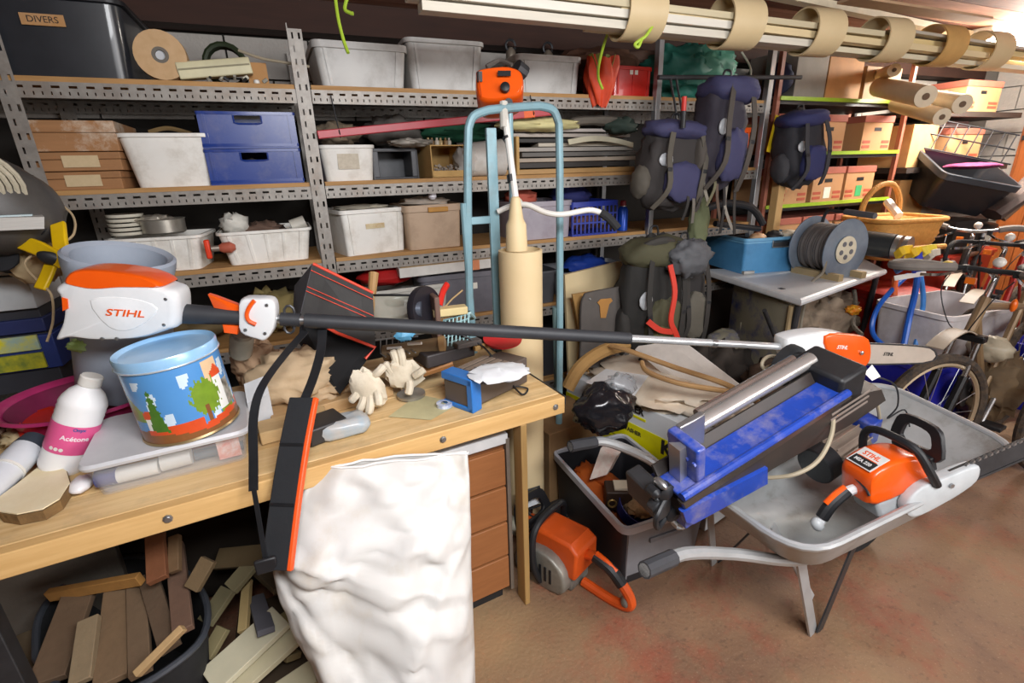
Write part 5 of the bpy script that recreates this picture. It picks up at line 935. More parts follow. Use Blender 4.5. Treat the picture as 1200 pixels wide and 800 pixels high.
for i, (a, c, w, z, col) in enumerate(oc):
    p, q_ = atz(a[0], a[1], z-.03), atz(c[0], c[1], z+.03)
    S('wood_offcut', ['wide dull plank at the left of the trug', 'narrow light batten beside the wide left plank', 'broad brown board in the middle of the trug', 'grey brown batten right of the broad board', 'dark batten leaning at the right of the trug', 'orange brown cross piece lying over the trug boards', 'dark board at the right rim of the trug', 'reddish block standing at the back of the trug', 'short block beside the reddish standing one', 'olive block at the right back of the trug', 'thin pale splinter lying near the trug rim', 'dim board outside the trug at the far left'][i], 'wood offcut', B().strap([p, q_], w, .022, (_RR)), mt(col, .8, col2=None, sc=6, stretch=(4, 4, 4), bump=.15), 'wood offcuts in and by the trug', bev=.002)
oc2 = [((245, 800), (330, 722), .11, .20, '#ddd6b8', 'topmost cream board on the offcut heap by the white sack'), ((262, 815), (345, 742), .09, .16, '#d4cbaa', 'cream board just under the topmost one'), ((270, 690), (300, 655), .06, .30, '#8f8564', 'olive grey block at the top of the heap'), ((240, 730), (268, 690), .06, .26, '#7a7254', 'green grey block by the trug rim'), ((285, 740), (290, 680), .03, .22, '#c8ae78', 'yellowish upright batten in the heap'), ((300, 700), (312, 740), .05, .22, '#6a6a72', 'grey slab behind the cream boards'), ((325, 815), (370, 785), .07, .12, '#cfc8a8', 'cream board at the bottom against the sack'), ((300, 745), (345, 770), .05, .10, '#8c7a54', 'brown batten under the cream boards'), ((255, 655), (330, 648), .07, .33, '#6d5c40', 'dim flat board at the back of the heap'), ((242, 770), (262, 735), .05, .12, '#a89a70', 'khaki batten leaning low by the trug'), ((290, 655), (330, 690), .05, .28, '#5f5340', 'dark slanted batten beside the strap'), ((340, 760), (330, 720), .05, .10, '#9c8a5c', 'tan batten touching the sack')]
for a, c, w, z, col, lb in oc2:
    p, q_ = atz(a[0], a[1], z), atz(c[0], c[1], z+.05)
    S('wood_offcut', lb, 'wood offcut', B().strap([p, q_], w, .02, _RR*.9-_F*.3), mt(col, .75, sc=6, bump=.1), 'wood offcuts heaped beside the trug', bev=.002)
hb_ = T('offcut_crate', 'wooden crate under the heap of cream offcuts', 'crate', (-.2, 1.5, 0)); P(hb_, 'body', B().bb(-.42, -.10, 1.3, 1.7, 0, .10), mt('#4a3c2c', .8), world=True, bev=.004)
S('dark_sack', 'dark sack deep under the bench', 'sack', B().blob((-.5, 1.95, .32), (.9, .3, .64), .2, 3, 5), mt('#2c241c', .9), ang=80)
S('grey_slab', 'pale grey slab leaning at the far left below the bench', 'slab', B().box((-.98, 1.75, .30), (.5, .04, .56), R(6)), mt('#6d675e', .8, bump=.2), bev=.004)
# ================================================================ MIDDLE OF THE ROOM
m_tr = mt('#86aab4', .45, .1, col2='#6d929c', sc=9, dirt='#7a6a58', dsc=12, damt=.25)
YT = 1.93
tk = T('hand_truck', 'pale blue tubular hand truck standing behind the bench corner', 'hand truck', (.85, YT, 0))
def ty(a, c): return aty(a, c, YT)
fr = spl([ty(551, 375), ty(549, 300), ty(548, 200), ty(549, 150)], 3)+spl([ty(549, 150), ty(555, 136), ty(572, 129)], 4)[1:]+spl([ty(572, 129), ty(600, 126), ty(632, 124)], 3)[1:]+spl([ty(632, 124), ty(648, 129), ty(655, 145)], 5)[1:]+[ty(656, 200), ty(656, 300), ty(656, 400), ty(655, 500), ty(653, 585)]
low = ty(551, 375); fr = [V((low.x, YT, .04))]+fr
P(tk, 'tube_frame', B().tube(fr, .0165, 10), m_tr, world=True)
P(tk, 'side_rail', B().rod(ty(543, 238), V((ty(557, 370).x, YT, .05)), .014), m_tr, world=True)
P(tk, 'flat_upright', B().bb(ty(573, 250).x, ty(584, 250).x, YT-.012, YT-.006+.012, .05, ty(578, 150).z), m_tr, world=True, bev=.002)
P(tk, 'inner_tube', B().rod((ty(600, 200).x, YT+.02, .05), (ty(600, 135).x, YT+.02, ty(600, 132).z), .012), m_tr, world=True)
P(tk, 'cross_bar', B().box(ty(563, 258), (.11, .02, .03)), m_tr, world=True, bev=.003)
for z in (.12, .7, 1.5): P(tk, 'cross_bar', B().bb(ty(551, 300).x, ty(655, 300).x, YT+.0, YT+.015, z, z+.03), m_tr, world=True, bev=.003) if z < .5 else None
P(tk, 'toe_plate', B().bb(.74, 1.10, 1.72, YT, .004, .012), m_dsteel, world=True)
P(tk, 'axle', B().rod((.62, YT+.12, .12), (1.16, YT+.12, .12), .012), m_dsteel, world=True)
for x in (.60, 1.18): P(tk, 'wheel', B().lathe([(.03, -.025), (.08, -.02), (.12, -.015), (.12, .015), (.08, .02), (.03, .025)], 20, FR((x, YT+.12, .12), (0, 1, 0), (1, 0, 0))), m_rub, world=True)
P(tk, 'back_brace', B().rod((1.03, YT+.01, 1.0), (1.12, YT+.14, .12), .012), mt('#5e7474', .5), world=True)
tbm = mt('#dcc69c', .6, col2='#cfb686', sc=4)
tc_ = T('cardboard_tube', 'tall cream tube with round base standing in front of the truck', 'tube', (.83, 1.80, 0))
P(tc_, 'tube', B().lathe([(.088, .05), (.088, 1.30), (.080, 1.302), (.078, 1.25)], 36, FZ((.80, 1.80, 0))), tbm, world=True)
P(tc_, 'base', B().lathe([(.13, 0), (.13, .03), (.10, .06), (.088, .07)], 36, FZ((.80, 1.80, 0))), mt('#d8d2bc', .6), world=True)
P(tc_, 'cone', B().lathe([(.044, 1.30), (.040, 1.40), (.030, 1.42), (.018, 1.50), (.012, 1.505)], 24, FZ((.785, 1.80, 0))), tbm, world=True)
bc_ = T('brush_cutter', 'petrol brush cutter with orange engine standing upside down by the truck', 'brush cutter', att(590, 100, 1.98))
P(bc_, 'shaft', B().rod(att(590, 122, 1.90), att(606, 246, 1.90), .013), m_white, world=True); P(bc_, 'shaft_sleeve', B().rod(att(590, 120, 1.9), att(591, 150, 1.9), .017), mt('#c9c6bc', .5), world=True)
for a, c, a2, c2 in ((593, 160, 594, 163), (598, 205, 599, 213)): P(bc_, 'shaft_band', B().rod(att(a, c, 1.9), att(a2, c2, 1.9), .0145), m_black, world=True)
ME = FR(att(586, 97, 1.98), _RR, _UU)
P(bc_, 'engine_cover', pil(B(), ME, smooth2([(557, 88), (560, 80), (590, 76), (606, 79), (613, 86), (613, 104), (604, 113), (580, 118), (562, 116), (557, 105)], 3), -.08, .09, .14), m_to, world=False, ).o.matrix_local = Matrix.Translation(-V(bc_.M.translation)) @ ME
P(bc_, 'recoil_cap', B().lathe([(.018, -.012), (.018, .006), (.008, .01)], 14, FR(att(592, 102, 1.88), _RR, -_F)), m_black, world=True)
P(bc_, 'label_plate', B().box((0, 0, 0), (.05, .003, .02), M=None), m_black).o.matrix_local = Matrix.Translation(-V(bc_.M.translation)) @ FR(att(591, 86, 1.885), _RR, _UU)
P(bc_, 'tank_seam', B().tube([att(586+a, c, 1.885) for a, c in ((-26, 86), (-24, 98), (-22, 112))], .002, 5), mt('#b84010', .5), world=True)
P(bc_, 'air_vent', B().box(att(562, 90, 1.89), (.015, .02, .035)), m_black, world=True)
P(bc_, 'gearbox', B().blob(att(585, 117, 1.99), (.09, .08, .05), .15, 3, 2), mt('#b9b6ae', .4, .5), world=True); P(bc_, 'fuel_cap', B().rod(att(596, 120, 1.93), att(596, 120, 1.90), .016), m_dsteel, world=True); P(bc_, 'muffler', B().rod(att(605, 78, 2.02), att(615, 86, 2.05), .03), m_dsteel, world=True)
P(bc_, 'spark_lead', B().tube(spl([att(570, 78, 2.0), att(585, 71, 2.02), att(600, 76, 2.0)], 5), .008, 7), mt('#5c5650', .5), world=True)
P(bc_, 'handle_bar', B().tube(spl([att(583, 248, 1.98), att(600, 241, 1.97), att(618, 240, 1.95), att(640, 249, 1.93), att(660, 251, 1.92), att(690, 246, 1.92), (att(706, 250, 1.92))], 6), .011, 10), m_white, world=True)
P(bc_, 'rubber_grip', B().tube(spl([att(704, 249, 1.92), att(714, 256, 1.92), att(724, 268, 1.92)], 5), .017, 10), m_rub, world=True); P(bc_, 'bar_clamp', B().blob(att(606, 240, 1.98), (.05, .05, .06), .1, 3, 2), mt('#c9c2b4', .5), world=True)
# pale boards and the perforated dark board leaning on the shelf
lb = T('leaning_board', 'large cream board leaning against the lower shelving', 'board', (1.65, 2.35, 0))
P(lb, 'panel', B().loft([[aty(662, 322, 2.4), aty(728, 306, 2.5), V((2.18, 2.34, .0)), V((1.32, 2.26, 0.0))], [p+V((0, .02, 0)) for p in (aty(662, 322, 2.4), aty(728, 306, 2.5), V((2.18, 2.34, 0)), V((1.32, 2.26, 0)))]]), mt('#d2bf96', .7, col2='#c2ad82', sc=3), world=True, smooth=False)
lb2 = T('leaning_board', 'narrow ochre board between the cream panel and the dark board', 'board', (1.6, 2.2, 0))
P(lb2, 'panel', B().loft([[aty(671, 345, 2.28), aty(728, 336, 2.32), V((2.0, 2.2, .2)), V((1.43, 2.16, .2))], [p+V((0, .015, 0)) for p in (aty(671, 345, 2.28), aty(728, 336, 2.32), V((2.0, 2.2, .2)), V((1.43, 2.16, .2)))]]), mt('#bb9156', .7), world=True, smooth=False)
cbd = T('kneeling_board', 'dark grey board with a hand hole and rounded corners', 'board', (1.7, 2.2, .3)); MK = FR(aty(705, 370, 2.2), (1, .05, 0), (0, .12, 1))
out = smooth2([onp(MK, a, c) for a, c in ((684, 346), (690, 342), (722, 336), (732, 338), (735, 400), (733, 425), (684, 430), (680, 400), (680, 360))], 3); hole = [onp(MK, a, c) for a, c in ((698, 354), (702, 350), (714, 349), (716, 352), (712, 356), (708, 372), (702, 372), (701, 358))]
P(cbd, 'board', pil(B(), MK, out, -.01, .01, .02, px=False, steps=1), mt('#55504c', .7, col2='#3c3836', sc=8), world=False).o.matrix_local = cbd.M.inverted() @ MK
P(cbd, 'hand_hole', B().prism(hole, .004, FR((0, -.012, 0), (1, 0, 0), (0, -1, 0))), mt('#a8783c', .8)).o.matrix_local = cbd.M.inverted() @ MK
for a, c in ((690, 350), (728, 345), (690, 425)): x, z = onp(MK, a, c); P(cbd, 'rivet', B().lathe([(.008, 0), (.004, .004)], 8, FR((x, -.011, z), (1, 0, 0), (0, -1, 0))), m_steel).o.matrix_local = cbd.M.inverted() @ MK
# ---- hanging rucksacks and panniers
def pack(name, label, cx, cy, cz, w, d, h, cols, seed, tilt=0, extra=0):
    M = FZ((cx, cy, cz), 0) @ Matrix.Rotation(R(tilt), 4, 'Y')
    th = T(name, label, 'rucksack', M)
    a, b2, c3 = [mt(c, .8, bump=.2, bsc=30, sc=9) for c in cols]
    P(th, 'main_bag', B().blob((0, 0, 0), (w, d, h), .16, 2, seed, 28, 20, sq=.75), a, ang=85)
    P(th, 'lid_flap', B().blob((0, -.02, h*.40), (w*1.04, d*1.1, h*.24), .15, 2, seed+1, 24, 14, sq=.8), b2, ang=85)
    P(th, 'front_pocket', B().blob((w*.05, -d*.5, -h*.18), (w*.62, d*.35, h*.46), .15, 2, seed+2, 24, 14, sq=.75), b2, ang=85)
    for s in (-1, 1):
        P(th, 'shoulder_strap', B().strap(spl([(s*w*.22, -d*.52, h*.42), (s*w*.30, -d*.66, h*.1), (s*w*.26, -d*.70, -h*.25), (s*w*.38, -d*.4, -h*.5)], 4), .032, .008, (1, 0, 0)), c3, bev=.002)
        P(th, 'side_pocket', B().blob((s*w*.5, -.02, -h*.2), (w*.22, d*.6, h*.38), .15, 3, seed+3), c3, ang=85)
        P(th, 'buckle', B().box((s*w*.29, -d*.70, -h*.05), (.028, .012, .02)), m_black, bev=.002)
    P(th, 'haul_loop', B().tube(spl([(-.03, 0, h*.5), (-.02, 0, h*.58), (.02, 0, h*.58), (.03, 0, h*.5)], 4), .006, 6), m_black)
    P(th, 'reflector_patch', B().blob((-w*.28, -d*.5, h*.06), (w*.22, .02, h*.14), .1, 2, seed), mt('#b8bcc0', .4), ang=80)
    return th
p1 = aty(785, 195, 2.25); pack('rucksack', 'blue and grey rucksack hanging left, its flap folded down', p1.x, 2.25, p1.z, .40, .2, .44, ('#34302f', '#3c3c5e', '#565148'), 4, 4)
p2 = aty(848, 160, 2.18); pack('rucksack', 'tall navy rucksack hanging highest with white patch on its side', p2.x-.03, 2.20, p2.z, .29, .24, .55, ('#332f3a', '#3a3a5c', '#4c4640'), 7, 6)
p3 = aty(778, 330, 2.15); r3_ = pack('rucksack', 'black and olive rucksack with orange red straps hanging low', p3.x-.05, 2.20, p3.z-.12, .40, .22, .72, ('#262523', '#4e4c36', '#2e2c29'), 9, 0)
M0 = r3_.M
P(r3_, 'red_strap', B().strap(spl([(-.02, -.17, .24), (.0, -.20, .1), (-.02, -.21, -.05), (.02, -.21, -.13), (.06, -.20, -.2)], 5), .03, .008, (1, 0, 0)), mt('#d23a28', .6)); P(r3_, 'red_strap', B().strap(spl([(-.14, -.17, -.05), (-.08, -.2, -.1), (.0, -.21, -.12)], 4), .03, .008, (0, 0, 1)), mt('#d23a28', .6)); P(r3_, 'collar_roll', B().tube([V((-.03+.11*math.cos(a), -.06-.05*math.sin(a), .30+.06*math.sin(a))) for a in [PI*k/10 for k in range(-2, 13)]], .022, 8), mt('#3a3834', .8))
P(r3_, 'olive_panel', B().blob((.0, -.13, -.22), (.17, .08, .24), .12, 2, 3, sq=.7), mt('#6a6a48', .8, bump=.2), ang=85)
p4 = aty(822, 335, 2.1); pack('rucksack', 'grey and black rucksack hanging low beside the trestle table', p4.x, 2.25, p4.z-.08, .26, .2, .62, ('#2a2828', '#5c584e', '#35322f'), 14, -3)
p5 = V((3.05, 2.3, 0)); q5 = aty(934, 176, 2.42); pack('rucksack', 'small black and blue rucksack hanging alone near the archive boxes', q5.x, 2.42, q5.z, .34, .22, .46, ('#26262c', '#2c305c', '#3a3a3e'), 16, -6)
p6 = aty(742, 325, 2.25); S('grey_pouch', 'light grey padded pouch at the left of the low rucksacks', 'pouch', B().blob((p6.x, 2.2, p6.z+.05), (.08, .08, .12), .2, 3, 3), mt('#9aa3a8', .6), ang=80)
fl = T('water_flask', 'thin red topped bottle standing among the hanging rucksacks', 'bottle', aty(801, 170, 2.1)); P(fl, 'body', B().rod(aty(800, 150, 2.1), aty(801, 130, 2.1), .014), m_black, world=True); P(fl, 'cap', B().rod(aty(801, 130, 2.1), aty(802, 113, 2.1), .012), mt('#c83028', .4), world=True)
hr = T('hanging_rail', 'dark rail above the hanging rucksacks tied to the shelving posts', 'rail', aty(820, 120, 2.4)); P(hr, 'rail', B().rod((1.9, 2.4, 2.05), (2.98, 2.4, 2.09), .012), m_dsteel, world=True)
for x in (1.98, 2.02, 2.28, 2.42): P(hr, 'hook', B().tube(spl([(x, 2.4, 2.06), (x, 2.38, 2.0), (x, 2.34, 1.9), (x, 2.32, 1.82)], 3), .006, 6), m_black, world=True)
random.seed(8)
for i in range(9):
    a = 806+i*7+random.uniform(-3, 3); c = 195+random.uniform(-5, 20); lens = random.uniform(40, 70)
    S('loose_strap', ['black webbing strap dangling left of the navy rucksack tail', 'grey webbing strap dangling in front of the black frame bar', 'short dark webbing strap dangling near the orange crate', 'long pale webbing strap dangling over the frame bar', 'khaki webbing strap dangling in the middle of the tangle', 'brownish webbing strap dangling right of the khaki one', 'blackish webbing strap dangling near the blue tool crate', 'light grey webbing strap dangling close to the post', 'last dark webbing strap dangling beside the wooden post'][i], 'strap', B().strap(spl([aty(a, c, 2.15), aty(a+random.uniform(-5, 5), c+lens*.5, 2.12), aty(a+random.uniform(-6, 6), c+lens, 2.14)], 4), .018, .004, (1, 0, 0)), mt(['#2c2a28', '#6b665e', '#3a3633', '#8c867a', '#6c6850', '#5c4c40', '#262423', '#8f8a80', '#33302d'][i], .7), 'straps dangling from the rucksacks')
fb = T('exercise_bar', 'black padded frame bar behind the dangling straps', 'bar', aty(860, 245, 2.3)); P(fb, 'bar', B().tube(spl([aty(825, 245, 2.3), aty(850, 238, 2.3), aty(880, 243, 2.3), aty(894, 262, 2.3)], 5), .022, 10), m_black, world=True); P(fb, 'bar', B().rod(aty(838, 262, 2.3), aty(890, 268, 2.3), .018), m_black, world=True)
S('crumpled_clothes', 'grey padded garment bulging between the low rucksacks and table', 'garment', B().blob(aty(808, 302, 2.05), (.26, .16, .2), .3, 3, 6, 30, 18), mt('#5a5c60', .7, col2='#3c3c3e'), ang=80)
S('crumpled_clothes', 'olive green garment hanging above the grey padded one', 'garment', B().blob(aty(818, 262, 2.3), (.12, .1, .34), .3, 4, 8, 24, 18), mt('#6e7454', .85, bump=.2), ang=80)
oc_ = T('orange_crate', 'bright orange slatted crate behind the navy rucksack', 'crate', FZ((2.72, 2.80, Z2)))
P(oc_, 'base', B().bb(-.17, .17, -.17, .17, 0, .012), mt('#e85a1c', .4)); P(oc_, 'rim', rim_b(.34, .34, .25, .004, .03, .01), mt('#e85a1c', .4))
for i in range(12): x = -.165+i*.03; P(oc_, 'slat', B().bb(x-.008, x+.008, -.17, -.164, .01, .225), mt('#e85a1c', .4, col2='#d04a12'))
for i in range(8): y = -.16+i*.045; P(oc_, 'slat', B().bb(-.17, -.165, y-.008, y+.008, .01, .225), mt('#e85a1c', .4, col2='#d04a12'))
P(oc_, 'contents', B().blob((0, .02, .11), (.3, .28, .2), .3, 4, 3), mt('#a04a20', .8), kind='stuff')
S('yellow_strap', 'yellow curved strap beside the chrome shelving post', 'strap', B().strap(spl([aty(911, 135, 2.5), aty(906, 155, 2.5), aty(900, 178, 2.5)], 4), .03, .006, (1, 0, 0)), mt('#e0c020', .5))
wp = T('wooden_post', 'pale wooden post below the lone hanging rucksack', 'post', (3.05, 2.45, 0)); x_ = aty(911, 240, 2.48).x; P(wp, 'post', B().bb(x_-.03, x_+.03, 2.46, 2.52, 0, 1.80), mt('#c9a26a', .7, stretch=WOODZ), world=True, bev=.004)
# ---- trestle table with blue tool crate and cable drum
tz = .90
tbl = T('folding_table', 'white folding table top with taped edge carrying the blue crate', 'table', (3.0, 2.1, 0))
tp = [atz(824, 316, tz), atz(936, 352, tz), atz(1032, 318, tz), V((0, 0, 0))]
tp = [atz(825, 315, tz), atz(938, 350, tz), atz(1036, 315, tz), V((4.05, 2.55, tz)), V((2.75, 2.58, tz))]
P(tbl, 'top', B().loft([[p-V((0, 0, .04)) for p in tp], tp]), mt('#cdcfd0', .4, col2='#b8bcbe', sc=3), world=True, bev=.004)
P(tbl, 'edge_trim', B().tube([tp[0]-V((0, 0, .02)), tp[1]-V((0, 0, .02)), tp[2]-V((0, 0, .02))], .021, 8), mt('#d8dadb', .4), world=True)
for p, q_ in ((tp[1], (2.60, 1.95)), (tp[2], (3.7, 2.2)), (tp[0], (2.6, 2.55))): P(tbl, 'leg', B().rod(p*.93+V((.2, .15, -.04+.07)), (p.x+.15, p.y+.15, 0), .018), m_dsteel, world=True)
P(tbl, 'tape_mark', B().box(atz(916, 338, tz+.001), (.03, .03, .002)), m_dsteel, world=True)
P(tbl, 'brace', B().rod(tp[1]+V((-.2, .05, -.05)), tp[1]+V((.05, .12, -.32)), .012), m_dsteel, world=True)
stx = T('tarp_cabinet', 'dusty cloth box with blue splashes beneath the white table', 'box', (2.75, 2.2, 0)); m_sp = mt('#a9a28c', .6, col2='#8f8872', sc=4, dirt='#2f4088', dsc=6, damt=.9)
c1_, c2_, c3_ = atz(862, 330, tz-.05), atz(940, 358, tz-.05), atz(1000, 335, tz-.05)
P(stx, 'front_panel', B().loft([[V((p.x, p.y, z)) for p in (c1_+V((.02, .03, 0)), c2_+V((-.01, .05, 0)), c2_+V((.3, .32, 0)), c1_+V((.35, .3, 0)))] for z in (.0, .40, .84)]), m_sp, world=True, bev=.01, ang=60)
P(stx, 'plastic_edge', B().rod(V((c2_.x-.01, c2_.y+.05, .02)), V((c2_.x-.01, c2_.y+.05, .84)), .02), mt('#a8926c', .7), world=True)
P(stx, 'bulging_pocket', B().blob((c1_.x+.16, c1_.y-.14, .55), (.36, .16, .26), .15, 3, 4, 26, 16, sq=.7), m_sp, world=True, ang=80)
P(stx, 'bulging_pocket', B().blob((c1_.x-.02, c1_.y-.02, .42), (.3, .2, .2), .15, 3, 7, 26, 16, sq=.7), m_sp, world=True, ang=80)
bcm = mt('#4f8fbe', .35, col2='#3f7dac', dirt='#1c3c5c', damt=.2)
CB = T('tool_crate', 'open blue metal tool crate with latches on the white table', 'crate', FR(atz(905, 319, tz)+V((.09, .29, 0)), atz(946, 316, tz)-atz(866, 322, tz), (0, 0, 1)))
_u = (atz(945, 312, tz)-atz(862, 321, tz)).length; w, d, h = .52, .60, .235
P(CB, 'body', tub_b(w, d, h, .006, .97, .02), bcm); P(CB, 'rim', rim_b(w, d, h, .006, .018, .02), mt('#6aa6cc', .35)); P(CB, 'rim', rim_b(w, d, h-.022, .004, .012, .02), mt('#6aa6cc', .35))
P(CB, 'hasp_frame', B().tube([(-.06, -d/2-.006, h-.02), (-.06, -d/2-.008, h-.065), (.07, -d/2-.008, h-.065), (.07, -d/2-.006, h-.02)], .004, 6), m_steel); P(CB, 'hasp_recess', B().bb(-.056, .066, -d/2-.004, -d/2+.004, h-.062, h-.022), m_dsteel)
for x in (-.21, .2): P(CB, 'corner_foot', B().bb(x-.04, x+.04, -d/2-.012, -d/2+.03, 0, .022), mt('#b8b8b4', .4, .5), bev=.004)
P(CB, 'contents', B().blob((0, .0, .13), (.44, .5, .17), .3, 5, 4), mt('#3a3c40', .7, col2='#1f2023', sc=12), kind='stuff')
for i, (x, y, z, dx, c, lb_) in enumerate([(-.10, -.08, .19, .12, '#c9a27c', 'tan leather glove tip poking out of the blue crate'), (.03, -.08, .2, .12, '#202022', 'black knob handle in the middle of the blue crate'), (.14, -.08, .2, .14, '#d8ccb4', 'cream rag corner at the right of the blue crate')]):
    S('glove' if i == 0 else 'tool_knob' if i == 1 else 'rag', lb_, 'tool', B().blob(CB.M @ V((x, y-.12, z+.03)), (dx, .1, .07), .25, 4, i+2), mt(c, .6), ang=80)  # glove tip, black tool knob and rag corner
# cable drum
dr_ = atz(985, 325, tz); MD = FR(dr_+V((.0, .12, .175)), (-.05, -1, 0), (0, 0, 1))
cd = T('cable_drum', 'blue flanged cable drum wound with grey cable, standing on the table', 'cable drum', MD)
MX = Matrix.Rotation(R(90), 4, 'Y')
for s in (-1, 1): P(cd, 'flange', B().lathe([(.02, s*.10), (.180, s*.115), (.190, s*.118), (.190, s*.124), (.02, s*.112)], 40, MX), mt('#8e9aa8', .3, .3, col2='#6c7a8c'))
P(cd, 'hub_plate', B().lathe([(.07, .12), (.085, .124), (.085, .128), (.001, .128)], 28, MX), mt('#d8d0b8', .5))
for k in range(5): a = 2*PI*k/5; P(cd, 'hub_hole', B().lathe([(.016, .1285), (.016, .131)], 12, MX @ Matrix.Translation((.045*math.cos(a), .045*math.sin(a), 0))), mt('#6c6c70', .6))
for k in range(11):
    x = -.092+k*.0184; r = .135+.006*math.sin(k*2.1); P(cd, 'cable_turn', B().tube([V((x, r*math.cos(a), r*math.sin(a))) for a in [2*PI*i/32 for i in range(32)]], .0115, 7, closed=True), mt('#67625f', .6, col2='#4b4745'))
P(cd, 'core', B().rod((-.1, 0, 0), (.1, 0, 0), .125, n=28), mt('#57524f', .7))
for s in (-1, 1): P(cd, 'cradle_beam', B().bb(-.14, .20, s*.10-.02, s*.10+.02, -.175, -.135), mt('#b09a72', .8, bump=.3))
P(cd, 'loose_end', B().tube(spl([(.10, -.13, -.02), (.13, -.17, -.12), (.12, -.25, -.2), (.12, -.27, -.4), (.13, -.27, -.6)], 6), .009, 7), mt('#8c8474', .6, col2='#5c564c'))
for s in (1,):
    P(cd, 'carry_frame', B().tube(spl([(-.02, .03, -.16), (-.10, .05, .1), (-.08, .04, .215), (.0, .03, .225), (.24, .0, .215)], 6), .010, 8), m_dsteel); P(cd, 'carry_grip', B().rod((.06, .02, .225), (.26, 0, .215), .018), mt('#5c5c60', .6))
# floor crate
gc = T('stacking_crate', 'grey rimmed black stacking crate on the floor behind the chainsaw', 'crate', FR((1.175, 1.55, 0), (1, -.02, 0), (0, 0, 1)))
w, d, h = .40, .60, .30
P(gc, 'body', tub_b(w, d, h-.02, .006, .94, .03), mt('#2a2a2e', .5, col2='#212125')); P(gc, 'rim', rim_b(w, d, h, .012, .035, .03), mt('#bfc1ca', .45, col2='#aeb0b8'), bev=.003); P(gc, 'end_panel', B().loft([[(-.17, -.283, .02), (.17, -.283, .02), (.175, -.278, .03), (-.175, -.278, .03)], [(-.18, -.303, .27), (.18, -.303, .27), (.185, -.29, .265), (-.185, -.29, .265)]]), mt('#8c8d92', .5))
P(gc, 'handle_lip', B().box((0, -.302, .20), (.16, .012, .02)), mt('#7c7d82', .5), bev=.003); P(gc, 'filler', B().blob((0, 0, .1), (.34, .5, .16), .2, 4, 2), mt('#2c221c', .8), kind='stuff')
GM = gc.M
S('leather_pouch', 'rust orange leather pouch lying in the floor crate', 'pouch', B().blob(GM @ V((-.08, .02, .20)), (.20, .42, .09), .25, 3, 5, 30, 16, M=Matrix.Rotation(R(12), 3, 'X')), mt('#b8591c', .5, col2='#8c3c12'), ang=80)
S('leather_strap', 'long orange brown strap in the floor crate', 'strap', B().strap(spl([GM @ V(p) for p in ((-.12, .2, .24), (-.06, .02, .255), (.02, -.12, .25), (.10, -.22, .22))], 5), .06, .012, (1, 0, 0)), mt('#a84c1c', .5))
S('card_box', 'white red speckled card standing up in the floor crate', 'card', B().loft([[atz(a, c, z) for a, c, z in ((691, 562, .30), (711, 556, .34), (722, 535, .40), (704, 525, .40))], [atz(a, c, z)+V((.05, .03, 0)) for a, c, z in ((691, 562, .30), (711, 556, .34), (722, 535, .40), (704, 525, .40))]]), mt('#e0dad2', .6, col2='#c87a6a', sc=25), smooth=False)
lk = T('lock_box', 'dark brown lock box with brass ring in the floor crate', 'box', atz(722, 578, .3)); LM = FR(atz(724, 580, .28), (1, -.5, 0), (0, 0, 1)); P(lk, 'body', B().box((0, 0, 0), (.11, .09, .09)), mt('#3c2c24', .5), bev=.006).o.matrix_local = lk.M.inverted() @ LM; P(lk, 'white_plate', B().box((.02, 0, .05), (.08, .06, .012)), mt('#d8cdb8', .5), bev=.002).o.matrix_local = lk.M.inverted() @ LM; P(lk, 'brass_ring', B().tube([V((.018*math.cos(a), 0, .018*math.sin(a))) for a in [2*PI*i/12 for i in range(12)]], .004, 6, closed=True)if 0 else B().tube([LM @ V((-.03+.017*math.cos(a), -.05, -.005+.017*math.sin(a))) for a in [2*PI*i/12 for i in range(12)]], .004, 6, closed=True), mt('#b89a5c', .4, .6), world=True)
bt = T('biscuit_tub', 'round blue tub of pale scraps tipped in the floor crate', 'tub', atz(750, 590, .28)); TB = FR(atz(752, 590, .27), (1, -.3, -.3), (.5, -.5, .75)); P(bt, 'body', B().lathe([(.09, -.06), (.10, .0), (.096, .0), (.086, -.05), (.001, -.05)], 28, TB), mt('#3a48a0', .4), world=True); P(bt, 'scraps', B().blob(TB @ V((0, 0, -.01)), (.14, .14, .06), .4, 8, 3), mt('#cdb48c', .7, col2='#8c6c48', sc=60), world=True, kind='stuff')
# pressure washer carton
u_ = V((-.22, .97, 0)).normalized(); v_ = V((.97, .22, 0)).normalized(); o_ = V((1.50, 1.36, 0)); kh = .49
KB = FR(o_+V((0, 0, 0)), -u_, (0, 0, 1))     # x runs towards the camera along the printed face
kb = T('washer_carton', 'white and yellow pressure washer carton behind the floor crate', 'carton', KB)
L_ = .95
P(kb, 'body', B().bb(-L_, 0, .002, .50, 0.01, kh), mt('#d9dde0', .5, col2='#c9cdd2', sc=3), bev=.003, smooth=False)
_kh = onp(KB, 759, 486); _yb = onp(KB, 765, 508)[1]; P(kb, 'yellow_band', B().bb(-L_, 0, -.001, .003, .08, _yb), mt('#e6e010', .45)); P(kb, 'yellow_band', B().bb(_kh[0]-.26, _kh[0]-.01, -.0012, .003, _kh[1]-.045, _kh[1]-.033), mt('#e6e010', .45))
def kt(s, size, x, z, m, bold=.0): P(kb, 'lettering', text_b(s, size, FR((x, -.0022, z), (1, 0, 0), (0, -1, 0)), .0006, bold), m)
_kh = onp(KB, 759, 486); kt('KÄRCHER', .052, _kh[0]-.14, _kh[1]+.0, m_ink, .002); kt('PRESSURE WASHER', .030, _kh[0]-.16, _yb-.04, mt('#4a4820', .6), .001); _kx = onp(KB, 782, 527); kt('K4', .10, _kx[0]+.02, _kx[1], m_ink, .004)
for k in range(4): P(kb, 'text_line', B().bb(-.70+.04*k, -.42, -.0014, .003, .262-k*.02, .268-k*.02), mt('#8a8820', .6))
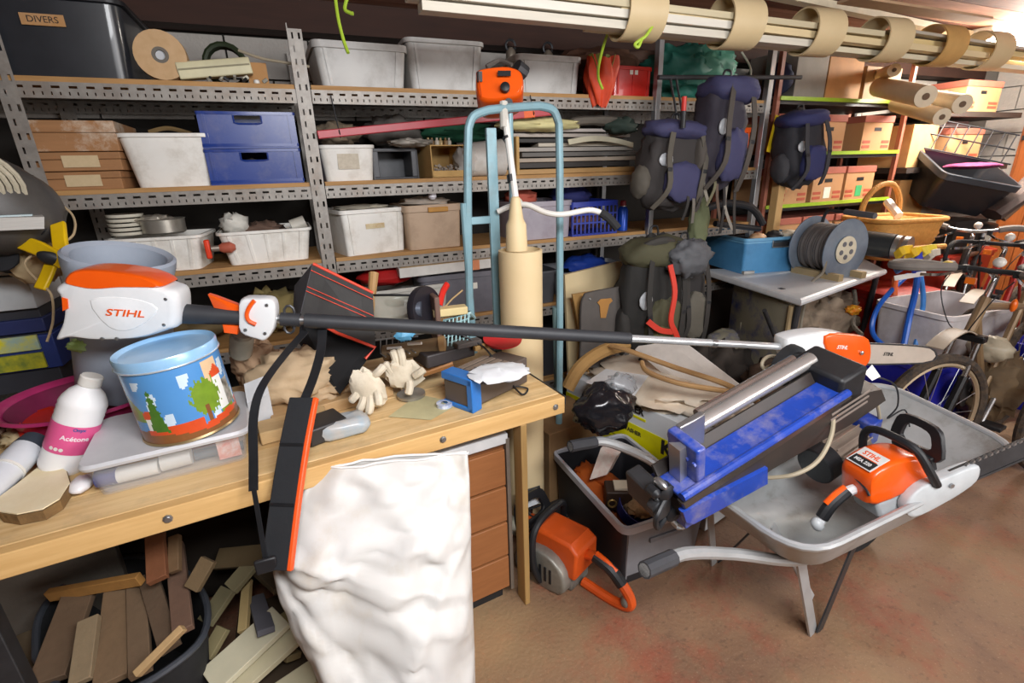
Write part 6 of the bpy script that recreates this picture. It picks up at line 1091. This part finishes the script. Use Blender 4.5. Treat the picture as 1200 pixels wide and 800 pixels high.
S('white_sheeting', 'large crumpled white plastic sheeting piled on the washer carton', 'sheeting', B().blob(o_-(-u_)*.50+v_*.24+V((0, 0, kh+.03)), (1.0, .52, .15), .35, 3, 4, 48, 24, M=Matrix.Rotation(R(100), 3, 'Z')), mt('#d8ccba', .5, col2='#b89c7c', sc=5, amt=.7), ang=85)
S('white_board', 'smooth white foam board leaning behind the sheeting', 'board', B().loft([[atz(748, 405, .75), atz(800, 398, .80), atz(878, 458, .60), atz(800, 450, .55)], [atz(748, 405, .75)+V((0, .03, -.03)), atz(800, 398, .80)+V((0, .03, -.03)), atz(878, 458, .60)+V((0, .03, -.03)), atz(800, 450, .55)+V((0, .03, -.03))]]), mt('#e4ddd6', .5), bev=.003)
S('carton_flap', 'white carton flap standing left of the sheeting', 'card', B().loft([[atz(a, c, .56) for a, c in ((686, 448), (710, 432), (760, 440), (742, 466))], [atz(a, c, .60) for a, c in ((686, 448), (710, 432), (760, 440), (742, 466))]]), mt('#dfe2e4', .6), smooth=False)
bb_ = T('black_bag', 'glossy black bin bag knotted beside the washer carton', 'bag', atz(710, 480, .55)); P(bb_, 'bag', B().blob(att(708, 478, 1.98), (.25, .19, .20), .22, 2.2, 6, 40, 26), mt('#16161a', .22, col2='#222226'), world=True, ang=90)
P(bb_, 'clear_wrap', B().blob(att(726, 455, 2.0), (.14, .1, .12), .4, 4, 3), mt('#b0b4b8', .2, alpha=.4), world=True, ang=90)
hz = T('garden_hose', 'ochre hose looping over the white sheeting', 'hose', att(800, 430, 2.2)); mh = mt('#b08a5c', .5, col2='#946f44')
P(hz, 'hose', B().tube(spl([att(716, 405, 2.5), att(740, 412, 2.4), att(790, 430, 2.3), att(850, 450, 2.15), att(890, 472, 2.0)], 7), .013, 8), mh, world=True); P(hz, 'hose', B().tube(spl([att(752, 424, 2.3), att(760, 436, 2.25), att(800, 450, 2.2), att(865, 460, 2.1)], 7), .012, 8), mh, world=True)
S('ochre_foam_roll', 'ochre foam pipe curving behind the black bin bag', 'pipe', B().tube(spl([att(665, 455, 2.5), att(680, 430, 2.5), att(705, 412, 2.55), att(735, 403, 2.6)], 6), .035, 10), mt('#a8824c', .8, bump=.2))
S('brown_box', 'plain brown carton in the shadow behind the handle of the barrow', 'carton', B().box((1.10, 2.02, .20), (.34, .3, .40), R(8)), mt('#8c6c48', .8), bev=.004)
tw = T('tripod_lamp', 'small black work lamp frame under the bench beside the leg', 'lamp', (.80, 1.62, .1)); P(tw, 'frame', B().tube([att(606, 578, 2.2), att(632, 570, 2.2), att(638, 590, 2.15), att(610, 600, 2.15)], .006, 6, closed=True), m_black, world=True); P(tw, 'lens', B().loft([[att(608, 580, 2.2), att(630, 573, 2.2), att(636, 588, 2.16), att(612, 597, 2.16)], [att(608, 580, 2.22), att(630, 573, 2.22), att(636, 588, 2.18), att(612, 597, 2.18)]]), mt('#c8ccd0', .4), world=True); P(tw, 'post', B().rod(att(622, 585, 2.2), (.80, 1.75, 0), .01), m_black, world=True)
S('fabric_scraps', 'white and brown fabric scraps under the right end of the table', 'fabric', B().blob((3.3, 2.2, .52), (.6, .3, .42), .4, 4, 9, 36, 20), mt('#a89680', .8, col2='#5c4c40', sc=6, amt=.9), ang=85)
S('dark_heap', 'dark heap of stored things behind the washer carton', 'heap', B().blob((2.3, 2.25, .25), (.8, .5, .5), .4, 4, 3, 36, 20), mt('#2a2420', .85, col2='#4c4238', sc=6), ang=85)
S('toy_bricks', 'orange and yellow pieces on top of the fabric scraps', 'toy', B().blob(att(1000, 363, 3.3), (.1, .08, .06), .4, 4, 3), mt('#e06a1c', .5, col2='#d8b828', sc=30, amt=1))
S('dust_cover', 'brown dust cover hanging in the gap right of the sheeting', 'cover', B().blob((2.35, 1.75, .40), (.5, .3, .3), .3, 3, 9, 30, 18), mt('#4c3a2c', .85, col2='#2c221a'), ang=85)
# ================================================================ CEILING BUNDLE AND LAMP
YC = 1.95
lamp = T('tube_lamp', 'glowing fluorescent tube lamp on the ceiling at the far right', 'lamp', (5.2, 2.3, 2.36))
P(lamp, 'housing', B().box((5.2, 2.3, 2.425), (1.3, .12, .03)), m_white, world=True, bev=.004)
for y in (2.26, 2.34): P(lamp, 'tube', B().rod((4.58, y, 2.385), (5.82, y, 2.385), .016, n=12), mt('#fff6e4', .5, emit=14.0), world=True)
for x in (4.57, 5.83): P(lamp, 'end_socket', B().box((x, 2.3, 2.39), (.03, .13, .05)), m_white, world=True)
mr_ = mt('#d2bd94', .5, col2='#bda77c', sc=4)
for i, (a, c) in enumerate(((746, 20), (862, 22), (955, 42), (1034, 53), (1098, 62), (1152, 72))):
    x = aty(a, c, YC).x; wd = .085
    S('pipe_ring_hanger', ['first cut pipe ring holding the laths, nearest the camera', 'second pipe ring from the camera, above the teal tarpaulin', 'third pipe ring from the camera, above the lone rucksack', 'fourth pipe ring from the camera, above the archive boxes', 'fifth pipe ring from the camera, ochre coloured, above the paper rolls', 'sixth pipe ring, the farthest, close to the lamp'][i], 'pipe ring', B().lathe([(.096, -wd), (.103, -wd), (.103, wd), (.096, wd), (.096, -wd)], 40, FR((x, YC, 2.195), (.10, 1, 0), (1, -.10, 0)), cap=False), mr_ if i != 4 else mt('#c39a5c', .5), 'pipe rings under the ceiling')
random.seed(41)
lt_ = [(.50, 2.6, 1.925, 2.122, .06, .03, '#d6d0c0', 'wide white lath at the left end, lowest of the bundle'), (.46, 1.9, 1.925, 2.158, .09, .03, '#e2ddd0', 'thick cream lath ending above the grey crates'), (.55, 1.55, 1.95, 2.20, .10, .02, '#c9c2b0', 'short greyish lath above the white ones'), (1.2, 4.9, 1.98, 2.13, .08, .025, '#d8cfb4', 'long pale lath running through all the pipe rings'), (1.3, 3.9, 1.915, 2.165, .05, .03, '#dcc89c', 'yellowish lath on the near side of the bundle'), (2.0, 5.2, 1.95, 2.19, .06, .03, '#e0c88e', 'golden lath above the third and fourth rings'), (.44, 1.1, 1.99, 2.19, .12, .02, '#a59c88', 'dull batten end poking out at the left'), (2.4, 5.6, 2.02, 2.16, .05, .03, '#c6ac7c', 'tan lath running toward the lamp'), (1.0, 2.9, 1.89, 2.192, .03, .025, '#cbbf9e', 'narrow beige lath beside the teal tarpaulin'), (3.0, 4.5, 1.93, 2.225, .09, .015, '#b8b0a0', 'grey board inside the far rings')]
for x0, x1, y, z, dy, dz, c, lb_ in lt_:
    S('lath', lb_, 'lath', B().loft([[(x0, y-dy/2, z), (x0, y+dy/2, z), (x0, y+dy/2, z+dz), (x0, y-dy/2, z+dz)], [(x1, y-dy/2+.01, z-.02 if x1 > 3 else z), (x1, y+dy/2+.01, z-.02 if x1 > 3 else z), (x1, y+dy/2+.01, z+dz-.02 if x1 > 3 else z+dz), (x1, y-dy/2+.01, z+dz-.02 if x1 > 3 else z+dz)]]), mt(c, .6, sc=3, stretch=(1, 10, 10)), 'laths bundled under the ceiling', bev=.002, smooth=False)
S('ceiling_batten', 'long cream batten fixed under the ceiling boards', 'batten', B().loft([[(1.9, 2.10, 2.395), (1.9, 2.16, 2.395), (1.9, 2.16, 2.43), (1.9, 2.10, 2.43)], [(4.6, 2.35, 2.395), (4.6, 2.41, 2.395), (4.6, 2.41, 2.43), (4.6, 2.35, 2.43)]]), mt('#dcd0b4', .6), smooth=False)
S('ceiling_batten', 'short end of a cream batten right of the rings at the ceiling', 'batten', B().box((3.3, 1.98, 2.36), (1.2, .1, .012)), mt('#b89878', .6), smooth=False)
mgr = mt('#a9c83c', .5, col2='#88a82c')
for lb_, pts in (('yellow green string hanging before the dark DIVERS box', [(84, -10, 1.9), (94, 8, 1.9), (102, 30, 1.9), (108, 54, 1.9)]), ('green cord loop hanging near the upright', [(392, -10, 1.8), (396, 20, 1.8), (402, 45, 1.8), (408, 62, 1.8)]), ('short bent green cord beside the green loop', [(408, -6, 1.8), (404, 10, 1.8), (410, 15, 1.8), (414, 16, 1.8)]), ('green stalk hanging from the first ring to the orange bag', [(725, 15, 2.0), (712, 40, 2.1), (703, 70, 2.2), (701, 90, 2.3), (706, 104, 2.35)]), ('green cord knot dangling right of the first ring', [(765, 30, 1.98), (757, 42, 1.98), (750, 47, 1.98), (744, 52, 1.98), (748, 55, 1.98), (752, 46, 1.98)])):
    S('hanging_string', lb_, 'string', B().tube(spl([att(*p) for p in pts], 6), .0065, 7), mgr)
# ================================================================ ARCHIVE SHELVES
ar = T('archive_rack', 'metal rack with lime green shelf edges full of archive boxes', 'rack', (3.9, 2.85, 0))
mg_ = mt('#9cc030', .45); AZ = [2.005, 1.655, 1.30, .95]
for z in AZ:
    P(ar, 'shelf', B().bb(3.08, 4.45, 2.62, 3.1, z-.035, z), m_dsteel, world=True); P(ar, 'green_edge', B().bb(3.08, 4.45, 2.605, 2.62, z-.012, z+.012), mg_, world=True)
for x in (3.07, 4.46):
    for y in (2.63, 3.08): P(ar, 'post', B().bb(x-.015, x+.015, y-.015, y+.015, 0, 2.3), mt('#a0604c', .5), world=True)
m_arc = mt('#bd9064', .8, col2='#ab7e52', sc=5); m_arl = mt('#a8604e', .75, col2='#985040'); m_ar2 = mt('#b05038', .7)
def abox(label, x, y, z, w=.33, h=.245, d=.4, rz=0, white=False):
    t = T('archive_box', label, 'box', FZ((x, y+d/2, z), rz), 'archive boxes with red striped fronts')
    bd = P(t, 'body', B().bb(-w/2, w/2, -d/2, d/2, 0, h), m_arc, bev=.002, smooth=False); P(t, 'lid', B().bb(-w/2-.005, w/2+.005, -d/2-.005, d/2+.005, h-.035, h+.012), m_arl, bev=.002, smooth=False)
    P(bd, 'hand_hole', B().box((0, -d/2-.0005, h*.66), (.08, .003, .025)), m_black)
    for k in (0, 1):
        for s in (-1, 1): P(bd, 'red_band', B().box((s*w*.33, -d/2-.0006, h*(.16+.14*k)), (w*.26, .002, .02)), m_ar2)
    if white: P(t, 'label_card', B().box((0, -d/2-.001, h*.30), (.07, .003, .08)), m_paper if white is True else white)
    return t
for r_, (z, xs_) in enumerate(((AZ[1], (3.28, 3.64, 4.18)), (AZ[2], (3.34, 3.72, 4.08)), (AZ[3], (3.32, 3.68, 4.04)))):
    for i, x in enumerate(xs_):
        abox([['half hidden archive box behind the lone rucksack, upper row', 'archive box in the middle of the upper row', 'archive box at the right of the upper row'], ['archive box right below the lone rucksack', 'archive box with white card in the middle row', 'archive box with green mark in the middle row'], ['archive box behind the blue tool crate, bottom row', 'archive box behind the cable drum, bottom row', 'archive box behind the wicker handle, bottom row']][r_][i], x, 2.63, z+.001, rz=random.uniform(-1, 1), white=(True if (r_, i) == (1, 1) else mt('#40b070', .6) if (r_, i) == (1, 2) else False))
for i, (x, w, h, c) in enumerate(((3.38, .3, .3, '#8f8a80'), (3.72, .36, .26, '#b98650'), (4.14, .4, .22, '#a88a68'))):
    S('carton', ['grey carton standing on top of the archive rack', 'brown carton in the middle on top of the archive rack', 'low beige carton at the right on top of the archive rack'][i], 'carton', B().box((x, 2.84, AZ[0]+h/2+.013), (w, .4, h)), mt(c, .75), bev=.003, smooth=False)
S('navy_bundle', 'navy cloth bundle on top of the archive rack by the chrome post', 'bundle', B().blob((3.16, 2.72, AZ[0]+.13), (.16, .2, .2), .2, 3, 3), mt('#232b48', .8), ang=80)
sr = T('side_rack', 'dark shelf unit beyond the archive rack with cartons', 'rack', (5.2, 2.85, 0))
for z in (1.95, 1.53, 1.10): P(sr, 'shelf', B().bb(4.5, 5.95, 2.55, 3.1, z-.04, z), mt('#3a322e', .6), world=True)
for x in (4.5, 5.93): P(sr, 'post', B().bb(x, x+.03, 3.05, 3.1, 0, 2.1), m_dsteel, world=True)
S('carton', 'plain pale brown carton between the archive boxes and the red lidded one', 'carton', B().box((4.70, 2.78, 1.532+.16), (.36, .38, .32), R(3)), mt('#c79d68', .7, col2='#b78a54'), bev=.003, smooth=False)
abox('large archive box alone on the farther dark shelf', 5.22, 2.56, 1.532, w=.48, h=.28)
abox('farthest archive box partly hidden under the paper rolls', 5.35, 2.58, 1.952, w=.5, h=.22)
S('grey_binder', 'grey flat binder lying on the far archive box', 'binder', B().box((5.1, 2.78, 1.86), (.5, .3, .05)), mt('#5c5a5c', .6), bev=.003)
S('carton', 'carton leaning on the lower far shelf behind the wicker handle', 'carton', B().box((4.75, 2.75, 1.10+.17), (.3, .3, .33), R(-8)), mt('#c59860', .7), bev=.003, smooth=False)
S('white_bag', 'crumpled whitish bag beside the leaning carton', 'bag', B().blob((5.05, 2.70, 1.22), (.5, .3, .36), .3, 3, 4), mt('#bcb0a4', .6, col2='#a08c7c'), ang=80)
mrl = mt('#d8c8ac', .6, col2='#c4b294')
for i, (a, c, a2, c2, t1, t2, r) in enumerate(((1030, 102, 1085, 113, 3.5, 3.0, .062), (1068, 112, 1128, 122, 3.5, 3.0, .055), (1050, 122, 1104, 137, 3.5, 3.05, .05), (1030, 88, 1048, 82, 3.6, 3.3, .04), (1060, 118, 1108, 118, 3.7, 3.2, .06))):
    th = T('paper_roll', ['thick paper roll with hollow end, lying highest at the left', 'long paper roll with pinkish end, reaching farthest right', 'slim paper roll lying lowest', 'short roll end pointing up left', 'paper roll wedged between the two longest'][i], 'paper roll', att(a2, c2, t2), 'paper rolls on the far shelf')
    P(th, 'roll', B().rod(att(a, c, t1), att(a2, c2, t2), r, n=24), mrl, world=True); d_ = (att(a2, c2, t2)-att(a, c, t1)).normalized()
    P(th, 'hollow_core', B().rod(att(a2, c2, t2), att(a2, c2, t2)+d_*.004, r*.32, n=14), mt('#6a5440', .8), world=True)
# ================================================================ BIKES
def bicycle(label, M, col, wheelc='#4a3c30', bars='butterfly', fork='#1c1c1e', group=None, steer=0):
    t = T('bicycle', label, 'bicycle', M, group); fr_ = mt(col, .4, .2, dirt='#7a6248', dsc=9, damt=.5); fk = mt(fork, .3, .4)
    for hx in (0, -1.06):
        st = steer if hx == 0 else 0; WX = FR((hx, 0, .34), (math.cos(st), math.sin(st), 0), (-math.sin(st), math.cos(st), 0))
        wl = P(t, 'wheel', B().tube([WX @ V((.292*math.cos(a), .292*math.sin(a), 0)) for a in [2*PI*i/48 for i in range(48)]], .012, 6, closed=True), mt('#a8957a', .45, .4))
        P(wl, 'tyre', B().tube([WX @ V((.325*math.cos(a), .325*math.sin(a), 0)) for a in [2*PI*i/48 for i in range(48)]], .024, 8, closed=True), mt('#2c2825', .85, col2='#6a543c', sc=30, bump=.5, bsc=90))
        P(wl, 'hub', B().rod((hx, -.05, .34), (hx, .05, .34), .022), m_steel)
        for k in range(16):
            a = 2*PI*k/16; P(wl, 'spoke', B().rod(WX @ V((0, 0, .02*(1 if k % 2 else -1))), WX @ V((.29*math.cos(a), .29*math.sin(a), 0)), .0016, n=4), m_steel)
    for s in (-1, 1):
        P(t, 'fork_leg', B().rod((0, s*.055, .34), (-.115, s*.055, .56), .021), fk); P(t, 'fork_stanchion', B().rod((-.115, s*.055, .56), (-.19, s*.05, .735), .013), m_chrome)
    P(t, 'fork_crown', B().box((-.19, 0, .745), (.05, .15, .035)), fk, bev=.006)
    P(t, 'front_mudguard', B().strap(spl([(-.20, 0, .76), (-.08, 0, .80), (.06, 0, .79), (.16, 0, .755)], 4), .07, .006, (0, 1, 0)), mt('#a89a88', .5)); 
    P(t, 'head_tube', B().rod((-.20, 0, .77), (-.285, 0, .93), .024), fr_); P(t, 'stem', B().tube([(-.285, 0, .93), (-.33, 0, 1.03), (-.25, 0, 1.07)], .016, 10), m_chrome)
    for p, q_, r in (((-.27, 0, .89), (-.84, 0, .80), .019), ((-.23, 0, .83), (-.62, 0, .31), .024), ((-.62, 0, .31), (-.86, 0, .92), .018)): P(t, 'frame_tube', B().rod(p, q_, r), fr_)
    for s in (-1, 1):
        P(t, 'chain_stay', B().rod((-.62, s*.03, .31), (-1.06, s*.06, .34), .011), fr_); P(t, 'seat_stay', B().rod((-.83, s*.02, .78), (-1.06, s*.06, .34), .009), fr_)
        P(t, 'crank_arm', B().rod((-.62, s*.06, .31), (-.62+s*.12, s*.07, .31-s*.11), .012), m_steel); P(t, 'pedal', B().box((-.62+s*.12, s*.12, .31-s*.11), (.08, .09, .022)), m_black, bev=.003)
    P(t, 'chainring', B().lathe([(.03, -.002), (.09, -.002), (.095, 0), (.09, .002), (.03, .002)], 28, FR((-.62, -.055, .31), (1, 0, 0), (0, 1, 0))), m_dsteel)
    P(t, 'seat_post', B().rod((-.86, 0, .92), (-.885, 0, .99), .013), m_steel); P(t, 'saddle', B().blob((-.88, 0, 1.01), (.27, .15, .06), .05, 2, 2, M=Matrix.Rotation(R(-2), 3, 'Y')), m_black)
    if bars == 'butterfly':
        pts = [(-.25, 0, 1.07), (-.24, .10, 1.075), (-.10, .26, 1.07), (-.11, .36, 1.065), (-.24, .38, 1.06), (-.36, .30, 1.05), (-.36, .12, 1.04)]
    elif bars == 'drop': pts = [(-.25, 0, 1.07), (-.25, .2, 1.07), (-.12, .22, 1.06), (-.07, .22, .99), (-.12, .22, .93), (-.24, .22, .92)]
    else: pts = [(-.25, 0, 1.07), (-.25, .1, 1.08), (-.29, .2, 1.10), (-.34, .31, 1.09)]
    for s in (-1, 1):
        ps = spl([(x, y*s, z) for x, y, z in pts], 5); P(t, 'handlebar', B().tube(ps, .0125, 8), m_steel if bars == 'flat' else m_rub); P(t, 'grip', B().tube(ps[-9:] if bars != 'butterfly' else ps[6:-3], .0225, 8), mt('#7d7771', .8, col2='#5e5853'))
        P(t, 'brake_lever', B().strap(spl([(-.24, s*.10, 1.06), (-.15, s*.16, 1.04), (-.14, s*.24, 1.03)], 4), .014, .006, (0, 0, 1)), m_chrome); P(t, 'brake_clamp', B().box((-.245, s*.10, 1.07), (.03, .03, .035)), m_black, bev=.004)
        P(t, 'brake_cable', B().tube(spl([(-.15, s*.12, 1.05), (-.04, s*.10, .98), (-.06, s*.04, .82), (-.18, 0, .76)], 5), .0028, 5), m_black)
    P(t, 'light', B().blob((-.22, .03, 1.12), (.05, .05, .05), .05, 2, 1), mt('#d8d4cc', .3)); P(t, 'reflector', B().box((-.2, -.05, 1.02), (.02, .04, .03)), mt('#e8741c', .3))
    return t
bA = bicycle('nearest bicycle with dusty bronze frame and looped handlebar behind the barrow', FR((2.83, 1.24, 0), (-.975, -.10, 0), (0, 0, 1)), '#8a7254', steer=R(-17))
bB = bicycle('bicycle with black tyres cut by the right edge of the frame', FR((3.50, .98, 0), (-.99, .10, 0), (0, 0, 1)), '#6b5c48', bars='flat')
bC = bicycle('red bicycle with dropped bars in the second row at the right', FR((3.85, 1.62, 0), (-.97, -.18, 0), (0, 0, 1)), '#b02420', bars='drop')
bD = bicycle('farthest bicycle with raised flat handlebar by the black tote', FR((4.35, 1.98, 0) , (-.95, -.3, 0), (0, 0, 1)) @ Matrix.Rotation(R(4), 4, 'Y'), '#2c2a2c', bars='flat')
# ================================================================ THINGS ROUND THE BIKES
def tote(name, label, c, w, d, h, col, rz=0, z=0, cat='tub', rimc=None, lid=None):
    t = T(name, label, cat, FZ((c[0], c[1], z), rz)); m = mt(col, .45, col2=None, dirt='#6c5c50', damt=.3)
    P(t, 'body', tub_b(w, d, h, .006, .9, .05), m); P(t, 'rim', rim_b(w, d, h, .012, .03, .05), mt(rimc, .45) if rimc else m, bev=.003)
    if lid: P(t, 'lid', B().loft([rrect(w+.04, d+.04, .05, h+.002), rrect(w+.04, d+.04, .05, h+.025), rrect(w-.06, d-.06, .03, h+.045)]), mt(lid, .4))
    return t
tote('red_tub', 'tall red lidded tub behind the blue hose', (3.86, 2.10), .44, .4, .70, '#9c1c14', -8, lid='#a42418')
tote('red_tub', 'second red tub farther back below the basket', (5.1, 2.5), .8, .5, .82, '#b8321e', 4, lid='#c03c28')
tote('white_tub', 'greyish white tub stacked on the blue tub behind the looped handlebar', (3.66, 1.67), .64, .44, .30, '#d4d0d2', -5, z=.445)
tote('blue_tub', 'deep blue tub behind the front wheel of the nearest bicycle', (3.55, 1.66), .62, .46, .44, '#1c24b0', -6)
tote('blue_tub', 'second deep blue tub farther right behind the bicycles', (4.5, 1.35), .6, .4, .45, '#1c24a8', 4)
hs_ = T('blue_hose', 'coil of bright blue hose hanging at the table corner', 'hose', (3.45, 1.95, .9)); mbh = mt('#1e62c8', .35, col2='#164ca4')
P(hs_, 'hose', B().tube(spl([att(1064, 322, 3.05), att(1045, 340, 3.0), att(1028, 362, 2.98), (att(1022, 385, 2.98)), att(1030, 400, 3.0), att(1050, 412, 3.05)], 6), .014, 8), mbh, world=True)
P(hs_, 'hose', B().tube(spl([att(1076, 318, 3.0), att(1072, 345, 2.98), att(1066, 370, 2.96), (att(1058, 410, 2.96))], 6), .017, 8), mbh, world=True); P(hs_, 'hose', B().tube(spl([att(1078, 318, 3.05), att(1082, 350, 3.02), att(1078, 380, 3.0), (att(1072, 410, 3.0))], 6), .014, 8), mt('#3f8ad8', .35), world=True)
P(hs_, 'hose_end', B().rod(att(1049, 325, 3.0), att(1048, 346, 3.0), .016), mt('#e8641c', .5), world=True); P(hs_, 'white_tag', B().strap([att(1048, 326, 2.95), att(1085, 320, 2.95)], .03, .005, _UU), m_white, world=True)
bk = T('wicker_basket', 'golden wicker basket with tall hoop handle behind the drum', 'basket', (4.3, 2.45, .92)); BM = FZ((4.10, 2.34, .90), -12); mwk = mt('#d0964a', .7, col2='#9c6828', sc=40, bump=.5, bsc=80)
bs_ = [rrect(.56*k, .40*k, .10, z, 4) for k, z in ((.82, 0), (.86, .03), (.84, .05), (.90, .08), (.88, .10), (.94, .13), (.92, .15), (.98, .18), (.96, .20), (1.02, .28))]
P(bk, 'body', B().loft([[BM @ p for p in r_] for r_ in bs_]+[[BM @ p for p in rrect(.54, .38, .1, .28, 4)], [BM @ p for p in rrect(.5, .3, .1, .02, 4)]]), mwk, world=True, ang=180)
P(bk, 'rim', B().tube([BM @ p for p in rrect(.58, .42, .10, .285, 5)], .018, 8, closed=True), mwk, world=True); P(bk, 'handle', B().tube(spl([BM @ V((x, .0, z)) for x, z in ((-.30, .25), (-.28, .42), (-.18, .52), (-.06, .52), (.02, .40), (.03, .2))], 5), .02, 8), mwk, world=True)
P(bk, 'tray_edge', B().tube(spl([BM @ V(p) for p in ((-.30, -.26, .09), (.0, -.27, .10), (.2, -.26, .10))], 4), .02, 8), mwk, world=True)
S('wicker_tray', 'low wicker tray edge left of the cable drum', 'tray', B().tube([V((3.55+.18*math.cos(a), 2.5+.12*math.sin(a), .98)) for a in [2*PI*i/24 for i in range(24)]], .03, 8, closed=True), mwk)
cy = T('camera_lens_tube', 'black cylinder with chrome and yellow rings lying by the basket', 'cylinder', att(1040, 285, 3.4)); a_, b_2 = att(1010, 284, 3.5), att(1048, 289, 3.35); d_ = (b_2-a_).normalized()
P(cy, 'body', B().rod(a_, b_2, .085, n=24), mt('#2e3234', .3), world=True)
for k in range(2): P(cy, 'chrome_ring', B().rod(b_2+d_*(.005+k*.05), b_2+d_*(.035+k*.05), .08, n=24), m_steel, world=True); P(cy, 'yellow_mark', B().box(b_2+d_*(.02+k*.05)+V((-.02, -.06, -.05)), (.03, .02, .04)), mt('#e8c818', .5), world=True)
th = T('yellow_straps', 'yellow and blue webbing heaped behind the looped handlebar', 'straps', att(1075, 300, 2.9))
for i, (a, c, a2, c2, cl, w) in enumerate(((1050, 300, 1068, 292, '#e0b818', .05), (1064, 302, 1082, 293, '#e0b818', .05), (1076, 300, 1096, 291, '#e8d040', .05), (1070, 318, 1082, 295, '#3340b8', .04), (1048, 316, 1075, 308, '#4a6aa8', .06), (1085, 305, 1100, 295, '#c8c0b0', .04))): P(th, 'webbing', B().strap(spl([att(a, c, 2.95), att((a+a2)/2, (c+c2)/2-3, 2.9), att(a2, c2, 2.95)], 4), w, .02, _UU), mt(cl, .6), world=True, bev=.003)
S('yellow_ball', 'small yellow knob above the handlebar stem', 'knob', B().blob(att(1110, 311, 2.55), (.06, .05, .05), .1, 2, 2), mt('#e0c030', .5))
bt_ = T('black_tote', 'black plastic tote tilted high at the far right', 'tote', (4.9, 2.35, 1.1)); TMx = FR(att(1118, 216, 3.95), (1, -.45, -.22), (-.05, -.55, 1))
b = tub_b(.62, .42, .30, .01, .8, .05); b.v = [tuple(TMx @ (V(p)+V((0, 0, -.15)))) for p in b.v]; P(bt_, 'body', b, mt('#232428', .35), world=True)
b = rim_b(.62, .42, .30, .012, .05, .05); b.v = [tuple(TMx @ (V(p)+V((0, 0, -.15)))) for p in b.v]; P(bt_, 'rim', b, mt('#3c444c', .3), world=True, bev=.004)
P(bt_, 'stand', B().bb(4.75, 5.2, 2.25, 2.5, .86, 1.12), mt('#2c2826', .8), world=True)
S('magenta_mesh', 'magenta woven mesh lying in the tilted black tote', 'mesh', B().blob(TMx @ V((.0, -.02, .17)), (.46, .32, .05), .12, 3, 3), mt('#8c2460', .8, col2='#3a1830', sc=40, amt=1), ang=80)
wc = T('wire_tray', 'black wire tray standing behind the tilted black tote', 'wire tray', TMx @ V((0, .25, .2)))
for k in range(9): x = -.42+k*.1; P(wc, 'wire', B().rod(TMx @ V((x, .20, .16)), TMx @ V((x+.06, .34, .34)), .005, n=5), m_black, world=True)
for s, z in ((.20, .16), (.27, .25), (.34, .34)): P(wc, 'wire', B().rod(TMx @ V((-.44, s, z)), TMx @ V((.46, s, z)), .006, n=6), m_black, world=True)
S('folded_pushchair', 'dusky folded frame with fabric right of the black tote', 'frame', B().tube(spl([TMx @ V(p) for p in ((.28, -.2, -.1), (.45, -.1, .1), (.60, .05, .32), (.66, .1, .42))], 5), .06, 8, flat=1.6), mt('#5c504c', .7, col2='#3c3634'))
S('folded_pushchair', 'thin brown rail beside the dusky folded frame', 'rail', B().rod(TMx @ V((.40, -.2, -.12)), TMx @ V((.72, .05, .30)), .02), mt('#8a6c54', .6))
S('white_bar', 'short white bar poking out of the wicker basket', 'bar', B().rod(att(1040, 236, 3.7), att(1053, 253, 3.6), .03, n=8), m_white)
S('rope_heap', 'pale chain and rope dangling from the table corner', 'rope', B().tube(spl([att(1001, 340, 3.4), att(1003, 360, 3.35), att(1000, 380, 3.3), att(1010, 392, 3.2)], 5), .014, 6), mt('#8a8274', .7, col2='#5c564c', sc=60, amt=1))
S('orange_reflector', 'orange oval reflector among the bicycles at the right edge', 'reflector', B().blob(att(1188, 358, 2.6), (.04, .03, .07), .05, 2, 1), mt('#f07018', .3))
S('white_helmet_vent', 'grey white curved helmet lying between the bicycles', 'helmet', B().blob(att(1160, 408, 2.7), (.16, .2, .14), .25, 4, 4), mt('#b0a690', .5, col2='#6c6454', sc=12), ang=80)
S('brown_pannier', 'muddy brown tube and bag tangle at the right edge', 'tangle', B().blob(att(1160, 450, 2.9), (.3, .3, .45), .4, 4, 8, 30, 20), mt('#6a563c', .85, col2='#3c3228', sc=9), ang=80)
